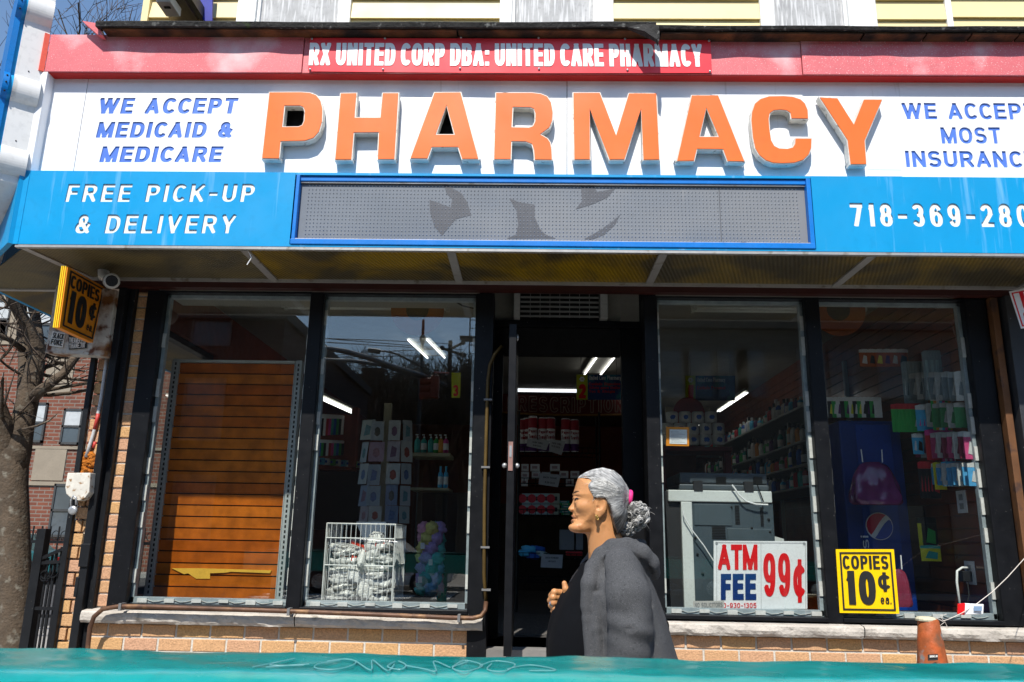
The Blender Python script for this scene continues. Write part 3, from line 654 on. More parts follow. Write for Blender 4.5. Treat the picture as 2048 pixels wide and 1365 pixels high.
# red fascia
rf = MB(); xs_ = [XL + .0, P(606, 110, YF).x, P(1603, 110, YF).x, XR]
for i, (a, b_) in enumerate(zip(xs_, xs_[1:])):
    o_ = (0, .006, -.002)[i]
    rf.box(a + .0015, b_ - .0015, YF + o_, YW + .06, zr0, zr1)
build('red_fascia', rf, m_red, sg, bev=.003)
build('red_underside', MB().box(XL + .002, XR, YF + .010, YW + .06, zr0 - .004, zr0 - .001), mat('red_unfaded', (.46, .012, .008), .45, var=.1), sg)
# routed lettering helpers
def tl(s, x0, yb0, x1, yb1, h, Y, **k):
    loops = text_loops(s, **k); a = [p for l in loops for p in l]
    u0, u1 = min(p[0] for p in a), max(p[0] for p in a); v0, v1 = min(p[1] for p in a), max(p[1] for p in a)
    A = P(x0, yb0, Y); B = P(x1, yb1, Y); H = P(x0, yb0 - h, Y).z - A.z
    return [[(A.x + (B.x - A.x) * (px - u0) / (u1 - u0), A.z + (B.z - A.z) * (px - u0) / (u1 - u0) + H * (py - v0) / (v1 - v0)) for px, py in l] for l in loops]
def rect(x0, x1, z0, z1): return [(x0, z0), (x1, z0), (x1, z1), (x0, z1)]
KI = dict(wd=.72, wt=.24, gap=.16, space=.5, italic=.08)
tL = tl('WE ACCEPT', 196, 228, 474, 228, 32, YW, **KI) + tl('MEDICAID &', 191, 276, 464, 276, 32, YW, **KI) + tl('MEDICARE', 198, 325, 444, 325, 32, YW, **KI)
K2 = dict(wd=.76, wt=.22, gap=.15, space=.5)
tR = tl('WE ACCEPT', 1806, 239, 2076, 240, 33, YW, **K2) + tl('MOST', 1884, 288, 2004, 288, 33, YW, **K2) + tl('INSURANCE', 1813, 335, 2076, 336, 33, YW, **K2)
W_ = lambda pts, Y, zoom: [tuple((lambda p: (p.x, p.z))(P(*zoom(a, b_), Y))) for a, b_ in pts]
z2 = lambda a, b_: (500 + a / 3.9, b_ / 3.9)
z3 = lambda a, b_: (1000 + a / 3.9, b_ / 3.9)
z4 = lambda a, b_: (1500 + a / 3.737, b_ / 3.737)
def smooth_ring(pts, rounds):
    """round the listed corners by Chaikin cutting"""
    out = []; n = len(pts)
    for i, p in enumerate(pts):
        if i in rounds:
            a, b_ = pts[i - 1], pts[(i + 1) % n]
            for t in (.35, .2, .08): out.append((p[0] + (a[0] - p[0]) * t * .8, p[1] + (a[1] - p[1]) * t * .8)) if t > .1 else None
            out += [(p[0] + (a[0] - p[0]) * .05 + (b_[0] - p[0]) * .05, p[1] + (a[1] - p[1]) * .05 + (b_[1] - p[1]) * .05)]
            for t in (.2, .35): out.append((p[0] + (b_[0] - p[0]) * t * .8, p[1] + (b_[1] - p[1]) * t * .8))
        else: out.append(p)
    return out
LET = [
 ('P', z2, [(147, 718), (400, 717), (470, 722), (522, 742), (556, 785), (572, 850), (568, 950), (545, 1030), (500, 1082), (430, 1106), (245, 1110), (232, 1245), (88, 1243)],
   [[(275, 832), (390, 832), (412, 842), (423, 870), (418, 945), (405, 975), (380, 987), (258, 988)]]),
 ('H', z2, [(702, 726), (838, 724), (823, 915), (1012, 915), (1030, 724), (1165, 724), (1133, 1250), (990, 1250), (1000, 1040), (815, 1042), (797, 1253), (658, 1253)], []),
 ('A', z2, [(1435, 720), (1648, 718), (1790, 1248), (1650, 1248), (1620, 1155), (1422, 1155), (1388, 1245), (1243, 1243)], [[(1533, 832), (1590, 1048), (1456, 1048)]]),
 ('R', z3, [(-37, 722), (250, 722), (320, 730), (372, 752), (404, 800), (418, 880), (412, 945), (390, 1000), (322, 1050), (375, 1080), (398, 1115), (408, 1170), (412, 1255), (265, 1253), (258, 1170), (245, 1130), (200, 1112), (95, 1110), (90, 1250), (-53, 1250)],
   [[(105, 843), (235, 845), (260, 856), (270, 885), (268, 950), (252, 983), (225, 993), (97, 990)]]),
 ('M', z3, [(565, 722), (783, 722), (905, 1050), (1000, 726), (1225, 726), (1250, 1253), (1112, 1255), (1100, 855), (975, 1252), (850, 1253), (700, 855), (708, 1252), (573, 1252)], []),
 ('A', z3, [(1490, 742), (1705, 742), (1915, 1268), (1770, 1265), (1735, 1172), (1540, 1170), (1518, 1262), (1372, 1264)], [[(1610, 852), (1698, 1065), (1562, 1065)]]),
 ('C', z4, [(440, 895), (436, 825), (415, 775), (380, 742), (320, 722), (250, 716), (140, 718), (75, 738), (30, 775), (8, 840), (3, 900), (15, 1030), (32, 1110), (65, 1165), (115, 1205), (170, 1224), (240, 1228), (330, 1224), (400, 1202), (443, 1160), (463, 1105), (465, 1033), (333, 1033), (330, 1075), (315, 1100), (280, 1110), (220, 1108), (185, 1090), (163, 1050), (150, 960), (145, 890), (152, 852), (180, 832), (225, 828), (270, 832), (295, 848), (303, 893)], []),
 ('Y', z4, [(510, 725), (655, 733), (773, 920), (845, 742), (995, 742), (862, 1055), (875, 1235), (745, 1235), (722, 1050)], []),
]
YL = -.725
holeP = W_(LET[0][3][0], YW, z2); holeA = W_(LET[2][3][0], YW, z2)
cxy = lambda l: (sum(p[0] for p in l) / len(l), sum(p[1] for p in l) / len(l))
def grow(l, k):
    c = cxy(l); return [(c[0] + (p[0] - c[0]) * k, c[1] + (p[1] - c[1]) * k) for p in l]
xa, xb, xc = P(100, 250, YW).x, P(162, 250, YW).x, P(1134, 250, YW).x
wp = MB(); plate_loops(wp, [rect(xa - .03, xb - .002, zb1 - .05, zr0 + .03)], YW, YW + .006)
plate_loops(wp, [rect(xb + .002, xc - .002, zb1 - .05, zr0 + .03), grow(holeP, 1.08), grow(holeA, 1.02)] + tL, YW, YW + .006)
plate_loops(wp, [rect(xc + .002, XR, zb1 - .05, zr0 + .03)] + tR, YW - .001, YW + .006)
build('white_panel', wp, m_white, sg)
bk = MB().box(P(180, 260, YW).x, P(500, 220, YW).x, YW + .0065, YW + .015, zb1 + .02, zr0 - .06); build('lettering', bk, m_textblue, sg)
bk = MB().box(P(1785, 250, YW).x, XR - .2, YW + .0065, YW + .015, zb1 + .02, zr0 - .06); build('lettering', bk, m_textblue, sg)
build('blank_plate', MB().pxbox(1735, 312, 1802, 340, YW - .006, .005).pxbox(1733, 339, 1804, 353, YW - .004, .003), m_white, sg, bev=.001)
# white end flange
fl = MB().box(P(83, 150, YF).x - .015, P(94, 150, YF).x, YF + .002, YW + .02, zb1 - .03, zr0 - .001); build('end_flange', fl, m_white, sg, bev=.002)
# channel letters
for ch, zz, outer, holes in LET:
    lo = [W_(outer, YL, zz)] + [W_(h, YL, zz) for h in holes]
    lt = build('channel_letter', plate_loops(MB(), lo, YL, YL + .052), m_return, sg, bev=.0)
    def inset(l, d, hole):
        n = len(l); A2 = sum(l[i][0] * l[(i + 1) % n][1] - l[(i + 1) % n][0] * l[i][1] for i in range(n)); sgn = 1 if A2 > 0 else -1
        out = []
        for i in range(n):
            p0, p1, p2 = Vector(l[i - 1]), Vector(l[i]), Vector(l[(i + 1) % n]); e1 = (p1 - p0).normalized(); e2 = (p2 - p1).normalized()
            n1 = Vector((-e1.y, e1.x)) * sgn; n2 = Vector((-e2.y, e2.x)) * sgn; b_ = n1 + n2
            k = d / max(.35, (b_.dot(n1))) if b_.length > 1e-6 else 0
            out.append(tuple(p1 + b_ * k * (-1 if hole else 1)))
        return out
    li = [inset(lo[0], .006, False)] + [inset(h, .006, True) for h in lo[1:]]
    build('letter_face', plate_loops(MB(), li, YL - .004, YL + .001), m_orange, lt)
    bt = MB(); zc = min(p[1] for p in lo[0])
    for q in lo[0]:
        if abs(q[1] - zc) < .01: bt.box(q[0] - .004, q[0] + .004, YL + .03, YW, zc + .02, zc + .028)
    build('stand_off', bt, m_galv, lt)
# blue band: left panel and right panel with routed letters, display frame between
xD0, xD1 = P(585, 420, YF).x, P(1627, 430, YF).x
tB = tl('FREE PICK-UP', 129, 404, 507, 404, 36, YF, wd=.72, wt=.215, gap=.24, space=.55, italic=.06) + tl('& DELIVERY', 148, 467, 469, 467, 38, YF, wd=.74, wt=.215, gap=.24, space=.55, italic=.06)
tN = tl('718-369-2800', 1703, 453, 2100, 455, 47, YF, wd=.66, wt=.22, gap=.22)
bp = MB(); plate_loops(bp, [rect(XL, xD0 - .001, ZS, zb1)] + tB, YF, YF + .007); plate_loops(bp, [rect(xD1 + .001, XR, ZS, zb1)] + tN, YF, YF + .007)
zd0, zd1 = P(1000, 489, YF).z, P(1000, 354, YF).z
bp.box(xD0, xD1, YF, YF + .06, ZS, zd0 - .012).box(xD0, xD1, YF + .001, YF + .06, zd1 + .004, zb1)
build('blue_band', bp, m_blue, sg)
build('blue_band_top', MB().box(XL + .002, XR, YF + .012, YW + .04, zb1 - .012, zb1 - .001), m_blue, sg)
build('lettering', MB().box(XL + .02, xD0 - .05, YF + .0075, YF + .015, ZS + .02, zb1 - .02), m_cream, sg)
build('lettering', MB().box(xD1 + .03, XR - .02, YF + .0075, YF + .015, ZS + .02, zb1 - .02), m_cream, sg)
for (a, b_) in ((P(33, 400, YF).x, 0),): build('corner_strip', MB().box(XL - .004, XL + .028, YF - .003, YF + .0, ZS, zb1), m_blue, sg)
dsp = MB().box(xD0 + .008, xD0 + .03, YF - .006, YF + .06, zd0, zd1).box(xD1 - .03, xD1 - .004, YF - .006, YF + .06, zd0, zd1).box(xD0 + .004, xD1 - .004, YF - .008, YF + .06, zd0 - .012, zd0 + .022).box(xD0 + .004, xD1 - .004, YF + .012, YF + .06, zd1 - .03, zd1)
df = build('display_frame', dsp, m_bluedk, sg, bev=.003)
build('trim_strip', MB().box(xD0 + .03, xD1 - .03, YF + .02, YF + .026, zd1 - .040, zd1 - .031).box(xD0 + .03, xD1 - .03, YF + .0, YF + .006, zd0 + .0225, zd0 + .028), m_alu, df)
yd = YF + .035; dx0, dx1, dz0, dz1 = xD0 + .031, xD1 - .031, zd0 + .023, zd1 - .031
sc_ = build('display', MB().box(dx0, dx1, yd, yd + .01, dz0, dz1), m_acryl, sg)
dm = MB(); nx_, nz_ = 138, 15
for i in range(nx_):
    for j in range(nz_):
        x = dx0 + .05 + (dx1 - dx0 - .10) * i / (nx_ - 1); z = dz0 + .022 + (dz1 - dz0 - .044) * j / (nz_ - 1)
        dm.add([(x - .0045, yd, z - .0045), (x + .0045, yd, z - .0045), (x + .0045, yd, z + .0045), (x - .0045, yd, z + .0045), (x, yd - .007, z + .001)], [(0, 1, 4), (1, 2, 4), (2, 3, 4), (3, 0, 4)])
build('display_dots', dm, m_dot, sc_)
z6 = lambda a, b_: (560 + a / 3.5, 330 + b_ / 3.5); z7 = lambda a, b_: (1100 + a / 3.5, 330 + b_ / 3.5)
torn = [(z6, [(1145, 125), (1200, 160), (1270, 200), (1310, 260), (1340, 352), (1230, 380), (1135, 495), (1080, 430), (1050, 330), (1047, 245), (1130, 275), (1195, 300), (1205, 240), (1165, 200)]),
        (z6, [(1605, 235), (1680, 265), (1782, 280), (1785, 370), (1820, 450), (1860, 490), (1930, 515), (1590, 515), (1650, 490), (1668, 420), (1655, 320)]),
        (z7, [(215, 142), (300, 142), (330, 190), (455, 168), (400, 230), (300, 275), (180, 312), (225, 250)]),
        (z7, [(490, 350), (455, 420), (380, 490), (290, 525), (240, 520), (330, 470), (420, 410)])]
for zz, pts in torn:
    tm = MB(); plate_loops(tm, [[(lambda p: (p.x, p.z))(P(*zz(a, b_), yd)) for a, b_ in pts]], yd - .0015, yd - .0005); build('torn_patch', tm, m_led, sc_)
sm = MB()
for x in (1440,): sm.box(P(x, 420, yd).x - .002, P(x, 420, yd).x + .002, yd - .002, yd, dz0, dz1)
build('panel_seam', sm, m_led, sc_)
# soffit
XD = [-3.06, -1.725, -.482, .778, 2.003, 3.2, 4.4]; ys0, ys1 = YF + .02, -.15
for i, (a, b_) in enumerate(zip(XD, XD[1:])):
    def fn(u, v, a=a, b_=b_, i=i):
        a2 = a if i else a + .05 * (v) ; x = a2 + .012 + (b_ - a2 - .024) * u
        bow = .012 * math.sin(math.pi * u) * math.sin(math.pi * min(1, v * 1.2)) * (1 if i in (1, 3) else .3)
        return (x, ys0 + (ys1 - ys0) * v, 3.058 - bow)
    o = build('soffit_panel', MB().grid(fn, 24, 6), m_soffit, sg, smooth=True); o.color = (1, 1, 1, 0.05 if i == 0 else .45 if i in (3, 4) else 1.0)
    build('soffit_divider', MB().box(b_ - .025, b_ + .025, ys0, ys1, 3.046, 3.060), m_alu, sg)
build('soffit_trim', MB().box(XL + .03, XR, ys1 - .004, ys1 + .03, 3.040, 3.064).box(XL + .01, XR, YF + .002, YF + .03, 3.052, 3.069), m_alu, sg)
# chamfered corner of the sign and its side run
A_ = Vector((XL, YF, 0)); c_ = Vector((-.707, .707, 0)); B_ = A_ + c_ * 1.02; C_ = Vector((B_.x - .02, 3.2, 0))
def vwall(p, q, z0, z1, th=.03): 
    d = (q - p).normalized(); n = Vector((-d.y, d.x, 0)) * -th
    return [(p.x, p.y, z0), (q.x, q.y, z0), (q.x + n.x, q.y + n.y, z0), (p.x + n.x, p.y + n.y, z0), (p.x, p.y, z1), (q.x, q.y, z1), (q.x + n.x, q.y + n.y, z1), (p.x + n.x, p.y + n.y, z1)]
build('corner_blue_band', MB().hexa(vwall(A_, B_, ZS, zb1, -.03)).hexa(vwall(B_, C_, ZS, zb1, -.03)), m_blue, sg)
build('corner_white_panel', MB().hexa(vwall(A_ + Vector((.02, .03, 0)), B_, zb1 + .001, zr0, -.03)).hexa(vwall(B_, C_, zb1 + .001, zr0, -.03)), m_white, sg)
build('corner_red_fascia', MB().hexa(vwall(A_ + Vector((-.002, .002, 0)), B_, zr0 + .001, zr1, -.03)).hexa(vwall(B_, C_, zr0 + .001, zr1, -.03)), mat('sign_red_bright', (.80, .13, .08), .4), sg)
sp_ = MB(); sp_.slab([(XL + .05, YF + .03, 3.058), (-2.98, -.17, 3.058), (-2.98, .15, 3.058), (B_.x + .03, .12, 3.058), (B_.x + .03, B_.y, 3.058)], (0, 0, .006))
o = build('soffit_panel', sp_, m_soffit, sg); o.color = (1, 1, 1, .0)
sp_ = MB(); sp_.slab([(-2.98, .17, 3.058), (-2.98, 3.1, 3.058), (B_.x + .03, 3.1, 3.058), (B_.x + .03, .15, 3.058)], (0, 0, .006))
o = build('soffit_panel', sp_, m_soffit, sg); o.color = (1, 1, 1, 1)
build('soffit_divider', MB().slab([(XL + .03, YF + .02, 3.05), (XL + .075, YF + .02, 3.05), (-2.95, -.16, 3.05), (-3.0, -.16, 3.05)], (0, 0, .008)).box(B_.x, -3.0, .12, .16, 3.048, 3.06), m_alu, sg)
build('sign_wiring', MB().tube([P(497, 503, -.7), P(503, 516, -.7), P(494, 530, -.7)], .003, 6), m_textwhite, sg)

# banner screwed to the red fascia
bn = thing('banner', 'bright red banner with white condensed lettering screwed to the faded red fascia', 'banner', (0, YF - .004, zr0))
bq = [P(616, 143, YF - .012), P(1424, 146, YF - .012), P(1421, 79, YF - .012), P(620, 76, YF - .012)]
def bfn(u, v):
    a = bq[0].lerp(bq[1], u); b_ = bq[3].lerp(bq[2], u); p = a.lerp(b_, v); return (p.x, p.y + .0012 * noise.noise(Vector((u * 14, v * 2, 1))), p.z - .006 * math.sin(u * math.pi) * (1 - v))
build('banner_sheet', MB().grid(bfn, 60, 4), m_banner, bn, smooth=True)
text_on('lettering', 'RX UNITED CORP DBA: UNITED CARE PHARMACY', m_textwhite, bn, P(617, 131, YF - .0145), P(1406, 134, YF - .0145), P(620, 86, YF - .0145), th=.0006, wd=.47, wt=.20, gap=.05, space=.2)
sc2 = MB()
for (x, y) in ((624, 78), (770, 77), (922, 75), (1077, 76), (1250, 78), (1418, 82), (620, 139), (766, 139), (920, 137), (1078, 138), (1255, 140), (1420, 143)):
    p = P(x, y, YF - .016); sc2.ball((p.x, p.y, p.z), (.008, .006, .008), 8, 5)
build('screws', sc2, m_galv, bn, smooth=True)

# ================================================================== things fixed to or standing by the shop front
# wavy blue-edged sign on the cut corner
cs = thing('wavy_sign', 'tall wavy edged sign with blue rim and white returns on the building corner', 'sign', (A_.x, A_.y, 3.2))
n_ = Vector((-.707, -.707, 0)); lob = [P(88, y, -.74).z for y in (30, 190, 330)]
c_s = Vector((-.625, .78, 0)); n_ = Vector((-.78, -.625, 0))
def cpt(t, n, z): q = A_ + c_s * t + n_ * n; return (q.x, q.y, z)
def edge_t(z):
    t = .012 + (.0 if z > 3.46 else ((3.46 - z) * 3.2) ** 1.4 * .62)
    for l in lob:
        d = abs(z - l) / .085
        if d < 1: t -= .052 * math.sqrt(1 - d * d)
    return t
def csign(n0, n1, off, nm, m):
    zs = [3.14 + (5.1 - 3.14) * i / 130 for i in range(131)]; mb = MB(); k = len(zs)
    vs = [cpt(edge_t(z) + off, n0, z) for z in zs] + [cpt(edge_t(z) + off, n1, z) for z in zs] + [cpt(.98, n1, z) for z in zs] + [cpt(.98, n0, z) for z in zs]
    fs = []
    for i in range(k - 1):
        for a, b_ in ((0, 1), (1, 2), (2, 3), (3, 0)): fs.append((a * k + i, b_ * k + i, b_ * k + i + 1, a * k + i + 1))
    fs += [(0, 3 * k, 2 * k, k), (k - 1, 2 * k - 1, 3 * k - 1, 4 * k - 1)]
    mb.add(vs, fs); return build(nm, mb, m, cs, bev=0)
csign(.004, .150, .0, 'white_return', mat('return_white', (.70, .70, .69), .45, var=.06, vs=3, streak=((.4, .39, .37), 14, .62, .78)))
csign(.150, .172, .018, 'blue_rim', m_blue); csign(.172, .205, .0, 'blue_rim', mat('rim_blue', (.0, .16, .50), .4, var=.08))
bl = MB()
for l in lob:
    for dz_ in (-.055, .0, .05): q = cpt(edge_t(l + dz_) - .002, .187, l + dz_); bl.ball(q, .006, 6, 4)
    q = cpt(edge_t(l + .14), .08, l + .14); bl.ball(q, .005, 6, 4)
build('rivets', bl, m_blackmat, cs)
# projecting arm above the roof edge
ar = thing('sign_bracket', 'brown steel arm with a pale switch box reaching out over the sign roof', 'bracket', tuple(P(400, 44, -.3)))
pa = P(372, 34, -.05); pb = Vector((pa.x, -.66, pa.z))
def bar(mb, a, b_, wx, wz):
    a, b_ = Vector(a), Vector(b_); d = (b_ - a).normalized(); s_ = d.cross(Vector((0, 0, 1))).normalized(); u = s_.cross(d)
    return mb.hexa([a - s_ * wx - u * wz, a + s_ * wx - u * wz, b_ + s_ * wx - u * wz, b_ - s_ * wx - u * wz, a - s_ * wx + u * wz, a + s_ * wx + u * wz, b_ + s_ * wx + u * wz, b_ - s_ * wx + u * wz])
build('arm', bar(MB(), pa, pb, .10, .05), mat('arm_brown', (.17, .13, .09), .5, metal=.3, var=.25), ar, bev=.004)
build('arm', bar(MB(), pa + Vector((.135, 0, .0)), pb + Vector((.135, 0, .0)), .02, .045), mat('arm_dark', (.10, .085, .065), .5, metal=.3), ar)
q0 = pa.lerp(pb, .42)
build('switch_box', MB().box(q0.x - .055, q0.x + .05, q0.y - .09, q0.y + .08, q0.z - .13, q0.z - .062), mat('box_white', (.7, .7, .68), .5), ar, bev=.006)
build('switch_box_opening', MB().box(q0.x - .02, q0.x + .025, q0.y - .04, q0.y - .02, q0.z - .136, q0.z - .128), m_blackmat, ar)
fl_ = MB().slab([P(392, -30, -.1), P(425, -30, -.1), P(424, 42, -.1), P(408, 42, -.1), P(392, 20, -.1)], (0, .02, 0))
single('small_flag_sign', fl_, mat('flag_blue', (.01, .02, .30), .5), 'deep blue hanging board beside the brown steel arm under the upper wall', 'sign')
# rusty housing with stickers
hs = thing('shutter_housing', 'rusty white metal housing with two stickers under the left end of the soffit', 'metal box', tuple(P(150, 708, -.14)))
rp = [P(112, 568, -.14), P(232, 580, -.14), P(214, 713, -.14), P(90, 706, -.14)]
m_rust = mat('rusty_paint', (.48, .47, .43), .7, var=.15, vs=9, bump=.4, bs=60, stain=[((.20, .085, .025), 7, .44, .62), ((.10, .03, .01), 15, .54, .66)])
build('housing_plate', MB().slab([rp[3], rp[2], rp[1], rp[0]], (0, .10, 0)), m_rust, hs, bev=.004)
m_paper = mat('sticker_paper', (.62, .61, .57), .6, var=.1, vs=20); m_ink = mat('black_ink', (.012, .012, .012), .6)
def board(parent, name, pts, m, th=.003):
    a, b_, c, d = [Vector(p) for p in pts]; n = (b_ - a).cross(d - a).normalized()      # ll, lr, ur, ul
    return build(name, MB().slab([a + n * .001, b_ + n * .001, c + n * .001, d + n * .001], n * th), m, parent)
def quad_text(nm, s, m, parent, pts, u0, v0, u1, v1, off=.005, th=.002, **k):
    a, b_, c, d = [Vector(p) for p in pts]; n = (b_ - a).cross(d - a).normalized()
    q = lambda u, v: a.lerp(b_, u).lerp(d.lerp(c, u), v) + n * off
    return text_on(nm, s, m, parent, q(u0, v0), q(u1, v0), q(u0, v1), th=th, **k)
TK = dict(wd=.52, wt=.17, gap=.09, space=.3)
st = [P(99, 692, -.145), P(126, 696, -.145), P(131, 667, -.145), P(106, 663, -.145)]
s1 = board(hs, 'sticker', st, m_paper); quad_text('lettering', 'SLACK', m_ink, s1, st, .1, .55, .95, .92, **TK); quad_text('lettering', 'FOKE', m_ink, s1, st, .08, .1, .92, .48, **TK)
st = [P(138, 700, -.145), P(174, 697, -.145), P(174, 676, -.145), P(138, 669, -.145)]
s1 = board(hs, 'sticker', st, m_ink); quad_text('lettering', 'THEAMER.FPK', m_paper, s1, st, .04, .45, .96, .78, **TK); quad_text('lettering', 'THANE.718', m_paper, s1, st, .04, .06, .9, .38, **TK)
# hanging COPIES sign at the corner
m_yel = mat('sign_yellow', (.86, .60, .008), .45, var=.05, vs=2); m_yor = mat('sign_amber', (.80, .27, .008), .5, var=.08, vs=3)
cp = thing('copies_sign', 'amber COPIES 10\u00a2 sign hanging at an angle under the left corner of the soffit', 'sign', tuple(P(125, 655, -.62)))
ya, yb = -.66, -.17
cq = QUAD((ya, yb, ya), (119, 656), (186, 686), (211, 576), (136, 533))
cn = (cq[1] - cq[0]).cross(cq[3] - cq[0]).normalized()
build('sheets', MB().slab([p for p in cq], cn * -.035), m_yor, cp, bev=.002)
cyl = MB()
for t in (.008, .02, .03): cyl.slab([cq[0] - cn * t - (cq[1] - cq[0]) * .012, cq[0] - cn * t + (cq[1] - cq[0]) * .004, cq[3] - cn * t + (cq[1] - cq[0]) * .004, cq[3] - cn * t - (cq[1] - cq[0]) * .012], cn * -.006)
build('sheet_edges', cyl, m_yel, cp)
def copies_face(parent, pts, hide=False):
    K = dict(wd=.5, wt=.17, gap=.1)
    b_ = MB(); a, bb, c, d = [Vector(p) for p in pts]; n = (bb - a).cross(d - a).normalized(); q = lambda u, v: a.lerp(bb, u).lerp(d.lerp(c, u), v) + n * .004
    e0, e1 = .055, .085; f0, f1 = .045, .07
    for (u0, v0, u1, v1) in ((e0, f0, 1 - e0, f1), (e0, 1 - f1, 1 - e0, 1 - f0), (e0, f1, e1, 1 - f1), (1 - e1, f1, 1 - e0, 1 - f1)):
        b_.slab([q(u0, v0), q(u1, v0), q(u1, v1), q(u0, v1)], n * .0015)
    build('border', b_, m_ink, parent)
    for s, u0, v0, u1, v1, k in (('COPIES', .10, .69, .88, .90, K), ('10', .14, .13, .63, .66, dict(wd=.52, wt=.185, gap=.1)), ('\u00a2', .68, .34, .88, .64, dict(wd=.7, wt=.15)), ('ea.', .70, .15, .88, .25, dict(wd=.6, wt=.13, gap=.14))):
        quad_text('lettering', s, m_ink, parent, pts, u0, v0, u1, v1, th=.0015, off=.0045, **k)
copies_face(cp, cq)
# bullet camera
cc = thing('security_camera', 'white dome camera with black lens under the left end of the soffit', 'camera', tuple(P(214, 552, -.36)))
ce = P(222, 562, -.40); dr = (P(238, 566, -.9) - ce).normalized()
build('mount', MB().tube([P(205, 545, -.28) + Vector((0, 0, .06)), P(207, 553, -.30), ce - dr * .02], [.038, .034, .025], 14), m_textwhite, cc, smooth=True)
build('camera_body', MB().tube([ce - dr * .07, ce - dr * .055, ce + dr * .03, ce + dr * .06, ce + dr * .066], [.026, .046, .052, .05, .044], 18), mat('camera_white', (.42, .41, .38), .4), cc, smooth=True)
build('lens', MB().tube([ce + dr * .064, ce + dr * .070], [.038, .033], 16), mat('lens_black', (.01, .01, .012), .12), cc)
# white conduit, rusty foam, lock cover and padlock on the corner brick
cw = thing('white_conduit', 'thin white conduit with red bands running down the corner bricks', 'pipe', tuple(P(173, 911, -.05)))
pth = [P(x, y, -.045) for x, y in ((216, 700), (209, 750), (202, 800), (194, 840), (187, 868), (180, 890), (172, 915))]
build('pipe', MB().tube(pth, .012, 8), mat('pipe_white', (.5, .5, .5), .5), cw, smooth=True)
build('red_band', MB().tube([pth[2].lerp(pth[3], .7), pth[3], pth[3].lerp(pth[4], .7)], .0125, 8).tube([P(190, 884, -.03), P(187, 897, -.03)], .012, 8), mat('pipe_red', (.5, .05, .04), .5), cw, smooth=True)
fo = MB()
for i in range(40):
    p = P(163 + random.random() * 24, 908 + random.random() * 38, -.03); fo.ball(p, .012 + random.random() * .012, 7, 5, .5, 3, i)
single('foam_patch', fo, mat('foam_orange', (.42, .13, .01), .9, var=.4, vs=40, bump=.8, bs=120), 'rough orange foam patch stuck on the corner bricks above the lock cover', 'foam')
lc = [P(135, 946, -.16), P(181, 946, -.16), P(178, 985, -.16), P(170, 996, -.16), P(158, 1002, -.16), P(143, 998, -.16), P(132, 988, -.16), P(130, 975, -.16)]
single('lock_cover', MB().slab(lc, (0, .07, 0)), mat('cover_white', (.62, .59, .52), .6, var=.15, vs=20, stain=((.28, .16, .07), 30, .57, .66)), 'chipped white metal lock cover on the black shutter post', 'lock cover', bev=.004)
pl = thing('padlock', 'round steel padlock hanging below the white lock cover', 'padlock', tuple(P(146, 1031, -.17)))
build('lock_body', MB().lathe(P(146, 1021, -.18), [(.012, -.013), (.026, -.011), (.028, 0), (.026, .011), (.012, .013)], 16, 'y'), m_galv, pl, smooth=True)
build('shackle', MB().tube([P(x, y, -.18) for x, y in ((141, 1014), (142, 1000), (147, 992), (152, 996), (152, 1010))], .006, 7), m_galv, pl, smooth=True)
# brown conduit below the left windows
cb = thing('brown_conduit', 'rusty brown conduit bent round the left window sill and up the door jamb', 'pipe', tuple(P(180, 1296, -.14)))
yy = -.155
low = [(174, 1330), (176, 1290), (180, 1255), (188, 1234), (205, 1219), (238, 1213), (300, 1214), (420, 1218), (580, 1223), (760, 1230), (900, 1236), (945, 1237)]
build('pipe', MB().tube([P(x, y, yy) for x, y in low] + [P(962, 1233, -.15), P(970, 1222, -.13), P(972, 1205, -.10)], .014, 10), m_cond, cb, smooth=True)
build('riser', MB().tube([P(x, y, -.085) for x, y in ((972, 1206), (968, 1150), (969, 1000), (973, 850), (976, 760), (980, 730), (990, 708), (1004, 692))], .0115, 9), m_cond2, cb, smooth=True)
cls = []
for x, y in ((242, 1213), (578, 1223), (918, 1236)): p = P(x, y, yy); cls.append(MB().box(p.x - .008, p.x + .008, yy - .018, yy + .05, p.z - .024, p.z + .018))
for x, y in ((970, 1180), (968, 1095), (969, 935), (974, 800)): p = P(x, y, -.085); cls.append(MB().box(p.x - .02, p.x + .035, -.10, -.06, p.z - .006, p.z + .006))
for q in cls: build('clamp', q, mat('clamp_grey', (.20, .20, .20), .5, metal=.3), cb)
# post, gate and sign at the right edge
single('rusty_post', MB().box(3.03, 3.075, -.10, -.04, 0, 3.0), mat('post_rust', (.13, .055, .02), .7, var=.3, vs=6, stain=((.06, .03, .02), 9, .55, .65)), 'narrow rust brown post between the last window and the black gate', 'post', bev=.003)
gt = thing('security_gate', 'black folding security gate right of the last shop window', 'gate', (3.6, -.1, 0))
gm = MB().box(3.10, 3.19, -.14, -.04, 0, 3.0).box(3.19, 4.2, -.12, -.06, 2.28, 2.36).box(3.19, 4.2, -.12, -.06, 2.5, 2.95).box(3.19, 4.2, -.12, -.06, .05, .12)
build('gate_frame', gm, mat('gate_grey', (.035, .037, .042), .4, var=.2, stain=((.4, .4, .4), 24, .70, .74)), gt, bev=.004)
gb = MB()
for i in range(7): gb.box(3.24 + i * .14, 3.255 + i * .14, -.10, -.085, .12, 2.28)
for j in range(9):
    for i in range(6):
        x, z = 3.247 + i * .14, .15 + j * .235; gb.tube([(x, -.105, z), (x + .14, -.105, z + .22)], .005, 5); gb.tube([(x, -.112, z + .22), (x + .14, -.112, z)], .005, 5)
build('lattice', gb, m_iron, gt)
single('neighbour_storefront', MB().box(3.09, 6.0, .15, .3, 0, 4.4).box(4.2, 6.0, -.1, .15, 0, 4.4), m_blackmat, 'dark storefront behind the folding gate at the right edge', 'storefront')
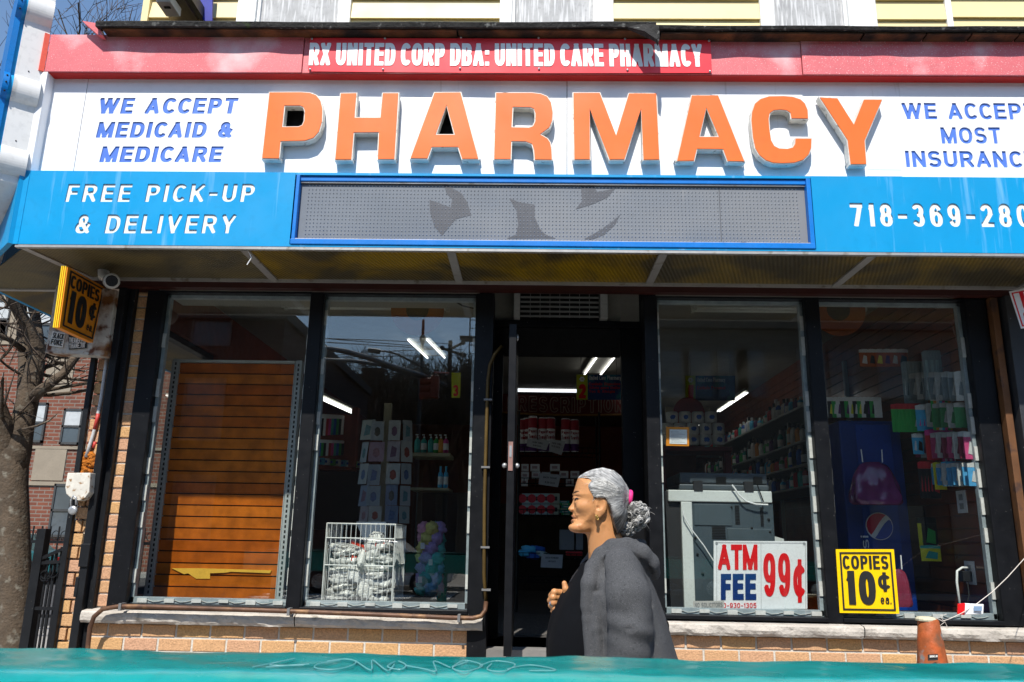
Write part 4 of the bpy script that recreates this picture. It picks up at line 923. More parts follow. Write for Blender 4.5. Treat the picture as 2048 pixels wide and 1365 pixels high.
lsn = thing('red_letter_sign', 'white sign with red border and red letters, cut by the right picture edge', 'sign', tuple(P(2040, 655, -.35)))
lq = QUAD((-.35, -.45, -.35), (2042, 658), (2128, 648), (2108, 566), (2018, 584))
m_pwhite = mat('plastic_white', (.80, .81, .82), .35, var=.03); m_pred = mat('plastic_red', (.72, .008, .012), .35, var=.04); m_pblue = mat('plastic_blue', (.006, .035, .17), .35, var=.06)
board(lsn, 'panel', lq, m_pwhite, .006); quad_text('lettering', 'L', m_pred, lsn, lq, .2, .5, .42, .92, off=.008, wd=.6, wt=.22); quad_text('lettering', '8', m_pred, lsn, lq, .14, .12, .34, .42, off=.008, wd=.7, wt=.18)
bq2 = lambda u, v: lq[0].lerp(lq[1], u).lerp(lq[3].lerp(lq[2], u), v) + (lq[1] - lq[0]).cross(lq[3] - lq[0]).normalized() * .008
bb = MB()
for (u0, v0, u1, v1) in ((.04, .05, .96, .08), (.04, .92, .96, .95), (.04, .08, .065, .92)): bb.slab([bq2(u0, v0), bq2(u1, v0), bq2(u1, v1), bq2(u0, v1)], (0, -.002, 0))
build('border', bb, m_pred, lsn)
# weathered cone, string and packet
cnq = P(1856, 1237, -.85)
cn_ = thing('traffic_cone', 'rusty worn orange cone with a small sticker in front of the right window', 'cone', (cnq.x, -.85, 0))
prof = [(.20, .0), (.20, .03), (.155, .035)] + [(.155 - .105 * t, .035 + (cnq.z - .035 - .012) * t) for t in (0, .1, .2, .3, .4, .5, .6, .7, .8, .9, 1)] + [(.044, cnq.z - .004), (.03, cnq.z)]
build('cone_body', MB().lathe((cnq.x, -.85, 0), prof, 28), mat('cone_rust', (.34, .085, .022), .6, var=.35, vs=10, bump=.5, bs=40, stain=[((.16, .07, .035), 13, .50, .66), ((.22, .21, .2), 9, .60, .66), ((.55, .10, .02), 6, .55, .7)]), cn_, smooth=True)
m_cord = mat('string_pale', (.62, .56, .50), .8)
build('tape_wrap', MB().lathe((cnq.x - .012, -.85, cnq.z - .012), [(.048, 0), (.05, .008), (.046, .016), (.03, .02)], 14), mat('tape_cream', (.6, .56, .40), .8), cn_)
sp3 = P(1866, 1313, -1.0); build('sticker', MB().slab([P(1857, 1322, -.962), P(1876, 1321, -.962), P(1876, 1309, -.956), P(1857, 1310, -.956)], (0, .006, 0)), m_ink, cn_)
sst = [P(1857, 1322, -.964), P(1876, 1321, -.964), P(1876, 1309, -.958), P(1857, 1310, -.958)]
quad_text('lettering', 'BRKLN', m_paper, cn_, sst, .1, .5, .9, .85, off=.003, **TK)
stg = MB().tube([P(x, y, -.8) for x, y in ((1872, 1236), (1885, 1243), (1900, 1238), (1925, 1226))] + [P(x, y, -.75 + i * .05) for i, (x, y) in enumerate(((1955, 1207), (1985, 1184), (2015, 1155), (2060, 1105)))] + [Vector((3.14, -.145, P(2060, 1105, -.4).z + .16))], .0021, 6)
stg.tube([P(x, y, -.8) for x, y in ((1873, 1237), (1880, 1252), (1890, 1244), (1895, 1256))], .0018, 5).tube([P(x, y, -.8) for x, y in ((1886, 1241), (1880, 1232), (1893, 1229))], .0018, 5)
single('string', stg, m_cord, 'pale string tied to the worn cone and stretched up to the right', 'string')
pk = thing('litter_packet', 'small red and white packet hanging on the string beside the worn cone', 'packet', tuple(P(1945, 1232, -.78)))
build('packet_body', MB().slab([P(1928, 1230, -.78), P(1967, 1229, -.77), P(1968, 1209, -.77), P(1929, 1207, -.78)], (0, .012, 0)), m_pwhite, pk, bev=.003)
build('packet_end', MB().slab([P(1916, 1229, -.79), P(1930, 1231, -.783), P(1931, 1207, -.783), P(1917, 1208, -.79)], (0, .014, 0)), m_pred, pk, bev=.003)
build('print', MB().slab([P(1948, 1222, -.785), P(1964, 1222, -.785), P(1964, 1213, -.785), P(1948, 1213, -.785)], (0, .002, 0)), mat('print_blue', (.2, .3, .45), .6), pk)

# ================================================================== painted barrier in the foreground
ZT_ = 1.229
m_teal = mat('teal_paint', (.004, .255, .245), .24, var=.10, vs=3, bump=.5, bs=9, coat=.5, stain=((.05, .30, .32), 5, .60, .80))
br_ = thing('painted_barrier', 'glossy teal painted wooden barrier with scratched scrawl in the foreground', 'barrier', (0, -4.05, 0))
b0, b1 = PZ(0, 1297, ZT_), PZ(2048, 1330, ZT_); f0, f1 = PZ(0, 1343, ZT_), PZ(2048, 1366, ZT_)
ex = lambda a, b_, t: a + (b_ - a) * t
bk0, bk1, fr0, fr1 = ex(b0, b1, -1.6), ex(b0, b1, 2.6), ex(f0, f1, -1.6), ex(f0, f1, 2.6)
def topfn(u, v):
    a = bk0.lerp(bk1, u); b_ = fr0.lerp(fr1, u); p = a.lerp(b_, v); x = p.x
    z = .0035 * noise.noise(Vector((x * 5, v * 2, 0))) + .0015 * noise.noise(Vector((x * 22, v * 9, 4)))
    if v > .8: z -= .012 * ((v - .8) / .2) ** 2
    y = p.y + .002 * noise.noise(Vector((x * 9, 7, v)))
    return (p.x, y, p.z + z)
mb = MB().grid(topfn, 420, 14)
def frontfn(u, v):
    p = fr0.lerp(fr1, u); k = .004 * noise.noise(Vector((p.x * 8, v * 5, 2))) + .003 * noise.noise(Vector((p.x * 25, v * 14, 6)))
    return (p.x, p.y - .006 * min(1, v * 9) + (.012 if .38 < v < .42 else 0) + k, p.z - .012 - .22 * v)
mb.grid(frontfn, 300, 8)
build('top_board', mb, m_teal, br_, smooth=True)
bm_ = MB()
bm_.hexa([fr0 + Vector((0, .015, -.22)), fr1 + Vector((0, .015, -.22)), bk1 + Vector((0, -.01, -.22)), bk0 + Vector((0, -.01, -.22)), fr0 + Vector((0, .02, -.03)), fr1 + Vector((0, .02, -.03)), bk1 + Vector((0, -.01, -.02)), bk0 + Vector((0, -.01, -.02))])
build('beam', bm_, m_teal, br_)
for t in (.02, .34, .66, .98): q = fr0.lerp(bk0, .5).lerp(fr1.lerp(bk1, .5), t); build('post', MB().box(q.x - .05, q.x + .05, q.y - .05, q.y + .05, 0, q.z - .21), m_teal, br_)
gr = MB()
def scr(pts, r=.0007):
    pp = [PZ(x, y, ZT_ + .004) for x, y in pts]; sm_ = []
    for i in range(len(pp) - 1):
        a, b_, c, d = pp[max(0, i - 1)], pp[i], pp[i + 1], pp[min(len(pp) - 1, i + 2)]
        for k in range(6):
            t = k / 6; sm_.append(.5 * ((2 * b_) + (c - a) * t + (2 * a - 5 * b_ + 4 * c - d) * t * t + (3 * b_ - 3 * c + d - a) * t ** 3))
    sm_ = [Vector((p.x, p.y, topz(p))) for p in sm_]; gr.tube(sm_, r, 5)
def topz(p): return ZT_ + .003
scr([(505, 1333), (560, 1322), (590, 1316), (540, 1329), (618, 1329)]); scr([(618, 1327), (520, 1334)])
scr([(680, 1319), (640, 1326), (630, 1334), (665, 1338), (700, 1331), (712, 1322), (690, 1317), (650, 1322)])
scr([(712, 1321), (742, 1339), (745, 1319), (775, 1340), (790, 1325)]); scr([(790, 1322), (775, 1332), (800, 1338), (812, 1329), (795, 1320)])
scr([(812, 1330), (850, 1337), (872, 1341), (868, 1321), (905, 1336)]); scr([(905, 1332), (930, 1320), (965, 1330), (930, 1342), (905, 1334), (940, 1321)])
scr([(960, 1330), (990, 1321), (1030, 1327), (1010, 1341), (975, 1338), (985, 1325)]); scr([(1015, 1337), (1060, 1329), (1112, 1339), (1050, 1340)])
build('scratched_scrawl', gr, mat('scratch_pale', (.16, .36, .37), .5), br_)

# ================================================================== street at the left
ap = thing('brick_apartment_block', 'red brick apartment block with beige bands across the side street', 'building', (-18, 26, 0))
AY = 24.0
build('wall', MB().box(-50, 2, AY, AY + 8, -.1, 11.6), brickmat('red_brick', (.19, .058, .030), (.145, .042, .024), (.20, .165, .135), .42, .14, .018), ap)
m_beige = mat('beige_block', (.27, .225, .17), .85, var=.08, vs=2)
bz = MB()
def apx(x0, y0, x1, y1): a, b_ = P(x0, y0, AY), P(x1, y1, AY); return a.x, b_.x, b_.z, a.z
zz_ = [apx(0, 891, 1, 897)[2:], apx(0, 962, 1, 970)[2:]]
for (z0, z1) in zz_: bz.box(-50, 2, AY - .06, AY, z0, z1)
x0, x1, z0, z1 = apx(100, 724, 141, 788); pw = 5.2
for k in range(-5, 3):
    for (q, dd) in ((apx(100, 700, 141, 788), 0), (apx(73, 897, 126, 962), 0), (apx(9, 560, 44, 690), 0)):
        bz.box(q[0] + k * pw * .98, q[1] + k * pw * .98, AY - .05, AY, q[2], q[3])
build('beige_band', bz, m_beige, ap)
m_wfr = mat('dark_window_frame', (.05, .05, .05), .5); m_wgl = mat('window_glass_dark', (.06, .075, .09), .12, var=.3, vs=.6); m_blind = mat('window_blind', (.45, .47, .48), .6)
wsrc = [apx(57, 806, 86, 886), apx(131, 818, 159, 890), apx(50, 610, 100, 690), apx(-30, 600, 14, 680), apx(-25, 975, 38, 1075), apx(112, 968, 150, 1075)]
for i, (x0, x1, z0, z1) in enumerate(wsrc):
    for k in (-1, 0, 1):
        xo = k * pw * 1.02
        if k and i > 3: continue
        f = MB().box(x0 + xo, x1 + xo, AY - .09, AY - .02, z0, z0 + .08).box(x0 + xo, x1 + xo, AY - .09, AY - .02, z1 - .08, z1).box(x0 + xo, x0 + xo + .07, AY - .09, AY - .02, z0, z1).box(x1 + xo - .07, x1 + xo, AY - .09, AY - .02, z0, z1).box(x0 + xo, x1 + xo, AY - .09, AY - .02, (z0 + z1) / 2 - .04, (z0 + z1) / 2 + .04)
        if i == 2: f.box((x0 + x1) / 2 + xo - .08, (x0 + x1) / 2 + xo + .08, AY - .09, AY - .02, z0, z1)
        wf = build('window', f, m_wfr, ap)
        build('pane', MB().box(x0 + xo + .05, x1 + xo - .05, AY - .05, AY - .03, z0 + .05, z1 - .05), m_wgl, wf)
        if i < 4: build('blind', MB().box(x0 + xo + .07, x1 + xo - .07, AY - .058, AY - .052, (z0 + z1) / 2, z1 - .08), m_blind, wf)
build('roof', MB().box(-50.2, 2.2, AY - .25, AY + 8.2, 11.6, 11.95), m_beige, ap)
# teal sedan
m_car = mat('car_teal', (.004, .085, .095), .22, var=.05, coat=.8); m_tyre = mat('tyre', (.015, .015, .015), .8); m_rim = mat('wheel_rim', (.4, .4, .4), .3, metal=.8); m_carglass = mat('car_glass', (.015, .02, .025), .08)
def make_car(cr, CY_, cz, label, m_body, sgn=1):
    car = thing('parked_car', label, 'car', (cr - 2.2, CY_ + .85, cz))
    def carprof(pts, y0, y1, nm, m, bev=.05): return build(nm, MB().slab([(cr - x, y0, cz + z) for x, z in pts], (0, y1 - y0, 0)), m, car, bev=bev)
    carprof([(.05, .35), (.0, .6), (.06, .82), (.35, .9), (1.0, .95), (3.3, .98), (4.3, .9), (4.5, .7), (4.5, .35), (4.0, .25), (.5, .25)], CY_, CY_ + 1.7, 'body', m_body)
    carprof([(.95, .94), (1.55, 1.38), (2.6, 1.43), (3.1, 1.38), (3.75, .95)], CY_ + .12, CY_ + 1.58, 'roof', m_body)
    for ys in (CY_ + .10, CY_ + 1.57):
        carprof([(1.12, .97), (1.62, 1.32), (2.25, 1.34), (2.25, .98)], ys, ys + .03, 'side_window', m_carglass, 0)
        carprof([(2.33, .98), (2.33, 1.34), (2.95, 1.32), (3.45, .98)], ys, ys + .03, 'side_window', m_carglass, 0)
    for x in (.85, 3.6):
        for yw, s_ in ((CY_ + .08, -1), (CY_ + 1.62, 1)):
            wl = build('wheel', MB().lathe((cr - x, yw, cz + .32), [(.2, -.1), (.31, -.09), (.32, 0), (.31, .09), (.2, .1)], 20, 'y'), m_tyre, car, smooth=True); build('rim', MB().lathe((cr - x, yw + s_ * .08, cz + .32), [(.02, -.03), (.19, -.02), (.2, .0), (.19, .02), (.02, .03)], 14, 'y'), m_rim, wl)
    for yl in (CY_ + .05, CY_ + 1.4):
        build('tail_light', MB().box(cr - .1, cr + .005, yl, yl + .25, cz + .62, cz + .76), m_pred, car, bev=.01); build('headlight', MB().box(cr - 4.5, cr - 4.4, yl, yl + .25, cz + .6, cz + .74), m_pwhite, car, bev=.01)
make_car(P(112, 1110, 18.0).x, 18.0, -.12, 'dark teal sedan parked across the side street behind the tree', m_car)
make_car(-2.0, -18.6, -.12, 'white sedan parked across the road, mirrored low in the second window', mat('car_white', (.6, .6, .6), .25, coat=.6))
make_car(8.5, -18.6, -.12, 'black sedan parked across the road, mirrored low in the right windows', mat('car_black', (.012, .012, .014), .2, coat=.8))
# iron fence
fn_ = thing('iron_fence', 'black iron fence with ring ornaments between the tree and the shop corner', 'fence', (P(90, 1290, 1.3).x, 1.3, 0))
FY = 1.3; xf = lambda px: P(px, 1200, FY).x; zf = lambda py: P(95, py, FY).z
build('post', MB().box(xf(58) , xf(76), FY - .04, FY + .04, 0, zf(1058)), m_iron, fn_, bev=.003)
build('post', MB().box(xf(118), xf(134), FY - .04, FY + .04, 0, zf(1040)), m_iron, fn_, bev=.003)
for px in (84, 92, 100, 109): build('bar', MB().box(xf(px) - .007, xf(px) + .007, FY - .007, FY + .007, .05, zf(1116 - (px - 84) * .9)), m_iron, fn_)
for ya_, yb_ in ((1126, 1090), (1128, 1122), (1217, 1217)): build('rail', bar(MB(), (xf(56), FY - .02, zf(ya_)), (xf(130), FY - .02, zf(yb_)), .012, .012), m_iron, fn_)
og = MB()
for (px, py, r) in ((88, 1140, .055), (100, 1138, .05), (84, 1152, .03)):
    og.tube([(xf(px) + r * math.cos(t), FY - .02, zf(py) + r * 1.3 * math.sin(t)) for t in [k * math.pi / 8 for k in range(17)]], .006, 5)
build('scroll', og, m_iron, fn_)
f2 = thing('iron_fence', 'lower black spiked fence with scroll band further back along the side street', 'fence', (P(95, 1085, 6).x, 6.0, 0))
fb = MB(); xx = -9.5
while xx < -3.3: fb.box(xx, xx + .014, 5.99, 6.01, .05, 1.45); xx += .12
fb.box(-9.5, -3.3, 5.98, 6.02, 1.22, 1.26).box(-9.5, -3.3, 5.98, 6.02, .25, .29)
build('bars', fb, m_iron, f2)
og = MB(); xx = -9.4
while xx < -3.4:
    og.tube([(xx + .05 * math.cos(t), 5.98, 1.33 + .06 * math.sin(t)) for t in [k * math.pi / 6 for k in range(13)]], .006, 4); xx += .12
build('scroll_band', og, m_iron, f2)

# trees
m_bark = mat('bark', (.085, .062, .042), .9, var=.3, vs=9, bump=1.0, bs=45, stain=[((.20, .185, .15), 14, .56, .72), ((.07, .055, .04), 22, .54, .7)])
m_twig = mat('twig_bark', (.075, .055, .042), .9, var=.3)
def branch(mb, tw, p, d, ln, r, depth, rng, minr=.004):
    n = 5; pts = [p.copy()]; rs = [r]; q = p.copy(); dd = d.copy()
    for i in range(n):
        dd = (dd + Vector((rng.uniform(-.2, .2), rng.uniform(-.2, .2), rng.uniform(-.08, .2)))).normalized(); q = q + dd * (ln / n); pts.append(q.copy()); rs.append(r * (1 - .55 * (i + 1) / n))
    (mb if r > .012 else tw).tube(pts, rs, 7 if r > .03 else 4 if r > .008 else 3, cap=False)
    if depth <= 0: return
    for k in range(rng.randint(3, 4) if depth > 1 else rng.randint(3, 6)):
        t = rng.uniform(.3, 1.0); i = min(n, int(t * n)); a = Vector((rng.uniform(-1, 1), rng.uniform(-1, 1), rng.uniform(-.25, .8))).normalized()
        branch(mb, tw, pts[i], (dd * .75 + a * .75).normalized(), ln * rng.uniform(.5, .75), max(minr, rs[i] * rng.uniform(.45, .7)), depth - 1, rng, minr)
rng = random.Random(11)
tr_ = thing('bare_street_tree', 'bare grey street tree forking low beside the shop corner', 'tree', (P(30, 1290, 2.0).x, 2.0, 0))
TY = 2.0; tp = lambda x, y, dy=0: P(x, y, TY + dy)
tk = MB(); tw = MB()
t0 = tp(30, 1290); tk.tube([(t0.x, TY, -.02), (t0.x, TY, .25), tp(30, 1200), tp(27, 1050), tp(24, 970), tp(25, 915), tp(30, 870), tp(36, 845)], [.185, .15, .135, .13, .13, .135, .11, .06], 14)
def limb(pts, rs, d=1):
    pp = [tp(*a) for a in pts]; tk.tube(pp, rs, 10)
    for i in range(1, len(pp)):
        for k in range(1 + i % 2):
            a = Vector((rng.uniform(-1, 1), rng.uniform(-1, 1), rng.uniform(-.3, .7))).normalized(); branch(tk, tw, pp[i], a, rng.uniform(.5, .9), rs[i] * .22, d, rng, .003)
limb([(26, 960), (34, 905), (44, 850), (58, 790), (68, 745), (76, 700), (58, 660, -.1), (38, 625, -.2), (24, 595, -.3), (10, 560, -.4)], [.11, .12, .105, .095, .085, .075, .06, .055, .05, .045])
limb([(22, 970), (14, 915), (6, 860, -.1), (-12, 800, -.2), (-30, 740, -.3), (-60, 640, -.4)], [.11, .12, .10, .08, .07, .05])
limb([(50, 800), (50, 755, .1), (49, 710, .15), (44, 670, .2), (44, 620, .2), (40, 540, .3)], [.075, .062, .056, .05, .045, .04])
limb([(76, 705), (74, 670, .1), (72, 640, .15), (64, 612, .2), (60, 560, .2)], [.055, .05, .045, .042, .04])
limb([(62, 800), (80, 782, -.1), (100, 768, -.1), (128, 746, 0), (150, 716, .1), (175, 690, .2), (220, 640, .4)], [.055, .05, .046, .042, .038, .033, .025])
limb([(60, 765), (90, 735, .2), (120, 726, .3), (150, 728, .4)], [.03, .024, .018, .012])
limb([(46, 700), (20, 680, -.2), (0, 672, -.3), (-30, 660, -.4)], [.03, .025, .022, .018])
limb([(24, 862), (50, 858, -.2), (75, 852, -.3), (98, 842, -.3), (114, 828, -.3)], [.012, .011, .01, .008, .004], 0)
top = [tp(24, 520, -.3), tp(40, 500, .2), tp(70, 500, .2), tp(-40, 560, -.3)]
for q in top:
    for k in range(3):
        branch(tk, tw, q, Vector((rng.uniform(-.35, .6), rng.uniform(-.2, .6), 1)).normalized(), rng.uniform(1.5, 2.1), .045, 4, rng, .0035)
build('trunk', tk, m_bark, tr_, smooth=True); build('crown', tw, m_twig, tr_)

# ================================================================== behind the glass
m_lit = mat('lit_tube', (1.0, .98, .92), .5, var=0, fine=0, emit=2.6)
m_tubeoff = mat('unlit_tube', (.62, .62, .58), .35, var=.03); m_fix = mat('fixture_white', (.46, .46, .42), .5, var=.05)
m_grey = mat('shelf_grey', (.42, .45, .45), .45, var=.08, vs=5); m_slot = mat('slot_black', (.004, .004, .004), .8)
m_slat = tintmat('amber_slat', (.46, .095, .006), (.64, .175, .014), .32, .12, 9)
m_raw = mat('raw_board', (.78, .44, .05), .8, var=.12); m_dkshelf = mat('dark_shelf', (.02, .02, .022), .5)
m_wire = mat('white_wire', (.74, .74, .72), .4); m_bag = mat('bag_plastic', (.72, .71, .68), .22, var=.10, vs=9, bump=.7, bs=50, coat=.3); m_bagred = mat('bag_red', (.72, .06, .03), .3)
def bxc(mb, c, sx, sy, sz): return mb.box(c[0] - sx / 2, c[0] + sx / 2, c[1] - sy / 2, c[1] + sy / 2, c[2] - sz / 2, c[2] + sz / 2)

# slat display, first pane
YG = .36
xl, xr = P(333, 950, YG).x, P(573, 950, YG).x; zt_, zb_ = P(470, 724, YG).z, .968
gd = thing('slat_display', 'tall amber slat panel display with grey slotted uprights in the first window', 'display stand', ((xl + xr) / 2, YG, zb_))
for x in (xl - .015, xr + .03):
    up = build('upright', MB().box(x - .022, x + .022, YG - .03, YG + .03, zb_, zt_ + .01).box(x - .034, x - .026, YG - .02, YG + .03, zb_, zt_), m_grey, gd, bev=.003)
    sl = MB(); z = zb_ + .03
    while z < zt_ - .03: sl.box(x - .0055, x + .0055, YG - .0315, YG - .0305, z, z + .02); z += .034
    build('slots', sl, m_slot, up)
build('top_rail', MB().box(xl, xr, YG - .02, YG + .02, zt_ - .012, zt_ + .008), mat('rail_cream', (.5, .5, .45), .5), gd)
sb = MB(); z = zb_; k = 0; pitch = (zt_ - zb_ - .012) / 21
while z < zt_ - .02:
    sb.tint = random.random(); e1, e2 = random.uniform(-.0015, .0015), random.uniform(-.0015, .0015)
    sb.hexa([(xl, YG - .004 + e1, z + .004), (xr, YG - .004 + e2, z + .004), (xr, YG + .02, z + .004), (xl, YG + .02, z + .004), (xl, YG - .010 + e1, z + pitch - .005), (xr, YG - .010 + e2, z + pitch - .005), (xr, YG + .02, z + pitch - .005), (xl, YG + .02, z + pitch - .005)]); z += pitch
build('slats', sb, m_slat, gd); build('slat_backing', MB().box(xl, xr, YG + .008, YG + .03, zb_, zt_ - .012), mat('groove_brown', (.06, .028, .006), .7), gd)
tq = [(343, 1137), (368, 1149), (376, 1147), (392, 1158), (420, 1158), (420, 1147), (450, 1146), (462, 1144), (540, 1147), (543, 1141), (470, 1139), (400, 1137)]
build('torn_patch', MB().slab([P(x, y, YG - .013) for x, y in tq], (0, .004, 0)), m_raw, gd)
dk = MB(); 
for i in range(7): dk.box(P(556, 1150, .40).x, P(592, 1150, .40).x, .38, .42, .97 + i * .047, 1.012 + i * .047)
dk.box(P(557, 1150, .40).x, P(590, 1150, .40).x, .42, .60, .97, 1.29)
single('ribbed_black_unit', dk, m_dkshelf, 'low black ribbed unit beside the amber slat display', 'shelf unit', bev=.003)
# light fittings on the ceiling drop
def fitting(x0, x1, y, Y, lab, lit=False):
    a, b_ = P(x0, y, Y), P(x1, y + 6, Y); z = (a.z + b_.z) / 2
    t = thing('strip_light', lab, 'ceiling light', ((a.x + b_.x) / 2, Y, z), 'strip lights in the shop')
    build('light_tray', MB().box(a.x, b_.x, Y - .06, Y + .06, z + .03, z + .075), m_fix, t, bev=.004)
    for dy in (-.04, .04):
        build('tube', MB().tube([(a.x + .02, Y + dy, z), (b_.x - .02, Y + dy, z)], .014, 10), m_tubeoff, t, smooth=True)
        build('tube_holder', MB().box(a.x, a.x + .025, Y + dy - .018, Y + dy + .018, z - .02, z + .035).box(b_.x - .025, b_.x, Y + dy - .018, Y + dy + .018, z - .02, z + .035), m_fix, t)
    ch = MB()
    for u in (.12, .85): x = a.x + (b_.x - a.x) * u; ch.tube([(x, Y, z + .07), (x + .01, Y, 3.36)], .004, 5)
    build('chain', ch, m_dkshelf, t)
fitting(566, 898, 611, .62, 'unlit twin strip light hanging over the basket in the left windows')
fitting(1384, 1728, 617, .62, 'unlit twin strip light hanging over the copier in the right windows')
single('black_cable', MB().tube([P(890, 588, .3), P(905, 600, .3), P(925, 612, .28), P(950, 618, .25)], .006, 6), m_dkshelf, 'black cable drooping below the ceiling at the right of the second window', 'cable')
def litpair(p, q, lab, gap=.19, rt=.009):
    p, q = Vector(p), Vector(q); d = (q - p).normalized(); s_ = d.cross(Vector((0, 0, 1))).normalized() * gap / 2
    t = thing('lit_strip_light', lab, 'ceiling light', tuple((p + q) / 2), 'strip lights in the shop')
    build('light_tray', MB().hexa([p - s_ * 1.3 + Vector((0, 0, .02)), p + s_ * 1.3 + Vector((0, 0, .02)), q + s_ * 1.3 + Vector((0, 0, .02)), q - s_ * 1.3 + Vector((0, 0, .02)), p - s_ + Vector((0, 0, .05)), p + s_ + Vector((0, 0, .05)), q + s_ + Vector((0, 0, .05)), q - s_ + Vector((0, 0, .05))]), m_fix, t)
    for k in (-1, 1): build('tube', MB().tube([p + s_ * k, q + s_ * k], rt, 8), m_lit, t, smooth=True)
litpair(PZ(835, 680, 3.28), PZ(872, 716, 3.28), 'lit twin strip light on the ceiling behind the second window')
litpair(PZ(1212, 714, 3.30), PZ(1185, 750, 3.30), 'lit twin strip light on the ceiling seen above the aisle sign')
litpair(PZ(640, 795, 2.75), PZ(708, 826, 2.75), 'lit twin strip light over the left wall shelves', .06)
single('cornice_light', MB().box(P(1030, 782, 5.4).x, P(1320, 782, 5.4).x, 5.38, 5.45, P(1130, 784, 5.4).z, P(1130, 779, 5.4).z), mat('cornice_lit', (.85, .9, .95), .4, emit=1.2, fine=0, var=0), 'thin bright light strip above the red lettered fascia at the back', 'strip light')
# eye discs stuck inside the glass
m_iris = mat('iris_orange', (.24, .055, .01), .6, var=.1); m_pupil = mat('pupil_black', (.01, .01, .01), .6)
for px, lab in ((835, 'orange ring disc with dark centre hanging at the top of the second window'), (1676, 'orange ring disc with dark centre hanging at the top of the last window')):
    c = P(px, 620, .52); e = thing('ring_disc', lab, 'disc', tuple(c), 'ring discs hanging in the windows')
    build('ring', MB().lathe((c.x, .52, c.z), [(.04, -.004), (.20, -.004), (.20, .004), (.04, .004)], 40, 'y'), m_iris, e); build('centre', MB().lathe((c.x, .514, c.z), [(.005, -.003), (.085, -.003), (.085, .0)], 28, 'y'), m_pupil, e)
# back of the shop: dividing panels
single('orange_panel', MB().pxbox(470, 628, 545, 712, 3.2, .06), mat('panel_red', (.30, .04, .015), .5), 'red orange cabinet panel high on the wall behind the slat display', 'panel', bev=.004)
single('back_cabinet', MB().pxbox(700, 815, 712, 935, 2.6, .1).pxbox(640, 830, 708, 940, 2.9, .2), m_wall_in, 'dull red orange cabinet side behind the left wall shelves', 'cabinet')

# wire basket of packed bags
YBk = .20
bx0, bx1 = P(647, 1150, YBk).x, P(786, 1150, YBk).x; bz0, bz1 = .968, P(715, 1048, YBk).z; by1 = YBk + .46
bk_ = thing('wire_basket', 'white wire dump basket full of plastic wrapped bags in the second window', 'basket', ((bx0 + bx1) / 2, YBk + .2, bz0))
zm = P(715, 1077, YBk).z
fm = MB()
for z in (bz0 + .01, bz0 + .24, zm, bz1):
    fm.tube([(bx0, YBk, z), (bx1, YBk, z), (bx1, by1, z), (bx0, by1, z), (bx0, YBk, z)], .0045, 6)
for x, y in ((bx0, YBk), (bx1, YBk), (bx0, by1), (bx1, by1)): fm.tube([(x, y, bz0), (x, y, bz1)], .005, 6)
build('frame', fm, m_wire, bk_)
wm = MB()
for i in range(1, 14):
    x = bx0 + (bx1 - bx0) * i / 14
    for y in (YBk, by1): wm.tube([(x, y, bz0), (x, y, bz1)], .0024, 5)
for i in range(1, 12):
    y = YBk + (by1 - YBk) * i / 12
    for x in (bx0, bx1): wm.tube([(x, y, bz0), (x, y, bz1)], .0024, 5)
build('wires', wm, m_wire, bk_)
single('price_card', MB().slab([P(712, 1044, by1 - .02), P(772, 1044, by1 - .02), P(772, 1077, by1 - .06), P(725, 1077, by1 - .06)], (0, .004, 0)), m_pwhite, 'plain white card standing in the top of the wire basket', 'card')
def bagmesh(seed):
    m = MB(); r = random.Random(seed)
    def fn(u, v):
        th, ph = u * 2 * math.pi, v * math.pi; d = Vector((math.sin(ph) * math.cos(th), math.sin(ph) * math.sin(th), math.cos(ph)))
        q = Vector([math.copysign(abs(c) ** .55, c) for c in d]); k = 1 + .22 * noise.noise(d * 3.5 + Vector((seed, 0, 0))) + .12 * noise.noise(d * 9 + Vector((0, seed, 0)))
        return (q.x * .105 * k, q.y * .15 * k, q.z * .028 * (k + .25 * noise.noise(Vector((d.x * 6, d.y * 6, seed)))))
    return m.grid(fn, 26, 14)
protos = [build('wrapped_bag', bagmesh(i * 3.3), m_bag, smooth=True, loc=(0, 0, 0)) for i in range(3)]
spots = []
for colx in (.26, .74):
    for lv in range(10): spots.append((bx0 + (bx1 - bx0) * colx + random.uniform(-.012, .012), YBk + .165 + random.uniform(-.01, .01), bz0 + .035 + lv * .0345))
for i, (x, y, z) in enumerate(spots):
    o = protos[i] if i < 3 else protos[i % 3].copy()
    if i >= 3: COL.objects.link(o)
    o.location = (x, y, z); o.rotation_euler = (random.uniform(-.12, .12), random.uniform(-.16, .16), random.uniform(-.25, .25)); o.scale = (1.03, .95, random.uniform(.9, 1.15))
    tag(o, 'clear plastic wrapped white bag stacked in the wire basket, %s stack' % ('left' if i < 10 else 'right'), 'bag', 'wrapped bags in the left stack' if i < 10 else 'wrapped bags in the right stack')
for i, (px, py, rz) in enumerate(((712, 1140, .2), (748, 1092, -.4), (735, 1170, .1), (728, 1120, 1.2))):
    c = P(px, py, YBk + .05); o = protos[i % 3].copy(); COL.objects.link(o); o.location = c; o.rotation_euler = (1.35, .2 * i, rz); o.scale = (.55, .6, .8)
    tag(o, ('wrapped bag standing on end between the two stacks, middle', 'wrapped bag leaning on top of the right stack', 'wrapped bag standing on end at the foot of the stacks', 'wrapped bag tilted above the gap between stacks')[i], 'bag')
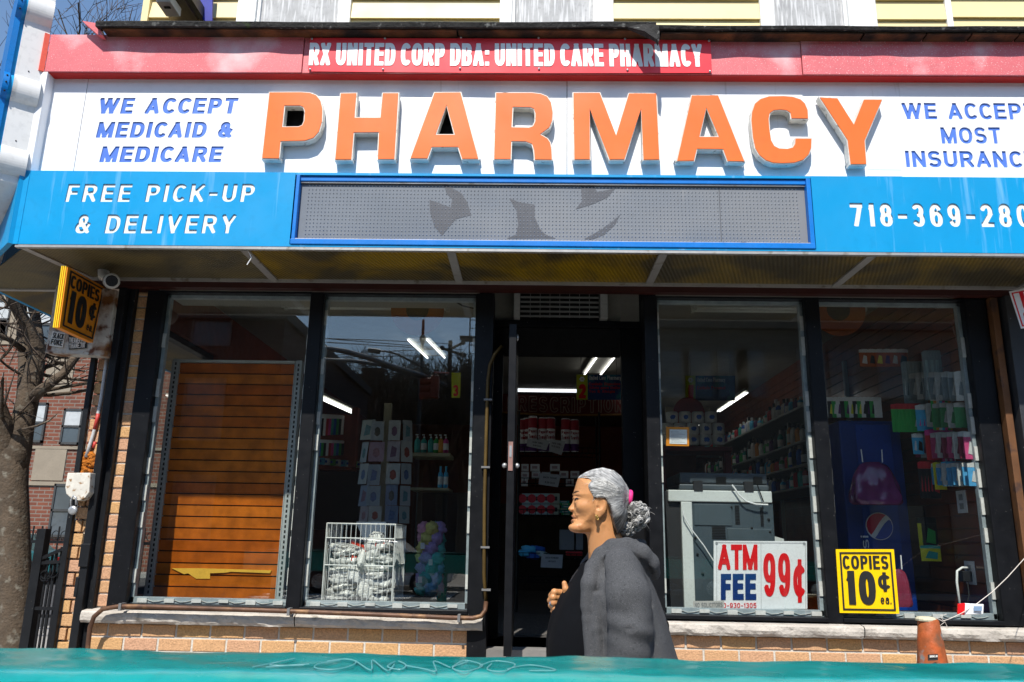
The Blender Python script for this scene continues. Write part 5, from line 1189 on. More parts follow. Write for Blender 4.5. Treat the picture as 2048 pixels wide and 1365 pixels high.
for i, (px, py, w_, h_, a) in enumerate(((722, 1091, 46, 7, .3), (760, 1090, 20, 12, -.2), (708, 1118, 10, 14, .1), (706, 1150, 8, 18, 0), (738, 1104, 26, 6, .45), (690, 1112, 18, 4, .1))):
    c = P(px, py, YBk + .025 + .004 * i); sx, sz = w_ / 620, h_ / 620; ca, sa = math.cos(a), math.sin(a)
    pts = [(c.x + ca * u * sx + sa * v * sz, c.y + .01 * u, c.z - sa * u * sx + ca * v * sz) for u, v in ((-1, -.7), (-.2, -1), (1, -.6), (.8, .9), (0, .6), (-.9, 1))]
    single('red_wrapper', MB().slab(pts, (0, .003, 0)), m_bagred, ('long red wrapper strip across the top of the bags', 'short red wrapper on the right top bag', 'small red wrapper at the gap, upper', 'narrow red wrapper at the gap, lower', 'red wrapper slanting down the right stack', 'thin red wrapper edge on the left stack')[i], 'wrapper')

# greeting card spinner
csx = P(769, 950, 1.5)
rk = thing('card_rack', 'tall cream post card rack behind the wire basket', 'card rack', (csx.x, 1.5, FL))
build('rack_post', MB().box(csx.x - .03, csx.x + .03, 1.47, 1.53, FL, P(775, 808, 1.5).z), mat('rack_cream', (.42, .38, .26), .6), rk); build('rack_base', MB().lathe((csx.x, 1.5, FL), [(.25, 0), (.25, .03), (.05, .06)], 20), m_dkshelf, rk)
pal = [(.40, .43, .45), (.42, .45, .42), (.45, .38, .42), (.34, .40, .46), (.20, .25, .38), (.42, .28, .36), (.50, .50, .48)]
cdm = [mat('card_%s' % n, c, .4, var=.12, vs=15) for n, c in zip(('grey', 'mint', 'blush', 'sky', 'slate', 'pink', 'white'), pal)]
art = [mat('art_%s' % n, c, .5, var=.3, vs=40) for n, c in zip(('teal', 'rose', 'plum', 'blue', 'red', 'brown'), ((.10, .24, .28), (.36, .18, .22), (.20, .10, .17), (.10, .16, .32), (.32, .07, .05), (.12, .11, .09)))]
cards = [(736, 860, 34, 42, -.5, 1, 0), (755, 862, 26, 40, 0, 0, 5), (789, 861, 24, 42, .1, 6, 2), (815, 862, 22, 44, .7, 0, 0), (729, 905, 18, 42, -.6, 3, 0), (753, 904, 32, 40, -.1, 5, 1), (787, 903, 26, 42, .1, 2, 2), (813, 903, 26, 44, .6, 6, 4), (727, 948, 22, 42, -.5, 0, 3), (748, 950, 26, 42, -.1, 3, 3), (786, 948, 28, 42, .05, 6, 4), (812, 948, 22, 42, .5, 0, 3), (728, 992, 22, 42, -.5, 4, 2), (747, 992, 28, 40, -.1, 3, 3), (783, 990, 24, 42, .1, 4, 5), (810, 992, 22, 40, .5, 0, 0), (728, 1030, 20, 34, -.4, 2, 1), (750, 1030, 26, 34, 0, 6, 4), (783, 1030, 26, 36, .1, 4, 3), (808, 1030, 22, 34, .5, 1, 0)]
rown = ('top row', 'second row', 'third row', 'fourth row', 'lowest row'); coln = ('far left', 'left of the post', 'right of the post', 'far right')
for i, (px, py, w_, h_, a, ci, ai) in enumerate(cards):
    c = P(px, py, 1.36 + abs(a) * .12); sx = w_ / 248; sz = h_ / 248; U = Vector((math.cos(a), math.sin(a) * (1 if a > 0 else 1), 0)); n = Vector((U.y, -U.x, 0)); V = Vector((0, 0, 1)) - n * .12
    t = thing('greeting_card', 'greeting card in clear sleeve on the card rack, %s, %s' % (rown[i // 4], coln[i % 4]), 'card', tuple(c - V * sz / 2), 'greeting cards on the rack')
    q = lambda u, v, d=0: c + U * (u * sx / 2) + V * (v * sz / 2) + n * d
    build('card_front', MB().slab([q(-1, -1), q(1, -1), q(1, 1), q(-1, 1)], n * .004), cdm[ci], t)
    ring = [q(.45 * math.cos(k * math.pi / 6) * (1 + .2 * math.sin(3 * k)), -.1 + .5 * math.sin(k * math.pi / 6), .005) for k in range(12)]
    build('printed_art', MB().slab(ring if i % 3 else [q(-.5, -.6, .005), q(.4, -.5, .005), q(.5, .3, .005), q(-.3, .55, .005)], n * .001), art[ai], t)

# generic small goods --------------------------------------------------------
def bottle(loc, h, r, m, capm, label, group, lm=None, pump=False):
    t = thing('bottle', label, 'bottle', loc, group); x, y, z = loc
    build('bottle_body', MB().lathe((x, y, z), [(r * .9, 0), (r, h * .05), (r, h * .55), (r * .85, h * .68), (r * .35, h * .76), (r * .32, h * .8)], 12), m, t, smooth=True)
    if pump: build('pump', MB().lathe((x, y, z), [(r * .34, h * .8), (r * .34, h * .88), (r * .1, h * .89), (r * .1, h * .97), (r * .25, h * .98), (r * .22, h)], 8).box(x - r * .7, x, y - .006, y + .006, z + h * .95, z + h), capm, t)
    else: build('cap', MB().lathe((x, y, z), [(r * .42, h * .78), (r * .42, h), (r * .3, h * 1.005)], 10), capm, t)
    if lm: build('label_band', MB().lathe((x, y, z), [(r * 1.01, h * .15), (r * 1.02, h * .16), (r * 1.02, h * .5), (r * 1.01, h * .51)], 12), lm, t, smooth=True)
    return t
def carton(loc, sx, sy, sz, m, bandm, label, group, cat='box', name='carton', sp=None):
    t = thing(name, label, cat, loc, group); x, y, z = loc
    build('carton_body', MB().box(x - sx / 2, x + sx / 2, y, y + sy, z, z + sz), m, t, bev=.002)
    build('print', MB().box(x - sx * .32, x + sx * .25, y - .0015, y, z + sz * .3, z + sz * .7), bandm, t)
    if sp: build('side_print', MB().lathe((x - sx * .46, y - .001, z + sz * .5), [(.001, -.001), (sz * .42, -.001), (sz * .42, .0)], 14, 'y'), sp, t)
    return t
def packet(c, w_, h_, m, topm, label, group, Yd=.006, artm=None, name='hanging_packet', cat='packet'):
    x, y, z = c; t = thing(name, label, cat, (x, y, z - h_ / 2), group)
    build('packet_body', MB().slab([(x - w_ / 2, y, z - h_ / 2), (x + w_ / 2, y, z - h_ / 2), (x + w_ / 2, y, z + h_ * .3), (x - w_ / 2, y, z + h_ * .3)], (0, Yd, 0)), m, t, bev=.002)
    build('header_card', MB().slab([(x - w_ / 2, y - .001, z + h_ * .301), (x + w_ / 2, y - .001, z + h_ * .301), (x + w_ / 2, y - .001, z + h_ * .46), (x + w_ * .12, y - .001, z + h_ * .5), (x - w_ * .12, y - .001, z + h_ * .5), (x - w_ / 2, y - .001, z + h_ * .46)], (0, .004, 0)), topm, t)
    if artm: build('print', MB().slab([(x - w_ * .3, y - .003, z - h_ * .3), (x + w_ * .3, y - .003, z - h_ * .36), (x + w_ * .34, y - .003, z + h_ * .05), (x - w_ * .1, y - .003, z + h_ * .15)], (0, .002, 0)), artm, t)
    return t
def col(name, c, r=.4): return mat(name, c, r, var=.08, vs=20)
c_green, c_teal, c_amber, c_red, c_blue, c_white, c_black, c_pink, c_yel, c_purp, c_lb = (col('goods_green', (0.043, 0.435, 0.087)), col('goods_teal', (0.043, 0.435, 0.392)), col('goods_amber', (0.797, 0.319, 0.043)), col('goods_red', (0.609, 0.029, 0.043)), col('goods_blue', (0.029, 0.145, 0.609)), col('goods_white', (0.850, 0.850, 0.850)), col('goods_black', (.015, .015, .017)), col('goods_pink', (0.850, 0.087, 0.377)), col('goods_yellow', (0.850, 0.812, 0.043)), col('goods_purple', (.10, .02, .14)), col('goods_light_blue', (0.087, 0.522, 0.850)))
# soap bottles on the shelf behind the cards
sy = 2.0; z0 = P(855, 906, sy).z
single('wooden_shelf', MB().pxbox(822, 906, 900, 913, sy - .1, .35), mat('shelf_cream', (.42, .38, .24), .6), 'cream shelf carrying the pump bottles behind the card rack', 'shelf')
for i, (px, m) in enumerate(((834, c_teal), (847, c_teal), (861, c_teal), (872, c_green), (881, c_amber), (891, c_pink))):
    p = P(px, 905, sy); bottle((p.x, sy, z0), .165, .027, m, c_white, ('first teal', 'second teal', 'third teal', 'green', 'amber', 'pink')[i] + ' soap bottle with white pump on the cream shelf', 'soap bottles on the cream shelf', c_white if i % 2 else None, True)
single('wooden_shelf', MB().pxbox(820, 976, 898, 981, sy - .1, .35), MATS['shelf_cream'], 'lower cream shelf carrying two blue bottles behind the card rack', 'shelf')
for i, px in enumerate((880, 891)): p = P(px, 975, sy); bottle((p.x, sy, P(880, 976, sy).z), .19, .022, c_lb, c_lb, ('left', 'right')[i] + ' tall blue bottle on the lower cream shelf', 'blue bottles on the lower shelf', c_white)
# left wall shelves
for j, (y, lab) in enumerate(((862, 'upper'), (885, 'middle'), (918, 'lower'))):
    single('wall_shelf', MB().box(-2.88, -2.45, 1.6, 4.6, P(650, y + 8, 2.2).z - .012, P(650, y + 8, 2.2).z), m_grey, lab + ' grey shelf along the left interior wall', 'shelf')
for k in range(26):
    px = 636 + (k % 13) * 5.2; row = k // 13; y = 1.9 + (k % 13) * .11; p = P(px, 850 + row * 46, y)
    packet((p.x, y, p.z), .05, .20 - row * .05, (c_green, c_red, c_blue, c_white, c_teal, c_black, c_pink)[(k * 5) % 7], c_white, '%s hanging packet in the %s row on the left wall' % (('green', 'red', 'blue', 'white', 'teal', 'black', 'pink')[(k * 5) % 7], ('upper', 'lower')[row]), 'packets hanging on the left wall')
for k in range(9):
    p = P(628 + k * 11, 928 + k * .9, 2.2 + k * .1); carton((p.x, 2.2 + k * .1, p.z), .07, .06, .06, (c_white, c_lb, c_white, c_green)[k % 4], c_blue, '%s small carton on the lower left wall shelf' % ('white', 'pale blue', 'white', 'green')[k % 4], 'small cartons on the left wall shelf')
# lime tag sign hanging in the second pane
tg = thing('tag_sign', 'narrow lime yellow sign with red print hanging right in the second window', 'sign', tuple(P(911, 794, .9)))
tgq = [P(903, 796, .9), P(920, 796, .9), P(922, 746, .9), P(903, 746, .9)]
m_lime = mat('lime_card', (.52, .56, .02), .5); board(tg, 'card', tgq, m_lime); quad_text('lettering', '3', m_pred, tg, tgq, .2, .05, .8, .5, off=.006, wd=.7, wt=.22)
single('white_tile_print', MB().slab([P(905, 764, .893), P(919, 764, .893), P(920, 748, .893), P(905, 748, .893)], (0, .002, 0)), c_white, 'white printed square at the top of the narrow lime sign', 'print') if False else None
# bag of bath sponges
bs0 = P(858, 1190, 1.25)
sb_ = thing('sponge_bag', 'tall clear bag of pastel bath sponges behind the wire basket', 'sponges', (bs0.x, 1.25, bs0.z))
pas = [mat('sponge_' + n, c, .8, var=.2, vs=40, bump=.8, bs=120) for n, c in (('pink', (.80, .36, .55)), ('yellow', (.78, .72, .24)), ('lilac', (.50, .36, .72)), ('aqua', (.14, .60, .58)), ('sky', (.22, .48, .74)), ('peach', (.82, .50, .40)))]
for i in range(34):
    lv = i // 5; a = (i % 5) * 1.256 + lv * .6; z = bs0.z + .05 + lv * .075
    build('sponge', MB().ball((bs0.x + .062 * math.cos(a), 1.25 + .062 * math.sin(a), z), .052, 16, 12, .5, 7, i), pas[(i * 7 + lv) % 6], sb_, smooth=True)
tg2 = MB()
for px, py in ((845, 1092), (861, 1125), (840, 1160)): tg2.slab([P(px - 4, py + 6, 1.12), P(px + 4, py + 6, 1.12), P(px + 4, py - 6, 1.12), P(px - 4, py - 6, 1.12)], (0, .003, 0))
build('price_tags', tg2, c_white, sb_)
# dark low fixtures deeper inside
single('floor_display', MB().pxbox(600, 940, 720, 1060, 3.4, .5), m_dkshelf, 'dark low shelf unit on the floor behind the second window', 'shelf unit', bev=.01)
single('floor_display', MB().pxbox(830, 985, 945, 1110, 3.0, .5), m_dkshelf, 'black wire table behind the bag of sponges', 'shelf unit', bev=.01)

# ---- seen through the open door
acY = .5
ac = thing('air_conditioner', 'white window air conditioner with grille set above the shop door', 'air conditioner', tuple(P(1118, 640, acY)))
a0 = P(1034, 640, acY); a1 = P(1212, 584, acY)
zac0, zac1 = dz + .05, 3.28
m_acw = mat('ac_white', (.46, .46, .43), .5)
build('ac_side', MB().box(P(1028, 610, .45).x, P(1040, 610, .45).x, .38, .9, zac0, zac1), m_acw, ac, bev=.004)
build('ac_side', MB().box(P(1199, 610, .45).x, P(1214, 610, .45).x, .38, .9, zac0, zac1), mat('ac_white', (.46, .46, .43), .5), ac, bev=.004)
build('ac_back', MB().box(P(1030, 610, .45).x, P(1212, 610, .45).x, .5, .9, zac0, zac1), m_slot, ac)
gm_ = MB(); gx0, gx1 = P(1041, 610, .42).x, P(1198, 610, .42).x
z = zac0 + .01
while z < zac1: gm_.box(gx0, gx1, .40, .42, z, z + .010); z += .036
for i in range(1, 8): x = gx0 + (gx1 - gx0) * i / 8; gm_.box(x - .002, x + .002, .395, .40, zac0, zac1)
build('ac_grille', gm_, mat('ac_grille', (.26, .26, .25), .5), ac)
# aisle signs
def aisle(px0, py0, px1, py1, Y, no, lines, lab, u=.25):
    t = thing('aisle_sign', lab, 'sign', tuple(P((px0 + px1) / 2, py1, Y))); q = [P(px0, py1, Y), P(px1, py1, Y), P(px1, py0, Y), P(px0, py0, Y)]
    qq = lambda a, b_: q[0].lerp(q[1], a).lerp(q[3].lerp(q[2], a), b_)
    board(t, 'board', [qq(u, 0), q[1], q[2], qq(u, 1)], mat('aisle_blue', (.02, .06, .20), .5, var=.3, vs=8, stain=((.05, .30, .30), 4, .5, .62))); board(t, 'number_panel', [q[0], qq(u, 0), qq(u, 1), q[3]], m_lime)
    quad_text('lettering', no, m_pred, t, q, .05, .05, u - .04, .62, off=.006, wd=.6, wt=.25)
    st_ = MB(); c = qq(u / 2, .82)
    for k in range(6): a = k * math.pi / 3; st_.ball((c.x + .018 * math.cos(a), c.y - .006, c.z + .018 * math.sin(a)), (.011, .003, .011), 8, 5)
    build('emblem', st_, c_white, t)
    for s, v0, v1, m, x1 in lines: quad_text('lettering', s, m, t, q, u + .03, v0, x1, v1, off=.006, wd=.6, wt=.16, gap=.1)
    build('hanger', MB().tube([qq(.1, 1), qq(.1, 1) + Vector((0, 0, .5))], .003, 5).tube([qq(.9, 1), qq(.9, 1) + Vector((0, 0, .5))], .003, 5), m_dkshelf, t)
aisle(1153, 750, 1242, 800, 3.0, '2', [('United Care Pharmacy', .74, .96, c_white, 1.0), ('Cuidado Digestivo', .55, .68, m_pred, .98), ('Alivio para Dolor', .40, .53, m_pred, .98), ('Tos & Alergia', .25, .38, m_pred, .86)], 'blue and lime aisle sign with a red number 2 seen through the door')
aisle(1371, 752, 1470, 802, 3.2, '1', [('United Care Pharmacy', .70, .92, c_white, .8), ('Cuidado Personal', .45, .58, m_pred, .8)], 'dim aisle sign with a red number 1 behind the third window', .2)
# lettered fascia at the back counter
pf = thing('prescription_fascia', 'dark red curved fascia with outlined PRESCRIPTION lettering at the back counter', 'sign', tuple(P(1130, 825, 5.5)))
pa_, pb_ = P(1005, 826, 5.5), P(1260, 826, 5.5); ph = P(1130, 788, 5.5).z - P(1130, 826, 5.5).z
build('fascia_board', MB().grid(lambda u, v: (pa_.x + (pb_.x - pa_.x) * u, 5.5 - .25 * math.sin(u * math.pi), pa_.z - .06 * math.sin(u * math.pi) + ph * v), 30, 2), mat('fascia_red', (.16, .016, .012), .6), pf)
build('fascia_edge', MB().tube([(pa_.x + (pb_.x - pa_.x) * u, 5.48 - .25 * math.sin(u * math.pi), pa_.z - .06 * math.sin(u * math.pi)) for u in [k / 20 for k in range(21)]], .015, 6), mat('edge_gold', (.35, .18, .03), .5), pf)
lp = text_loops('PRESCRIPTION', wd=.62, wt=.2, gap=.2); xx = [p[0] for l in lp for p in l]; om = MB()
for l in lp:
    w3 = []
    for x, y in l + l[:1]: u = .04 + .9 * (x - min(xx)) / (max(xx) - min(xx)); w3.append((pa_.x + (pb_.x - pa_.x) * u, 5.45 - .25 * math.sin(u * math.pi), pa_.z - .06 * math.sin(u * math.pi) + ph * (.12 + .76 * y)))
    om.tube(w3, .006, 4)
build('outlined_lettering', om, mat('outline_pale', (.42, .34, .28), .6), pf)
single('back_counter', MB().box(-1.2, 2.0, 5.7, 6.1, FL, 1.85), m_dkwall, 'dark back counter below the red lettered fascia', 'counter')
# wire shelf with goods
WY = 2.5; sh = thing('wire_shelf', 'black wire shelf unit facing the open door', 'shelf unit', (P(1100, 1200, WY).x, WY + .2, FL))
wx0, wx1 = P(1036, 1000, WY).x, P(1200, 1000, WY).x
shz = [P(1090, y, WY).z for y in (906, 968, 1031, 1118, 1165)]
wf_ = MB()
for z in shz:
    for y in (WY - .02, WY + .35): wf_.tube([(wx0, y, z), (wx1, y, z)], .005, 5)
    for y in (WY - .02,): wf_.tube([(wx0, y, z + .05), (wx1, y, z + .05)], .004, 5)
    for i in range(15): x = wx0 + (wx1 - wx0) * i / 14; wf_.tube([(x, WY - .02, z + .05), (x, WY - .02, z), (x, WY + .35, z)], .003, 4)
build('shelf_wires', wf_, m_iron, sh)
for x in (wx0, wx1):
    for y in (WY, WY + .35): build('leg', MB().tube([(x, y, FL), (x, y, shz[0] + .4)], .012, 6), m_iron, sh)
m_ptr = col('towel_red', (.34, .02, .035)); m_ptp = col('towel_purple', (.10, .02, .16))
for i, (px, y0, s) in enumerate(((1046, 838, .7), (1054, 836, .8), (1065, 833, 1), (1085, 836, 1), (1101, 836, 1), (1131, 838, 1), (1149, 840, 1))):
    p = P(px, 904, WY + (.12 if i < 2 else 0)); h = P(px, y0, WY).z - P(px, 904, WY).z; w_ = .088
    t = thing('paper_towel_pack', ('narrow', 'half hidden', 'front', 'second', 'third', 'fourth', 'rightmost')[i] + ' paper towel pack with red top and purple foot on the upper wire shelf', 'paper towels', tuple(p), 'paper towel packs on the wire shelf')
    x, y, z = p; build('pack', MB().lathe(p, [(w_ * .46, 0), (w_ * .5, .02), (w_ * .5, h - .02), (w_ * .44, h)], 14), c_white, t, smooth=True)
    build('red_band', MB().lathe(p, [(w_ * .505, h * .66), (w_ * .51, h * .67), (w_ * .51, h * .93), (w_ * .47, h * .97)], 14), m_ptr, t, smooth=True); build('purple_band', MB().lathe(p, [(w_ * .47, .004), (w_ * .51, .02), (w_ * .51, h * .22), (w_ * .505, h * .23)], 14), m_ptp, t, smooth=True)
    for s, v in (('Paper', .5), ('Towels', .36)): text_on('lettering', s, m_ptr, t, (x - w_ * .44, y - w_ * .53, z + h * v), (x + w_ * .44, y - w_ * .53, z + h * v), (x - w_ * .44, y - w_ * .53, z + h * (v + .11)), th=.002, wd=.6, wt=.18)
m_note = mat('note_paper', (.52, .54, .57), .7, var=.05)
def note(px0, py0, px1, py1, Y, lines, lab, bend=4):
    t = thing('paper_notice', lab, 'notice', tuple(P((px0 + px1) / 2, py1, Y))); q = [P(px0, py1 - bend, Y), P(px1 - bend * 2, py1 + bend, Y), P(px1, py0, Y), P(px0 + 2, py0 - bend, Y)]
    board(t, 'sheet', q, m_note, .002)
    for s, u0, v0, u1, v1 in lines: quad_text('lettering', s, m_ink, t, q, u0, v0, u1, v1, off=.004, th=.001, wd=.6, wt=.16, gap=.1)
note(1053, 882, 1100, 897, WY - .06, [('PAPER TOWELL', .25, .55, .75, .75), ('$1.49 EACH', .3, .2, .7, .38)], 'white price notice under the left paper towel packs')
note(1098, 883, 1131, 907, WY - .08, [('PAPER TOWEL', .15, .65, .8, .8), ('$1.25 EACH', .15, .42, .75, .56)], 'white price notice under the right paper towel packs')
note(1077, 950, 1122, 972, WY - .06, [('BATH TISSUE', .2, .6, .85, .76), ('$1.29 EACH', .3, .2, .8, .35)], 'tilted white price notice on the middle wire shelf', 3)
note(1081, 1110, 1126, 1136, WY - .06, [('BATH POWDER', .2, .68, .8, .82), ('1.99 EACH', .32, .42, .68, .55)], 'white price notice hanging from the lower wire shelf', 1)
for i, (px, py, w_) in enumerate(((1050, 936, 15), (1070, 936, 19), (1110, 936, 20), (1050, 952, 16), (1072, 951, 18), (1092, 952, 18), (1128, 950, 18), (1150, 950, 18), (1049, 966, 14), (1140, 966, 16))):
    p = P(px, py + 6, WY + .05); carton((p.x, WY + .05, p.z), w_ / 215, .09, 14 / 215, c_white, mat('faint_pink', (.5, .36, .38), .6), 'small pale carton on the middle wire shelf, %s' % ('top left', 'top second', 'top right', 'left end', 'second', 'third', 'fourth', 'right end', 'lowest left', 'lowest right')[i], 'pale cartons on the middle wire shelf', sp=None)
m_tis = col('tissue_teal', (.42, .56, .58))
for r in range(2):
    for i in range(4):
        p = P(1053 + i * 19, 1008 + r * 22, WY); carton((p.x, WY, p.z), 18 / 207, .12, 20 / 207, m_tis if i < 3 else col('tissue_sage', (.40, .44, .34)), c_black, '%s tissue box with red round print, %s row of the wire shelf' % (('leftmost', 'second', 'third', 'sage green')[i], ('upper', 'lower')[r]), 'tissue boxes on the wire shelf', 'tissue box', 'tissue_box', sp=c_red)
for i in range(6): 
    p = P(1128 + i % 3 * 3, 1006 + i * 5, WY + .04); carton((p.x, WY + .04, p.z), .10, .1, .02, c_green if i % 2 else c_teal, c_white, 'flat %s packet stacked right of the tissue boxes' % ('green' if i % 2 else 'teal'), 'flat packets beside the tissue boxes')
for i, (px, py) in enumerate(((1050, 1100), (1064, 1106), (1080, 1102), (1060, 1094), (1074, 1095))):
    c = P(px, py + 6, WY + .05); o = protos[i % 3].copy(); o.data = o.data.copy(); o.data.materials.clear(); o.data.materials.append((c_lb, c_blue, m_tis)[i % 3]); COL.objects.link(o); o.location = c; o.scale = (.55, .5, 1.0); o.rotation_euler = (.1, .1 * i, .4 * i); tag(o, ('pale blue soft pack at the left', 'dark blue soft pack in front', 'teal soft pack at the right', 'pale blue soft pack on top', 'dark blue soft pack on top')[i] + ' on the lower wire shelf', 'soft pack', 'blue soft packs on the lower wire shelf')
single('red_tray', MB().pxbox(1133, 1104, 1165, 1112, WY, .2), c_red, 'thin red tray right of the blue soft packs', 'tray', bev=.003)
single('pale_bin', MB().pxbox(1120, 1060, 1148, 1100, WY + .3, .2).pxbox(1152, 1062, 1166, 1100, WY + .3, .2), mat('bin_pale', (.30, .33, .36), .6), 'pale ribbed bins behind the wire grid of the shelf', 'bins')
single('door_mat', MB().box(-.2, .65, .7, 2.2, FL + .002, FL + .012), mat('mat_dark', (.10, .095, .088), .9, var=.2, vs=30, bump=1, bs=120, stain=((.3, .28, .25), 60, .62, .7)), 'dark ribbed door mat just inside the open door', 'mat')

# ---- third window: copier, rolls, notice, shelving
cy = .20
cpx = lambda x: P(x, 1090, cy).x
cpr = thing('photocopier', 'white and slate photocopier seen from behind in the third window', 'photocopier', (cpx(1450), cy + .3, .97))
m_cw = mat('copier_white', (.62, .65, .63), .4, var=.04); m_cs = mat('copier_slate', (.052, .073, .088), .45, var=.08)
z_ = lambda y: P(1450, y, cy).z
x0, x1 = cpx(1366), cpx(1551)
build('copier_body', MB().box(x0, x1, cy, cy + .55, .85, z_(1006)), m_cs, cpr, bev=.006)
build('white_band', MB().box(cpx(1339), cpx(1549), cy - .012, cy + .56, z_(1005), z_(982)), m_cw, cpr, bev=.006)
build('white_post', MB().box(cpx(1364), cpx(1386), cy - .014, cy + .03, .85, z_(1005.5)), m_cw, cpr, bev=.004)
build('scanner_lid', MB().box(cpx(1363), cpx(1546), cy + .01, cy + .55, z_(981), z_(969)).box(cpx(1365), cpx(1544), cy + .02, cy + .54, z_(968), z_(946)), mat('copier_lid', (.06, .075, .088), .4), cpr, bev=.01)
for q in (1400, 1503): build('hinge', MB().box(cpx(q - 9), cpx(q + 9), cy - .016, cy + .02, z_(984), z_(963)), m_dkshelf, cpr)
vt = MB()
for (a, b_, c, d, st_) in ((1394, 1462, 1011, 1048, 4.5), (1473, 1482, 1011, 1050, 3), (1524, 1530, 1014, 1052, 3), (1425, 1452, 1054, 1078, 3.2), (1490, 1538, 1072, 1080, 3)):
    y = c
    while y < d: vt.box(cpx(a), cpx(b_), cy - .004, cy + .0, z_(y + st_ * .55), z_(y)); y += st_
for (a, b_, c) in ((1439, 1459, 955), (1515, 1533, 953)):
    for k in range(6): vt.box(cpx(a), cpx(b_), cy + .012, cy + .021, z_(c + k * 2.4 + 1.2), z_(c + k * 2.4))
build('vents', vt, m_slot, cpr)
pn = MB().box(cpx(1390), cpx(1466), cy - .007, cy, z_(1052), z_(1009)).box(cpx(1456), cpx(1545), cy - .007, cy, z_(1083), z_(1057)); build('service_panel', pn, mat('panel_slate', (.062, .085, .10), .4), cpr, bev=.004)
sm = MB()
for x, y in ((1540, 1038), (1541, 1063), (1505, 1056), (1391, 1077), (1394, 1110), (1403, 1149), (1466, 1015)): sm.ball((cpx(x), cy - .004, z_(y)), .009, 8, 5)
build('knobs', sm, m_slot, cpr)
build('side_tray', MB().slab([(cpx(1555), cy + .1, z_(1070)), (cpx(1578), cy + .1, z_(1076)), (cpx(1578), cy + .1, z_(1084)), (cpx(1552), cy + .1, z_(1084))], (0, .3, 0)), m_cw, cpr)
build('side_panel', MB().slab([(cpx(1334), cy + .02, z_(984)), (cpx(1364), cy + .02, z_(984)), (cpx(1364), cy + .02, .9), (cpx(1340), cy + .02, .9)], (0, .5, 0)), m_dkshelf, cpr)
single('white_cable', MB().tube([P(x, y, cy - .04) for x, y in ((1464, 970), (1470, 978), (1478, 990), (1492, 1003), (1512, 1009), (1536, 1010))], .0055, 7), c_white, 'thick white cable drooping over the copier band', 'cable')
single('white_cable', MB().tube([P(x, y, cy - .04) for x, y in ((1366, 1022), (1368, 1034), (1385, 1062), (1408, 1092), (1427, 1122))], .004, 7), c_white, 'thin white cable running down to the ATM sign', 'cable')
single('black_cable', MB().tube([P(x, y, cy - .03) for x, y in ((1514, 968), (1520, 985), (1527, 1004))], .004, 6), m_slot, 'short black cable hanging at the right of the copier lid', 'cable')
# ATM sign
at_ = thing('atm_sign', 'white ATM FEE 99\u00a2 sign with red and blue letters in the third window', 'sign', tuple(P(1520, 1218, .05)))
aq = [P(1427, 1218, .06), P(1614, 1218, .06), P(1613, 1083, .06), P(1427, 1082, .06)]
board(at_, 'panel', aq, m_pwhite, .006)
for s, u0, v0, u1, v1, m, k in (('ATM', .045, .57, .47, .945, m_pred, dict(wd=.74, wt=.235, gap=.04)), ('FEE', .075, .13, .455, .51, m_pblue, dict(wd=.62, wt=.25, gap=.08)), ('99', .53, .18, .82, .82, m_pred, dict(wd=.52, wt=.17, gap=.1)), ('\u00a2', .85, .09, .975, .73, m_pred, dict(wd=.62, wt=.15)), ('800-930-1305', .02, .015, .455, .085, m_pred, dict(wd=.6, wt=.13, gap=.14))):
    quad_text('lettering', s, m, at_, aq, u0, v0, u1, v1, off=.0085, **k)
bb = MB(); n_q = Vector((0, -.0088, 0)); aqf = lambda u, v: aq[0].lerp(aq[1], u).lerp(aq[3].lerp(aq[2], u), v) + n_q
for (u0, v0, u1, v1) in ((.03, .972, .985, .976), (.981, 0, .985, .972), (.03, 0, .034, .972), (.505, .0, .508, .972)): bb.slab([aqf(u0, v0), aqf(u1, v0), aqf(u1, v1), aqf(u0, v1)], (0, -.001, 0))
build('border_line', bb, mat('line_grey', (.25, .26, .28), .5), at_)
eye = MB()
for u in (.03, .97): eye.lathe(aqf(u, .965), [(.003, -.002), (.008, -.002), (.008, .0)], 12, 'y')
build('eyelets', eye, m_galv, at_)
ns = thing('no_solicitors_sign', 'small grey NO SOLICITORS plate at the foot of the ATM sign', 'sign', tuple(P(1417, 1219, .0)))
nq = [P(1386, 1218.5, .03), P(1448, 1217.5, .03), P(1448, 1202, .03), P(1386, 1202.5, .03)]
board(ns, 'plate', nq, mat('plate_grey', (.52, .50, .47), .5), .003); quad_text('lettering', 'NO SOLICITORS', mat('plate_ink', (.24, .24, .24), .6), ns, nq, .05, .2, .95, .78, off=.005, wd=.55, wt=.15, gap=.1)
yn = thing('yellow_notice', 'amber framed licence notice taped inside the third window', 'notice', tuple(P(1355, 893, .04)))
nq = [P(1332, 892, .04), P(1378, 893, .04), P(1378, 855, .04), P(1332, 854, .04)]
board(yn, 'frame', nq, m_yor, .003); iq = [P(1339, 888, .035), P(1374, 889, .035), P(1374, 860, .035), P(1339, 859, .035)]; board(yn, 'sheet', iq, m_pwhite, .001)
ln = MB()
for k in range(9): ln.slab([(iq[0].x + .012, .033, iq[0].z + .010 + k * .0085), (iq[1].x - (.012 + .02 * ((k * 7) % 3)), .033, iq[0].z + .010 + k * .0085), (iq[1].x - (.012 + .02 * ((k * 7) % 3)), .033, iq[0].z + .0115 + k * .0085), (iq[0].x + .012, .033, iq[0].z + .0115 + k * .0085)], (0, -.0005, 0))
build('printed_lines', ln, MATS['line_grey'], yn)
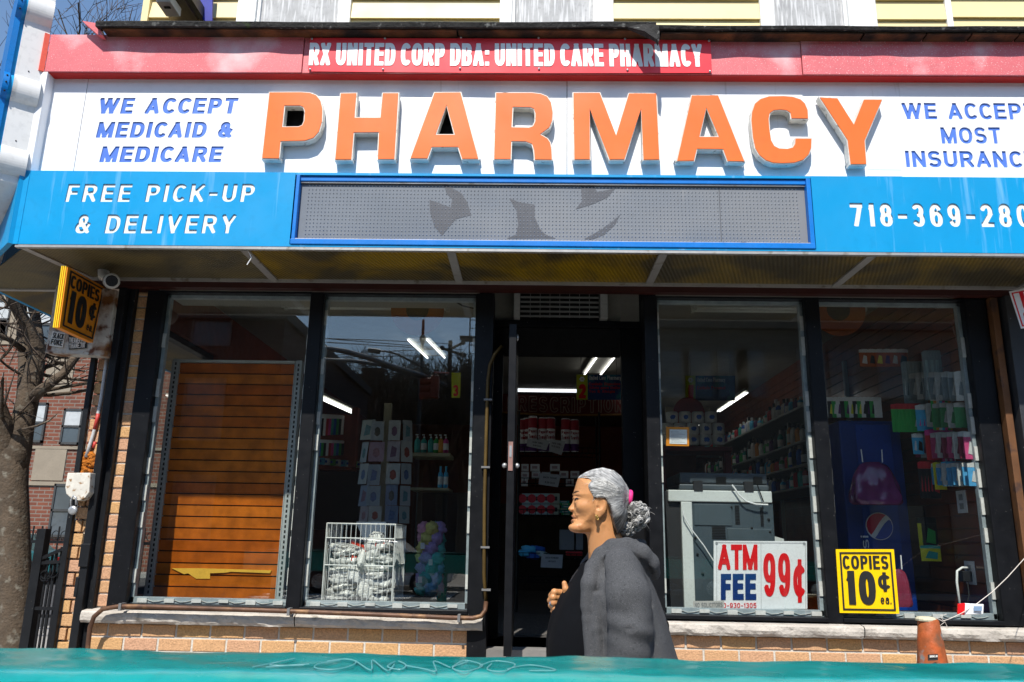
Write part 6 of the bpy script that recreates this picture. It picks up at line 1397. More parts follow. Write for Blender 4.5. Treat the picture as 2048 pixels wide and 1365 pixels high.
# toilet rolls on a red shelf
ty = 1.9
single('red_shelf', MB().pxbox(1322, 893, 1465, 902, ty - .05, .4).pxbox(1322, 902, 1332, 1010, ty, .1).pxbox(1452, 902, 1465, 1010, ty, .1), mat('shelf_red', (.16, .015, .02), .5), 'dark red shelf stacked with toilet rolls behind the third window', 'shelf', bev=.004)
rv = thing('oval_sign', 'cream board with red oval above the toilet rolls', 'sign', tuple(P(1375, 826, ty + .3))); build('board', MB().pxbox(1331, 814, 1420, 832, ty + .3, .02), mat('board_cream', (.45, .38, .26), .6), rv)
c = P(1378, 826, ty + .28); build('oval', MB().lathe(c, [(.01, -.004), (.145, -.004), (.145, .0)], 30, 'y'), m_ptr, rv)
for r, (yy_, n, xx0, dx) in enumerate(((846, 4, 1344, 26), (869, 5, 1335, 25.5), (891, 5, 1335, 25.5))):
    for i in range(n):
        p = P(xx0 + i * dx, yy_, ty); t = thing('toilet_roll', 'wrapped toilet roll with blue print, %s layer, %s' % (('top', 'middle', 'bottom')[r], ('leftmost', 'second', 'third', 'fourth', 'rightmost')[i]), 'toilet roll', tuple(p), 'toilet rolls stacked on the red shelf')
        build('roll', MB().lathe(p, [(.046, 0), (.054, .008), (.054, .088), (.046, .096), (.02, .097)], 16), c_white, t, smooth=True); build('print', MB().ball((p.x, p.y - .052, p.z + .045), (.024, .005, .022), 10, 6, .4, 4, i + r), c_blue, t)
# shelving along the right wall
X3 = 2.62
for j, (pya, pyb, lab) in enumerate(((845, 820, 'top'), (905, 885, 'second'), (945, 930, 'third'), (985, 972, 'fourth'))):
    z = P(1600, pyb + 5, 2.4).z; single('wall_shelf', MB().box(2.45, 2.93, 1.7, 6.6, z - .02, z), m_grey, lab + ' long grey shelf along the right wall of the shop', 'shelf', bev=.002)
    cols = (c_white, c_blue, c_black, c_teal, c_red, c_green, c_purp, c_lb, c_amber); nm = ('white', 'blue', 'black', 'teal', 'red', 'green', 'purple', 'pale blue', 'amber')
    y = 1.85; k = 0
    while y < 6.4:
        ci = (int(y * 2.3) * 3 + j * 2 + (k % 2)) % 9; h = (.15, .19, .17, .16)[j] * (1 + .25 * math.sin(y * 5 + j)); bottle((X3 - .1 + .02 * math.sin(k), y, z), h, .032, cols[ci], c_white if ci % 2 else c_black, '%s bottle on the %s right wall shelf, %s' % (nm[ci], lab, 'near end' if y < 3 else 'middle' if y < 4.6 else 'far end'), 'bottles on the %s right wall shelf' % lab, c_white if k % 3 == 0 else None); y += .085 + .03 * (k % 3); k += 1
for i, (y, z) in enumerate(((2.1, 3.0), (3.0, 3.0), (4.2, 3.0))): single('shelf_upright', MB().box(2.90, 2.93, y - .02, y + .02, FL, 3.05), m_grey, ('near', 'middle', 'far')[i] + ' grey slotted upright on the right wall shelving', 'upright')
litpair((2.35, 3.4, 2.98), (2.35, 4.7, 2.98), 'lit strip light along the right wall above the shelves', .03, .007)
litpair((2.3, 5.6, 2.95), (2.3, 6.4, 2.95), 'far lit strip light along the right wall above the shelves', .03, .007)

# ---- last window
vm = thing('drinks_machine', 'blue drinks cooler with a round red white and blue emblem in the last window', 'drinks cooler', (2.30, 1.0, FL))
vy = .80; vx0, vx1 = P(1690, 1000, vy).x, P(1830, 1150, vy).x; vz1 = P(1760, 842, vy).z
m_vb = mat('cooler_blue', (.002, .028, .20), .35, var=.1)
build('cabinet', MB().box(vx0, vx1, vy, vy + .6, FL, vz1), m_vb, vm, bev=.012); build('front_band', MB().box(P(1722, 1000, vy).x, P(1808, 1150, vy).x, vy - .012, vy, FL + .02, vz1 - .03), mat('cooler_blue_mid', (.003, .045, .30), .35), vm, bev=.005)
ec = P(1759, 1053, vy - .02); er = .092
build('emblem_ring', MB().lathe((ec.x, ec.y + .004, ec.z), [(.01, -.003), (er * 1.06, -.003), (er * 1.06, .0)], 40, 'y'), c_white, vm)
def wave(x, k): return er * (.26 * math.sin(x / er * 1.5 + .3) + k + x / er * .22)
def seg(lo, hi, n=26):
    pts = []
    for i in range(n + 1):
        x = -er + 2 * er * i / n; h = math.sqrt(max(0, er * er - x * x)); pts.append((x, max(-h, min(h, lo(x, h)))))
    top_ = []
    for i in range(n, -1, -1):
        x = -er + 2 * er * i / n; h = math.sqrt(max(0, er * er - x * x)); top_.append((x, max(-h, min(h, hi(x, h)))))
    rot = rad(24); cr_, sr = math.cos(rot), math.sin(rot)
    return [(ec.x + x * cr_ - z * sr, ec.z + x * sr + z * cr_) for x, z in pts + top_]
def emb(nm, lo, hi, m):
    l = seg(lo, hi); u = []
    for p in l:
        if not u or (abs(p[0] - u[-1][0]) + abs(p[1] - u[-1][1])) > 1e-4: u.append(p)
    build(nm, plate_loops(MB(), [u], ec.y - .004, ec.y - .001), m, vm)
emb('emblem_red', lambda x, h: wave(x, .12), lambda x, h: h, mat('emblem_red', (.62, .01, .05), .4)); emb('emblem_blue', lambda x, h: -h, lambda x, h: wave(x, -.30), mat('emblem_blue', (.01, .06, .40), .4))
lx = P(1733, 1110, vy - .014); text_on('lettering', 'pepsi', c_white, vm, (lx.x + .04, lx.y, P(1733, 1170, vy).z), (lx.x + .04, lx.y, P(1733, 1072, vy).z), (lx.x - .03, lx.y, P(1733, 1170, vy).z), th=.002, wd=.8, wt=.11, gap=.12)
cq2 = thing('copies_sign', 'bright yellow COPIES 10\u00a2 sign in the foot of the last window', 'sign', tuple(P(1735, 1227, -.06)))
yq = [P(1679, 1226, -.058), P(1798, 1228, -.058), P(1787, 1099, -.058), P(1671, 1099, -.058)]
board(cq2, 'panel', yq, mat('copies_yellow', (.86, .56, .0), .4, var=.03), .004); copies_face(cq2, [p + Vector((0, -.004, 0)) for p in yq])
# purple hanging bags
m_plum = mat('plum_film', (.16, .02, .12), .15, var=.25, vs=6, bump=.5, bs=14, coat=.6)
def hangbag(px0, py0, px1, py1, Y, lab, m):
    a, b_ = P((px0 + px1) / 2, py0, Y), P((px0 + px1) / 2, py1, Y); r = (P(px1, py1, Y).x - P(px0, py1, Y).x) / 2; h = a.z - b_.z
    t = thing('plastic_bag', lab, 'bag', tuple(b_))
    def fn(u, v):
        th = u * 2 * math.pi; k = r * ((.30 + .72 * math.sqrt(max(0, 1 - v ** 1.8))) if v > .06 else .9 + v * 2) * (1 + .05 * math.sin(th * 7 + v * 3) + .16 * noise.noise(Vector((math.cos(th) * 2.5, math.sin(th) * 2.5, v * 3 + r * 40))))
        return (b_.x + k * math.cos(th), Y + .45 * k * math.sin(th), b_.z + h * v)
    build('bag_film', MB().grid(fn, 54, 16), m, t, smooth=True); build('bag_hooks', MB().tube([(b_.x - r * .4, Y, a.z), (b_.x - r * .42, Y, a.z + .09)], .004, 5).tube([(b_.x + r * .4, Y, a.z), (b_.x + r * .42, Y, a.z + .09)], .004, 5), c_white, t)
hangbag(1703, 925, 1803, 1010, .55, 'plum coloured film bag hanging in front of the blue cooler', m_plum)
hangbag(1776, 1139, 1826, 1214, .30, 'small wine red film bag low behind the yellow COPIES sign', mat('wine_film', (.22, .03, .06), .15, var=.3, bump=.5, bs=14, coat=.6))
# goods hanging on the right wall
def prow(n, px0, px1, py, w_, h_, Y, mats, names, where, topm=c_white, artm=None):
    for i in range(n):
        px = px0 + (px1 - px0) * (i / max(1, n - 1)); p = P(px, py, Y - .004 * i); k = i % len(mats)
        packet((p.x, Y - .004 * i, p.z), w_, h_, mats[k], topm, '%s packet, %s, %s' % (names[k], where, 'front' if i == 0 else 'end' if i == n - 1 else 'middle'), 'packets in the ' + where, .005, artm or (c_white, c_black, c_yel, c_purp)[(i + k) % 4])
m_lab = [c_white, c_black, c_yel]
m_or = col('goods_orange', (.50, .11, .01)); m_clear = col('goods_silver', (.30, .36, .38), .25)
prow(6, 1730, 1806, 716, .085, .14, .85, [m_or], ['orange'], 'orange row high on the last window wall')
prow(14, 1855, 1925, 750, .05, .36, .45, [m_clear, m_tis], ['silver', 'pale teal'], 'tall row at the top right of the last window', m_clear)
prow(8, 1812, 1850, 765, .05, .32, .7, [m_clear], ['dim silver'], 'dim row beside the tall silver row', m_clear)
prow(13, 1655, 1756, 815, .06, .16, .9, [c_white, c_black, c_green], ['white', 'black', 'green'], 'row above the blue cooler', c_white)
prow(7, 1800, 1838, 836, .12, .21, .62, [c_green], ['green'], 'green row with red headers', c_red, c_white)
prow(3, 1845, 1862, 836, .09, .19, .55, [c_lb], ['blue'], 'short blue row beside the green packets', c_white, c_pink)
prow(10, 1876, 1928, 824, .085, .26, .40, [c_green, c_amber, c_white, c_lb, c_pink], ['green', 'amber', 'white', 'blue', 'pink'], 'mixed row at the right of the last window', c_white, c_red)
prow(2, 1832, 1840, 888, .05, .15, .6, [c_lb], ['light blue'], 'light blue pair left of the pink packets', c_white)
prow(2, 1866, 1872, 890, .10, .22, .50, [c_red], ['red patterned'], 'red patterned pair', c_pink, c_pink)
prow(12, 1895, 1948, 892, .085, .22, .40, [c_pink, c_white], ['pink', 'white'], 'pink row beside the red patterned pair', c_pink, c_black)
prow(18, 1897, 1952, 948, .085, .17, .36, [c_lb, c_white], ['sky blue', 'white'], 'sky blue row above the wall socket', c_lb, c_white)
prow(2, 1876, 1884, 952, .055, .19, .48, [c_yel], ['yellow'], 'yellow pair beside the sky blue row', c_yel, c_red)
prow(5, 1846, 1872, 960, .055, .26, .55, [c_black], ['black'], 'black row with red headers', c_red, c_red)
prow(2, 1852, 1860, 1066, .11, .22, .75, [c_yel, c_black], ['yellow and black', 'black'], 'yellow scissors pair low on the wall', c_black, c_green)
prow(1, 1862, 1862, 1107, .14, .11, .68, [c_yel], ['yellow and teal'], 'low yellow and teal spot beneath the scissors pair', c_teal, c_teal)
def outlet(px, py, lab):
    p = P(px, py, .35); x, y, z = 2.934, PX(px, py, 2.934).y, PX(px, py, 2.934).z; t = thing('wall_socket', lab, 'socket', (x, y, z - .06))
    build('plate', MB().box(x - .008, x, y - .06, y + .06, z - .075, z + .075), c_white, t, bev=.002)
    s = MB()
    for dz_ in (-.03, .03): s.box(x - .0095, x - .008, y - .025, y + .025, z + dz_ - .02, z + dz_ + .02)
    build('sockets', s, mat('socket_grey', (.4, .4, .38), .5), t); return x, y, z
outlet(1925, 1004, 'white double wall socket on the slat wall below the sky blue packets')
x, y, z = outlet(1942, 1146, 'white wall socket with two plugs low on the slat wall')
single('black_plug', MB().box(x - .07, x - .01, y - .03, y + .03, z - .055, z + .01).tube([(x - .04, y - .02, z - .05), (x - .05, y - .04, z - .14), (x - .10, y - .1, z - .19)], .005, 6), c_black, 'black plug adapter in the low wall socket', 'plug', bev=.004)
single('thick_white_cable', MB().tube([(x - .012, y, z + .03), (x - .06, y - .01, z + .032), (x - .10, y - .02, z + .01), (x - .115, y - .03, z - .06), (x - .115, y - .04, .97)], .008, 8), c_white, 'thick white cord looping from the low wall socket to the floor', 'cord', smooth=True)
m_dim = [mat('pack_' + n, c, .45, var=.15, vs=30) for n, c in (('silver', (.20, .24, .26)), ('green', (.06, .26, .10)), ('rose', (.55, .07, .20)), ('white', (.55, .55, .54)), ('sky', (.08, .34, .62)), ('maroon', (.22, .03, .06)))]
for py, n, h_, x0, x1, ks, nm in ((772, 9, .20, 1812, 1930, (0, 0, 3), 'silver'), (830, 9, .17, 1800, 1930, (1, 3, 1), 'green'), (890, 10, .18, 1836, 1948, (2, 3, 5), 'rose'), (948, 10, .15, 1850, 1955, (4, 3, 4), 'sky blue')):
    for i in range(n):
        q = PX(x0 + (x1 - x0) * (i + .5) / n, py + 1.2 * (i % 2), 2.86)
        packet((q.x, q.y, q.z), .085, h_, m_dim[ks[i % 3]], m_dim[3], 'small packet on the %s row of hooks flat on the last window wall' % nm, 'packets on the %s row of hooks' % nm, .012, m_dim[ks[(i + 1) % 3]])

# ================================================================== the street behind the viewer, seen mirrored in the glass
def mbox(px0, py0, px1, Yv, dep, zb=-.1):
    a, b_ = MIR(px0, py0, Yv), MIR(px1, py0, Yv); return (min(a.x, b_.x), max(a.x, b_.x), -Yv - dep, -Yv, zb, a.z)
m_refwin = mat('old_window_frame', (.10, .097, .09), .7)
def facade(name, x0, x1, y0, y1, z1, m, label, wins, wm, cornice=True):
    t = thing(name, label, 'building', ((x0 + x1) / 2, (y0 + y1) / 2, -.1)); build('wall', MB().box(x0, x1, y0, y1, -.1, z1), m, t)
    if cornice: build('cornice', MB().box(x0 - .15, x1 + .15, y0 - .1, y1 + .3, z1 - .35, z1), m_dkwall, t)
    for (wx, wz, ww, wh) in wins:
        f = build('window', MB().box(wx - .07, wx + ww + .07, y1, y1 + .06, wz - .07, wz).box(wx - .07, wx + ww + .07, y1, y1 + .06, wz + wh, wz + wh + .07).box(wx - .07, wx, y1, y1 + .06, wz, wz + wh).box(wx + ww, wx + ww + .07, y1, y1 + .06, wz, wz + wh).box(wx, wx + ww, y1, y1 + .05, wz + wh / 2 - .03, wz + wh / 2 + .03), m_refwin, t)
        build('pane', MB().box(wx, wx + ww, y1 + .005, y1 + .02, wz, wz + wh), m_wgl, f)
    return t
e = MIR(572, 622, 20.0)
facade('corner_building', -30, e.x, -34, -20.0, e.z, brickmat('dark_brick', (.05, .022, .018), (.04, .02, .016), (.05, .045, .04), .4, .12), 'tall dark brick building across the street, mirrored in the first window', [(e.x - 3 - i * 2.6, 1.2 + j * 3.1, 1.2, 1.9) for i in range(6) for j in range(3)], m_vinyl)
r_ = MIR(978, 662, 20.0)
facade('rowhouse', r_.x, 46, -33, -20.0, MIR(1500, 640, 20.0).z, mat('stucco_grey', (.09, .083, .072), .9, var=.12, vs=.5), 'long two storey stucco row across the street, mirrored in the right windows', [(MIR(px, 775, 20).x, MIR(px, 775, 20).z - .3, .9, 1.5) for px in (1322, 1368, 1440, 1475, 1600, 1660, 1760, 1850)] + [(MIR(px, 1000, 20).x, .4, 1.6, 2.2) for px in (1080, 1200, 1400, 1560, 1740, 1900)], m_vinyl)
for i, (a, b_, y, Yv) in enumerate(((590, 650, 752, 50), (650, 700, 744, 54), (700, 755, 752, 52), (985, 1060, 770, 60), (752, 990, 806, 70))):  # the last house is added to block the bright horizon behind the trees
    x0, x1, y0, y1, z0, z1 = mbox(a, y, b_, Yv, 10)
    t = facade('far_rowhouse', x0, x1, y0, y1, z1, mat('far_brick_%d' % (i % 2), ((.12, .07, .05), (.10, .085, .07))[i % 2], .9), ('low dark house at the left', 'low pale brown house in the middle', 'low dark house with a chimney', 'low house at the right', 'long low house added to darken the gap behind the bare trees')[i] + ' of the far row, mirrored in the second window', [], m_vinyl)
    if i == 2: c = MIR(744, 742, Yv); build('chimney', MB().box(c.x - .7, c.x + .7, c.y - 1, c.y - .2, z1, c.z).box(c.x - .85, c.x + .85, c.y - 1.1, c.y - .1, c.z, c.z + .25), MATS['far_brick_0'], t)
    if i < 2: build('roof_tank', MB().box(x0 + 1, x0 + 2.4, y0 + 3, y0 + 4.5, z1, z1 + 1.0), m_dkwall, t)
rng2 = random.Random(5)
tkb, twb = MB(), MB(); tkb.tube([(0, 0, -.1), (0, 0, 2), (.1, 0, 4)], [.28, .22, .18], 8)
for k in range(8): branch(tkb, twb, Vector((.05 * (k % 3), 0, 2.6 + .25 * k)), Vector((rng2.uniform(-.8, .8), rng2.uniform(-.8, .8), 1)).normalized(), rng2.uniform(3.0, 4.2), .13, 4, rng2, .014)
ft = thing('bare_tree', 'bare twiggy tree far across the street, mirrored right of the chimney', 'tree', (0, 0, 0), 'bare trees in the mirrored street')
build('trunk', tkb, m_bark, ft); build('crown', twb, m_twig, ft)
tpos = [(790, 40, 1.2), (835, 44, 1.35), (880, 42, 1.25), (925, 46, 1.4), (965, 43, 1.25), (720, 60, 1.3)]
for i, (px, Yv, s_) in enumerate(tpos):
    p = MIR(px, 1000, Yv); lab = 'bare twiggy tree far across the street, %s of the mirrored clump' % ('first', 'second', 'third', 'fourth', 'last', 'hindmost')[i]
    if i == 0: ft.location = (p.x, -Yv, 0); ft.scale = (s_,) * 3; ft['label'] = lab
    else: dup(ft, (p.x, -Yv, 0), i * 1.3, lab, s_)
# poles, lamps and wires
m_pole = mat('pole_dark', (.05, .042, .035), .8, var=.2); m_steel = mat('mast_steel', (.07, .075, .078), .5, metal=.3)
M = lambda x, y, Yv: tuple(MIR(x, y, Yv))
up_ = thing('utility_pole', 'wooden utility pole with crossarms mirrored at the right of the second window', 'pole', (MIR(900, 1000, 42).x, -42, 0))
b_ = MIR(901, 682, 42); build('pole', MB().tube([(b_.x, -42, 0), (b_.x, -42, b_.z)], [.18, .13], 10), m_pole, up_)
build('crossarm', MB().tube([M(884, 697, 42.2), M(930, 712, 41.5)], .09, 6).tube([M(902, 698, 42.4), M(926, 686, 43.4)], .09, 6), m_pole, up_)
build('insulators', MB().ball(M(884, 696, 42.2), .16, 8, 6).ball(M(928, 711, 41.5), .16, 8, 6).ball(M(926, 686, 43.4), .16, 8, 6), m_steel, up_)
sp = thing('signal_mast', 'steel signal pole with long mast arm and lamp arm mirrored in the second window', 'signal pole', (MIR(846, 1000, 33).x, -33, 0))
b_ = MIR(847, 640, 33); build('pole', MB().tube([(b_.x, -33, 0), (b_.x, -33, b_.z)], [.13, .07], 10).lathe((b_.x, -33, MIR(847, 678, 33).z), [(.07, -.2), (.16, -.08), (.16, .08), (.07, .2)], 10), m_steel, sp)
build('mast_arm', MB().tube([M(892, 772, 33), M(846, 752, 32), M(790, 735, 28), M(737, 716, 24), M(690, 703, 21), M(625, 693, 18)], [.12, .12, .11, .10, .09, .07], 8), m_steel, sp)
build('mast_arm', MB().tube([M(848, 755, 33), M(800, 742, 30), M(760, 730, 27), M(700, 722, 24), M(630, 719, 20)], [.10, .09, .08, .07, .06], 8), m_steel, sp)
build('lamp_arm', MB().tube([M(846, 735, 33), M(820, 722, 32), M(795, 709, 31), M(770, 703, 30), M(755, 703, 30)], [.06, .055, .05, .045, .04], 8), m_steel, sp); build('lamp_head', MB().tube([M(760, 704, 30), M(736, 700, 30)], [.12, .09], 8), m_steel, sp)
tl_ = thing('traffic_light', 'red orange three lamp traffic light mirrored in the second window', 'traffic light', M(862, 795, 32))
m_tl = mat('signal_housing', (.28, .05, .02), .5)
a, b_ = MIR(871, 752, 32), MIR(871, 796, 32); build('housing', MB().box(a.x - .22, a.x + .18, -32.3, -31.9, b_.z, a.z), m_tl, tl_, bev=.03)
for k in range(3): q = MIR(857, 756 + k * 14.5, 32); build('visor', MB().tube([(a.x - .2, -32.1, q.z - .12), (a.x - .72, -32.1, q.z - .16)], [.17, .20], 12), m_tl, tl_)
build('bracket', MB().tube([M(868, 745, 32), M(897, 747, 38)], .05, 6), m_tl, tl_)
wnum = 0
for pts in (((600, 676), (760, 681), (900, 688)), ((600, 682), (770, 692), (900, 700)), ((600, 716), (760, 704), (905, 697)), ((600, 716), (760, 713), (925, 711)), ((460, 650), (540, 669), (640, 694)), ((600, 672), (680, 680), (925, 700))):
    wnum += 1; n = 10; w3 = []
    for k in range(n + 1):
        t = k / n; i0 = 0 if t < .5 else 1; tt = (t - .5 * i0) * 2; x = pts[i0][0] + (pts[i0 + 1][0] - pts[i0][0]) * tt; y = pts[i0][1] + (pts[i0 + 1][1] - pts[i0][1]) * tt; w3.append(M(x, y, 26 + 16 * t))
    single('power_line', MB().tube(w3, .022, 4), m_pole, ('topmost', 'second', 'third', 'lowest', 'bright slanting', 'crossing')[wnum - 1] + ' power line mirrored across the left windows', 'power line', 'power lines mirrored in the windows')
fe = thing('fire_escape', 'narrow black fire escape ladder mirrored at the right edge of the second window', 'fire escape', M(945, 800, 19.8))
lm = MB(); a, b_ = MIR(940, 655, 19.7), MIR(952, 655, 19.7); z0 = MIR(945, 830, 19.7).z
for x in (a.x, b_.x): lm.box(x - .02, x + .02, -19.72, -19.68, z0, a.z + 2)
z = z0
while z < a.z + 2: lm.box(a.x, b_.x, -19.71, -19.69, z, z + .03); z += .28
lm.box(a.x - .3, b_.x + .6, -20, -19.4, MIR(945, 680, 19.7).z, MIR(945, 680, 19.7).z + .06); build('ladder', lm, m_iron, fe)

# ================================================================== the passer-by
YW_ = -2.33
def surface_nets(f, lo, hi, h):
    lo = np.array(lo); n = np.ceil((np.array(hi) - lo) / h).astype(int) + 1
    ax = [lo[i] + h * np.arange(n[i]) for i in range(3)]; X, Y, Z = np.meshgrid(*ax, indexing='ij'); F = f(X, Y, Z); s = F < 0
    acc = np.zeros(tuple(n - 1) + (3,)); cnt = np.zeros(tuple(n - 1)); nx, ny, nz = n
    def c(a, i, j, k): return a[i:i + nx - 1, j:j + ny - 1, k:k + nz - 1]
    for d in range(3):
        for p in (0, 1):
            for q in (0, 1):
                o = [0, 0, 0]; u, v = [x for x in range(3) if x != d]; o[u], o[v] = p, q; e = o.copy(); e[d] = 1
                a, b_ = c(F, *o), c(F, *e); m = (a < 0) != (b_ < 0); t = np.where(m, a / np.where(m, a - b_, 1), 0)
                for k in range(3): acc[..., k] += np.where(m, (t if k == d else o[k]), 0)
                cnt += m
    act = cnt > 0; idx = -np.ones(act.shape, int); idx[act] = np.arange(act.sum()); cell = np.argwhere(act); V = lo + h * (cell + acc[act] / cnt[act][:, None]); Q = []
    for d in range(3):
        u, v = [(1, 2), (2, 0), (0, 1)][d]; sl = [slice(1, n[i] - 1) for i in range(3)]; sl[d] = slice(0, n[d] - 1); s2 = list(sl); s2[d] = slice(1, n[d])
        A, B = s[tuple(sl)], s[tuple(s2)]; ch = np.argwhere(A != B); ch = ch + np.array([sl[i].start for i in range(3)])
        if not len(ch): continue
        eu, ev = np.eye(3, dtype=int)[u], np.eye(3, dtype=int)[v]; g = lambda w: idx[tuple(w.T)]
        q = np.stack([g(ch), g(ch - eu), g(ch - eu - ev), g(ch - ev)], 1); fl = s[tuple(ch.T)]; q[~fl] = q[~fl][:, ::-1]; Q.append(q)
    return V, np.concatenate(Q)
def poly_d(pts, X, Z):                              # signed distance, positive inside
    best = np.full(X.shape, 9.0); ins = np.zeros(X.shape, bool); n = len(pts)
    for i in range(n):
        (x1, z1), (x2, z2) = pts[i], pts[(i + 1) % n]; ex_, ez = x2 - x1, z2 - z1; t = np.clip(((X - x1) * ex_ + (Z - z1) * ez) / (ex_ * ex_ + ez * ez + 1e-12), 0, 1)
        best = np.minimum(best, np.hypot(X - x1 - t * ex_, Z - z1 - t * ez))
        if z1 != z2: ins ^= ((z1 > Z) != (z2 > Z)) & (X < (x2 - x1) * (Z - z1) / (z2 - z1) + x1)
    return np.where(ins, best, -best)
def smin(a, b_, k): h = np.clip(.5 + .5 * (b_ - a) / k, 0, 1); return b_ + (a - b_) * h - k * h * (1 - h)
def smax(a, b_, k): return -smin(-a, -b_, k)
def ell(X, Y, Z, c, r): q = np.sqrt(((X - c[0]) / r[0]) ** 2 + ((Y - c[1]) / r[1]) ** 2 + ((Z - c[2]) / r[2]) ** 2); return (q - 1) * min(r)
def cap(X, Y, Z, a, b_, ra, rb):
    a, b_ = np.array(a), np.array(b_); d = b_ - a; t = np.clip(((X - a[0]) * d[0] + (Y - a[1]) * d[1] + (Z - a[2]) * d[2]) / (d @ d + 1e-12), 0, 1)
    return np.sqrt((X - a[0] - t * d[0]) ** 2 + (Y - a[1] - t * d[1]) ** 2 + (Z - a[2] - t * d[2]) ** 2) - (ra + (rb - ra) * t)
def chain(X, Y, Z, pts, rs, k=.01):
    o = None
    for i in range(len(pts) - 1): q = cap(X, Y, Z, pts[i], pts[i + 1], rs[i], rs[i + 1]); o = q if o is None else smin(o, q, k)
    return o
def inflate(pts, X, Y, Z, W, R, yc=0.0):
    d = poly_d(pts, X, Z); t = np.clip(d / R, 0, 1); w_ = W * np.sqrt(np.maximum(0, 1 - (1 - t) ** 2)); ay = np.abs(Y - yc)
    return np.where(d > 0, np.maximum(np.minimum(ay - w_, 0) if False else (ay - w_) * .7, -d), np.hypot(-d, np.maximum(0, ay)) * .8)
def Pw(px, py, dy=0.0): p = P(px, py, YW_ + dy); return (p.x, p.y, p.z)
def h6(a, b_): p = P(1100 + a / 6.827, 920 + b_ / 6.827, YW_); return (p.x, p.z)
def h5(a, b_): p = P(1060 + a / 3.25, 920 + b_ / 3.25, YW_); return (p.x, p.z)
def v6(a, b_, y): q = h6(a, b_); return (q[0], YW_ + y, q[1])
def v5(a, b_, y): q = h5(a, b_); return (q[0], YW_ + y, q[1])
skull = [h6(*q) for q in ((380, 255), (356, 320), (337, 390), (320, 450), (311, 480), (322, 520), (328, 560), (322, 640), (314, 700), (310, 735), (301, 757), (306, 780), (316, 798), (305, 815), (301, 845), (311, 872), (305, 905), (311, 945), (330, 975), (365, 993), (430, 1003), (520, 1000), (640, 965), (740, 900), (850, 880), (940, 760), (1015, 590), (1035, 460), (1015, 350), (955, 245), (860, 168), (720, 132), (580, 155), (460, 205))]
nose = [h6(*q) for q in ((322, 515), (318, 560), (298, 600), (272, 636), (251, 662), (253, 682), (268, 697), (290, 706), (318, 715), (360, 690), (350, 560))]
def head(X, Y, Z):
    y = Y - YW_; ay = np.abs(y)
    zf_ = np.clip((Z - h6(0, 1000)[1]) / (h6(0, 480)[1] - h6(0, 1000)[1]), 0, 1)       # jaw narrower than the temples
    f = inflate(skull, X, Y, Z, .060 + .018 * zf_, .072, YW_)
    d = poly_d(nose, X, Z); zt = np.clip((h6(0, 540)[1] - Z) / (h6(0, 540)[1] - h6(0, 690)[1]), 0, 1); wn = .007 + .010 * zt ** 1.6
    nf = np.maximum(ay - np.minimum(wn, np.maximum(d, 0) * 1.3 + .001), -d); f = smin(f, nf, .007)
    f = smin(f, ell(X, ay, Z, (h6(298, 680)[0], .0125, h6(298, 680)[1]), (.0085, .006, .0075)), .006)          # nostril wing
    f = smax(f, -ell(X, ay, Z, (h6(338, 548)[0], .040, h6(338, 548)[1]), (.018, .020, .013)), .008)            # eye socket
    f = smin(f, ell(X, ay, Z, (h6(366, 552)[0], .031, h6(366, 552)[1]), (.0120, .0105, .0100)), .002)           # eyeball and lids
    f = smin(f, cap(X, ay, Z, (h6(322, 522)[0], .022, h6(322, 522)[1]), (h6(398, 532)[0], .049, h6(398, 532)[1]), .0034, .0036), .003)
    f = smin(f, cap(X, ay, Z, (h6(335, 590)[0], .030, h6(335, 590)[1]), (h6(395, 585)[0], .049, h6(395, 585)[1]), .0042, .004), .004); f = smax(f, -cap(X, ay, Z, (h6(345, 612)[0], .034, h6(345, 612)[1]), (h6(400, 600)[0], .054, h6(400, 600)[1]), .0016, .0014), .004)
    f = smin(f, cap(X, ay, Z, (h6(330, 470)[0], .012, h6(330, 470)[1]), (h6(420, 480)[0], .050, h6(420, 480)[1]), .005, .005), .012)   # brow
    f = smin(f, ell(X, ay, Z, (h6(455, 645)[0], .048, h6(455, 645)[1]), (.028, .020, .020)), .016)               # cheek
    f = smax(f, -cap(X, ay, Z, (h6(306, 715)[0], .020, h6(306, 715)[1]), (h6(372, 850)[0], .042, h6(372, 850)[1]), .0032, .0024), .006)  # cheek crease
    f = smax(f, -cap(X, ay, Z, (h6(302, 799)[0], .0, h6(302, 799)[1]), (h6(350, 806)[0], .028, h6(350, 806)[1]), .0026, .002), .003)   # mouth
    f = smin(f, cap(X, ay, Z, (h6(312, 842)[0], .0, h6(312, 842)[1]), (h6(336, 830)[0], .018, h6(336, 830)[1]), .006, .003), .006)
    f = smin(f, ell(X, ay, Z, (h6(400, 925)[0], .034, h6(400, 925)[1]), (.036, .022, .019)), .014)               # jowl
    e = ell(X, ay, Z, (h6(672, 640)[0], .0745, h6(672, 640)[1]), (.0195, .009, .033)); e = smin(e, ell(X, ay, Z, (h6(628, 760)[0], .073, h6(628, 760)[1]), (.010, .007, .014)), .006)
    e = smax(e, -ell(X, ay, Z, (h6(660, 610)[0], .0835, h6(660, 610)[1]), (.0125, .0075, .020)), .003); e = smax(e, -ell(X, ay, Z, (h6(632, 665)[0], .084, h6(632, 665)[1]), (.008, .010, .008)), .003)
    f = smin(f, e, .005)
    ln6 = lambda a, b_, ya, c, d_, yb: cap(X, ay, Z, (h6(a, b_)[0], ya, h6(a, b_)[1]), (h6(c, d_)[0], yb, h6(c, d_)[1]), .0011, .0009)
    for q in ((400, 548, .050, 445, 532, .060), (402, 560, .051, 450, 562, .061), (398, 572, .051, 440, 590, .059), (340, 868, .022, 360, 920, .034)): f = smax(f, -ln6(*q), .0025)
    f = f + .00018 * np.sin(X * 310 + np.sin(Z * 190) * 1.6) * np.sin(Z * 270 + np.sin(X * 150)) * np.clip((h6(0, 560)[1] - Z) / .03, 0, 1)
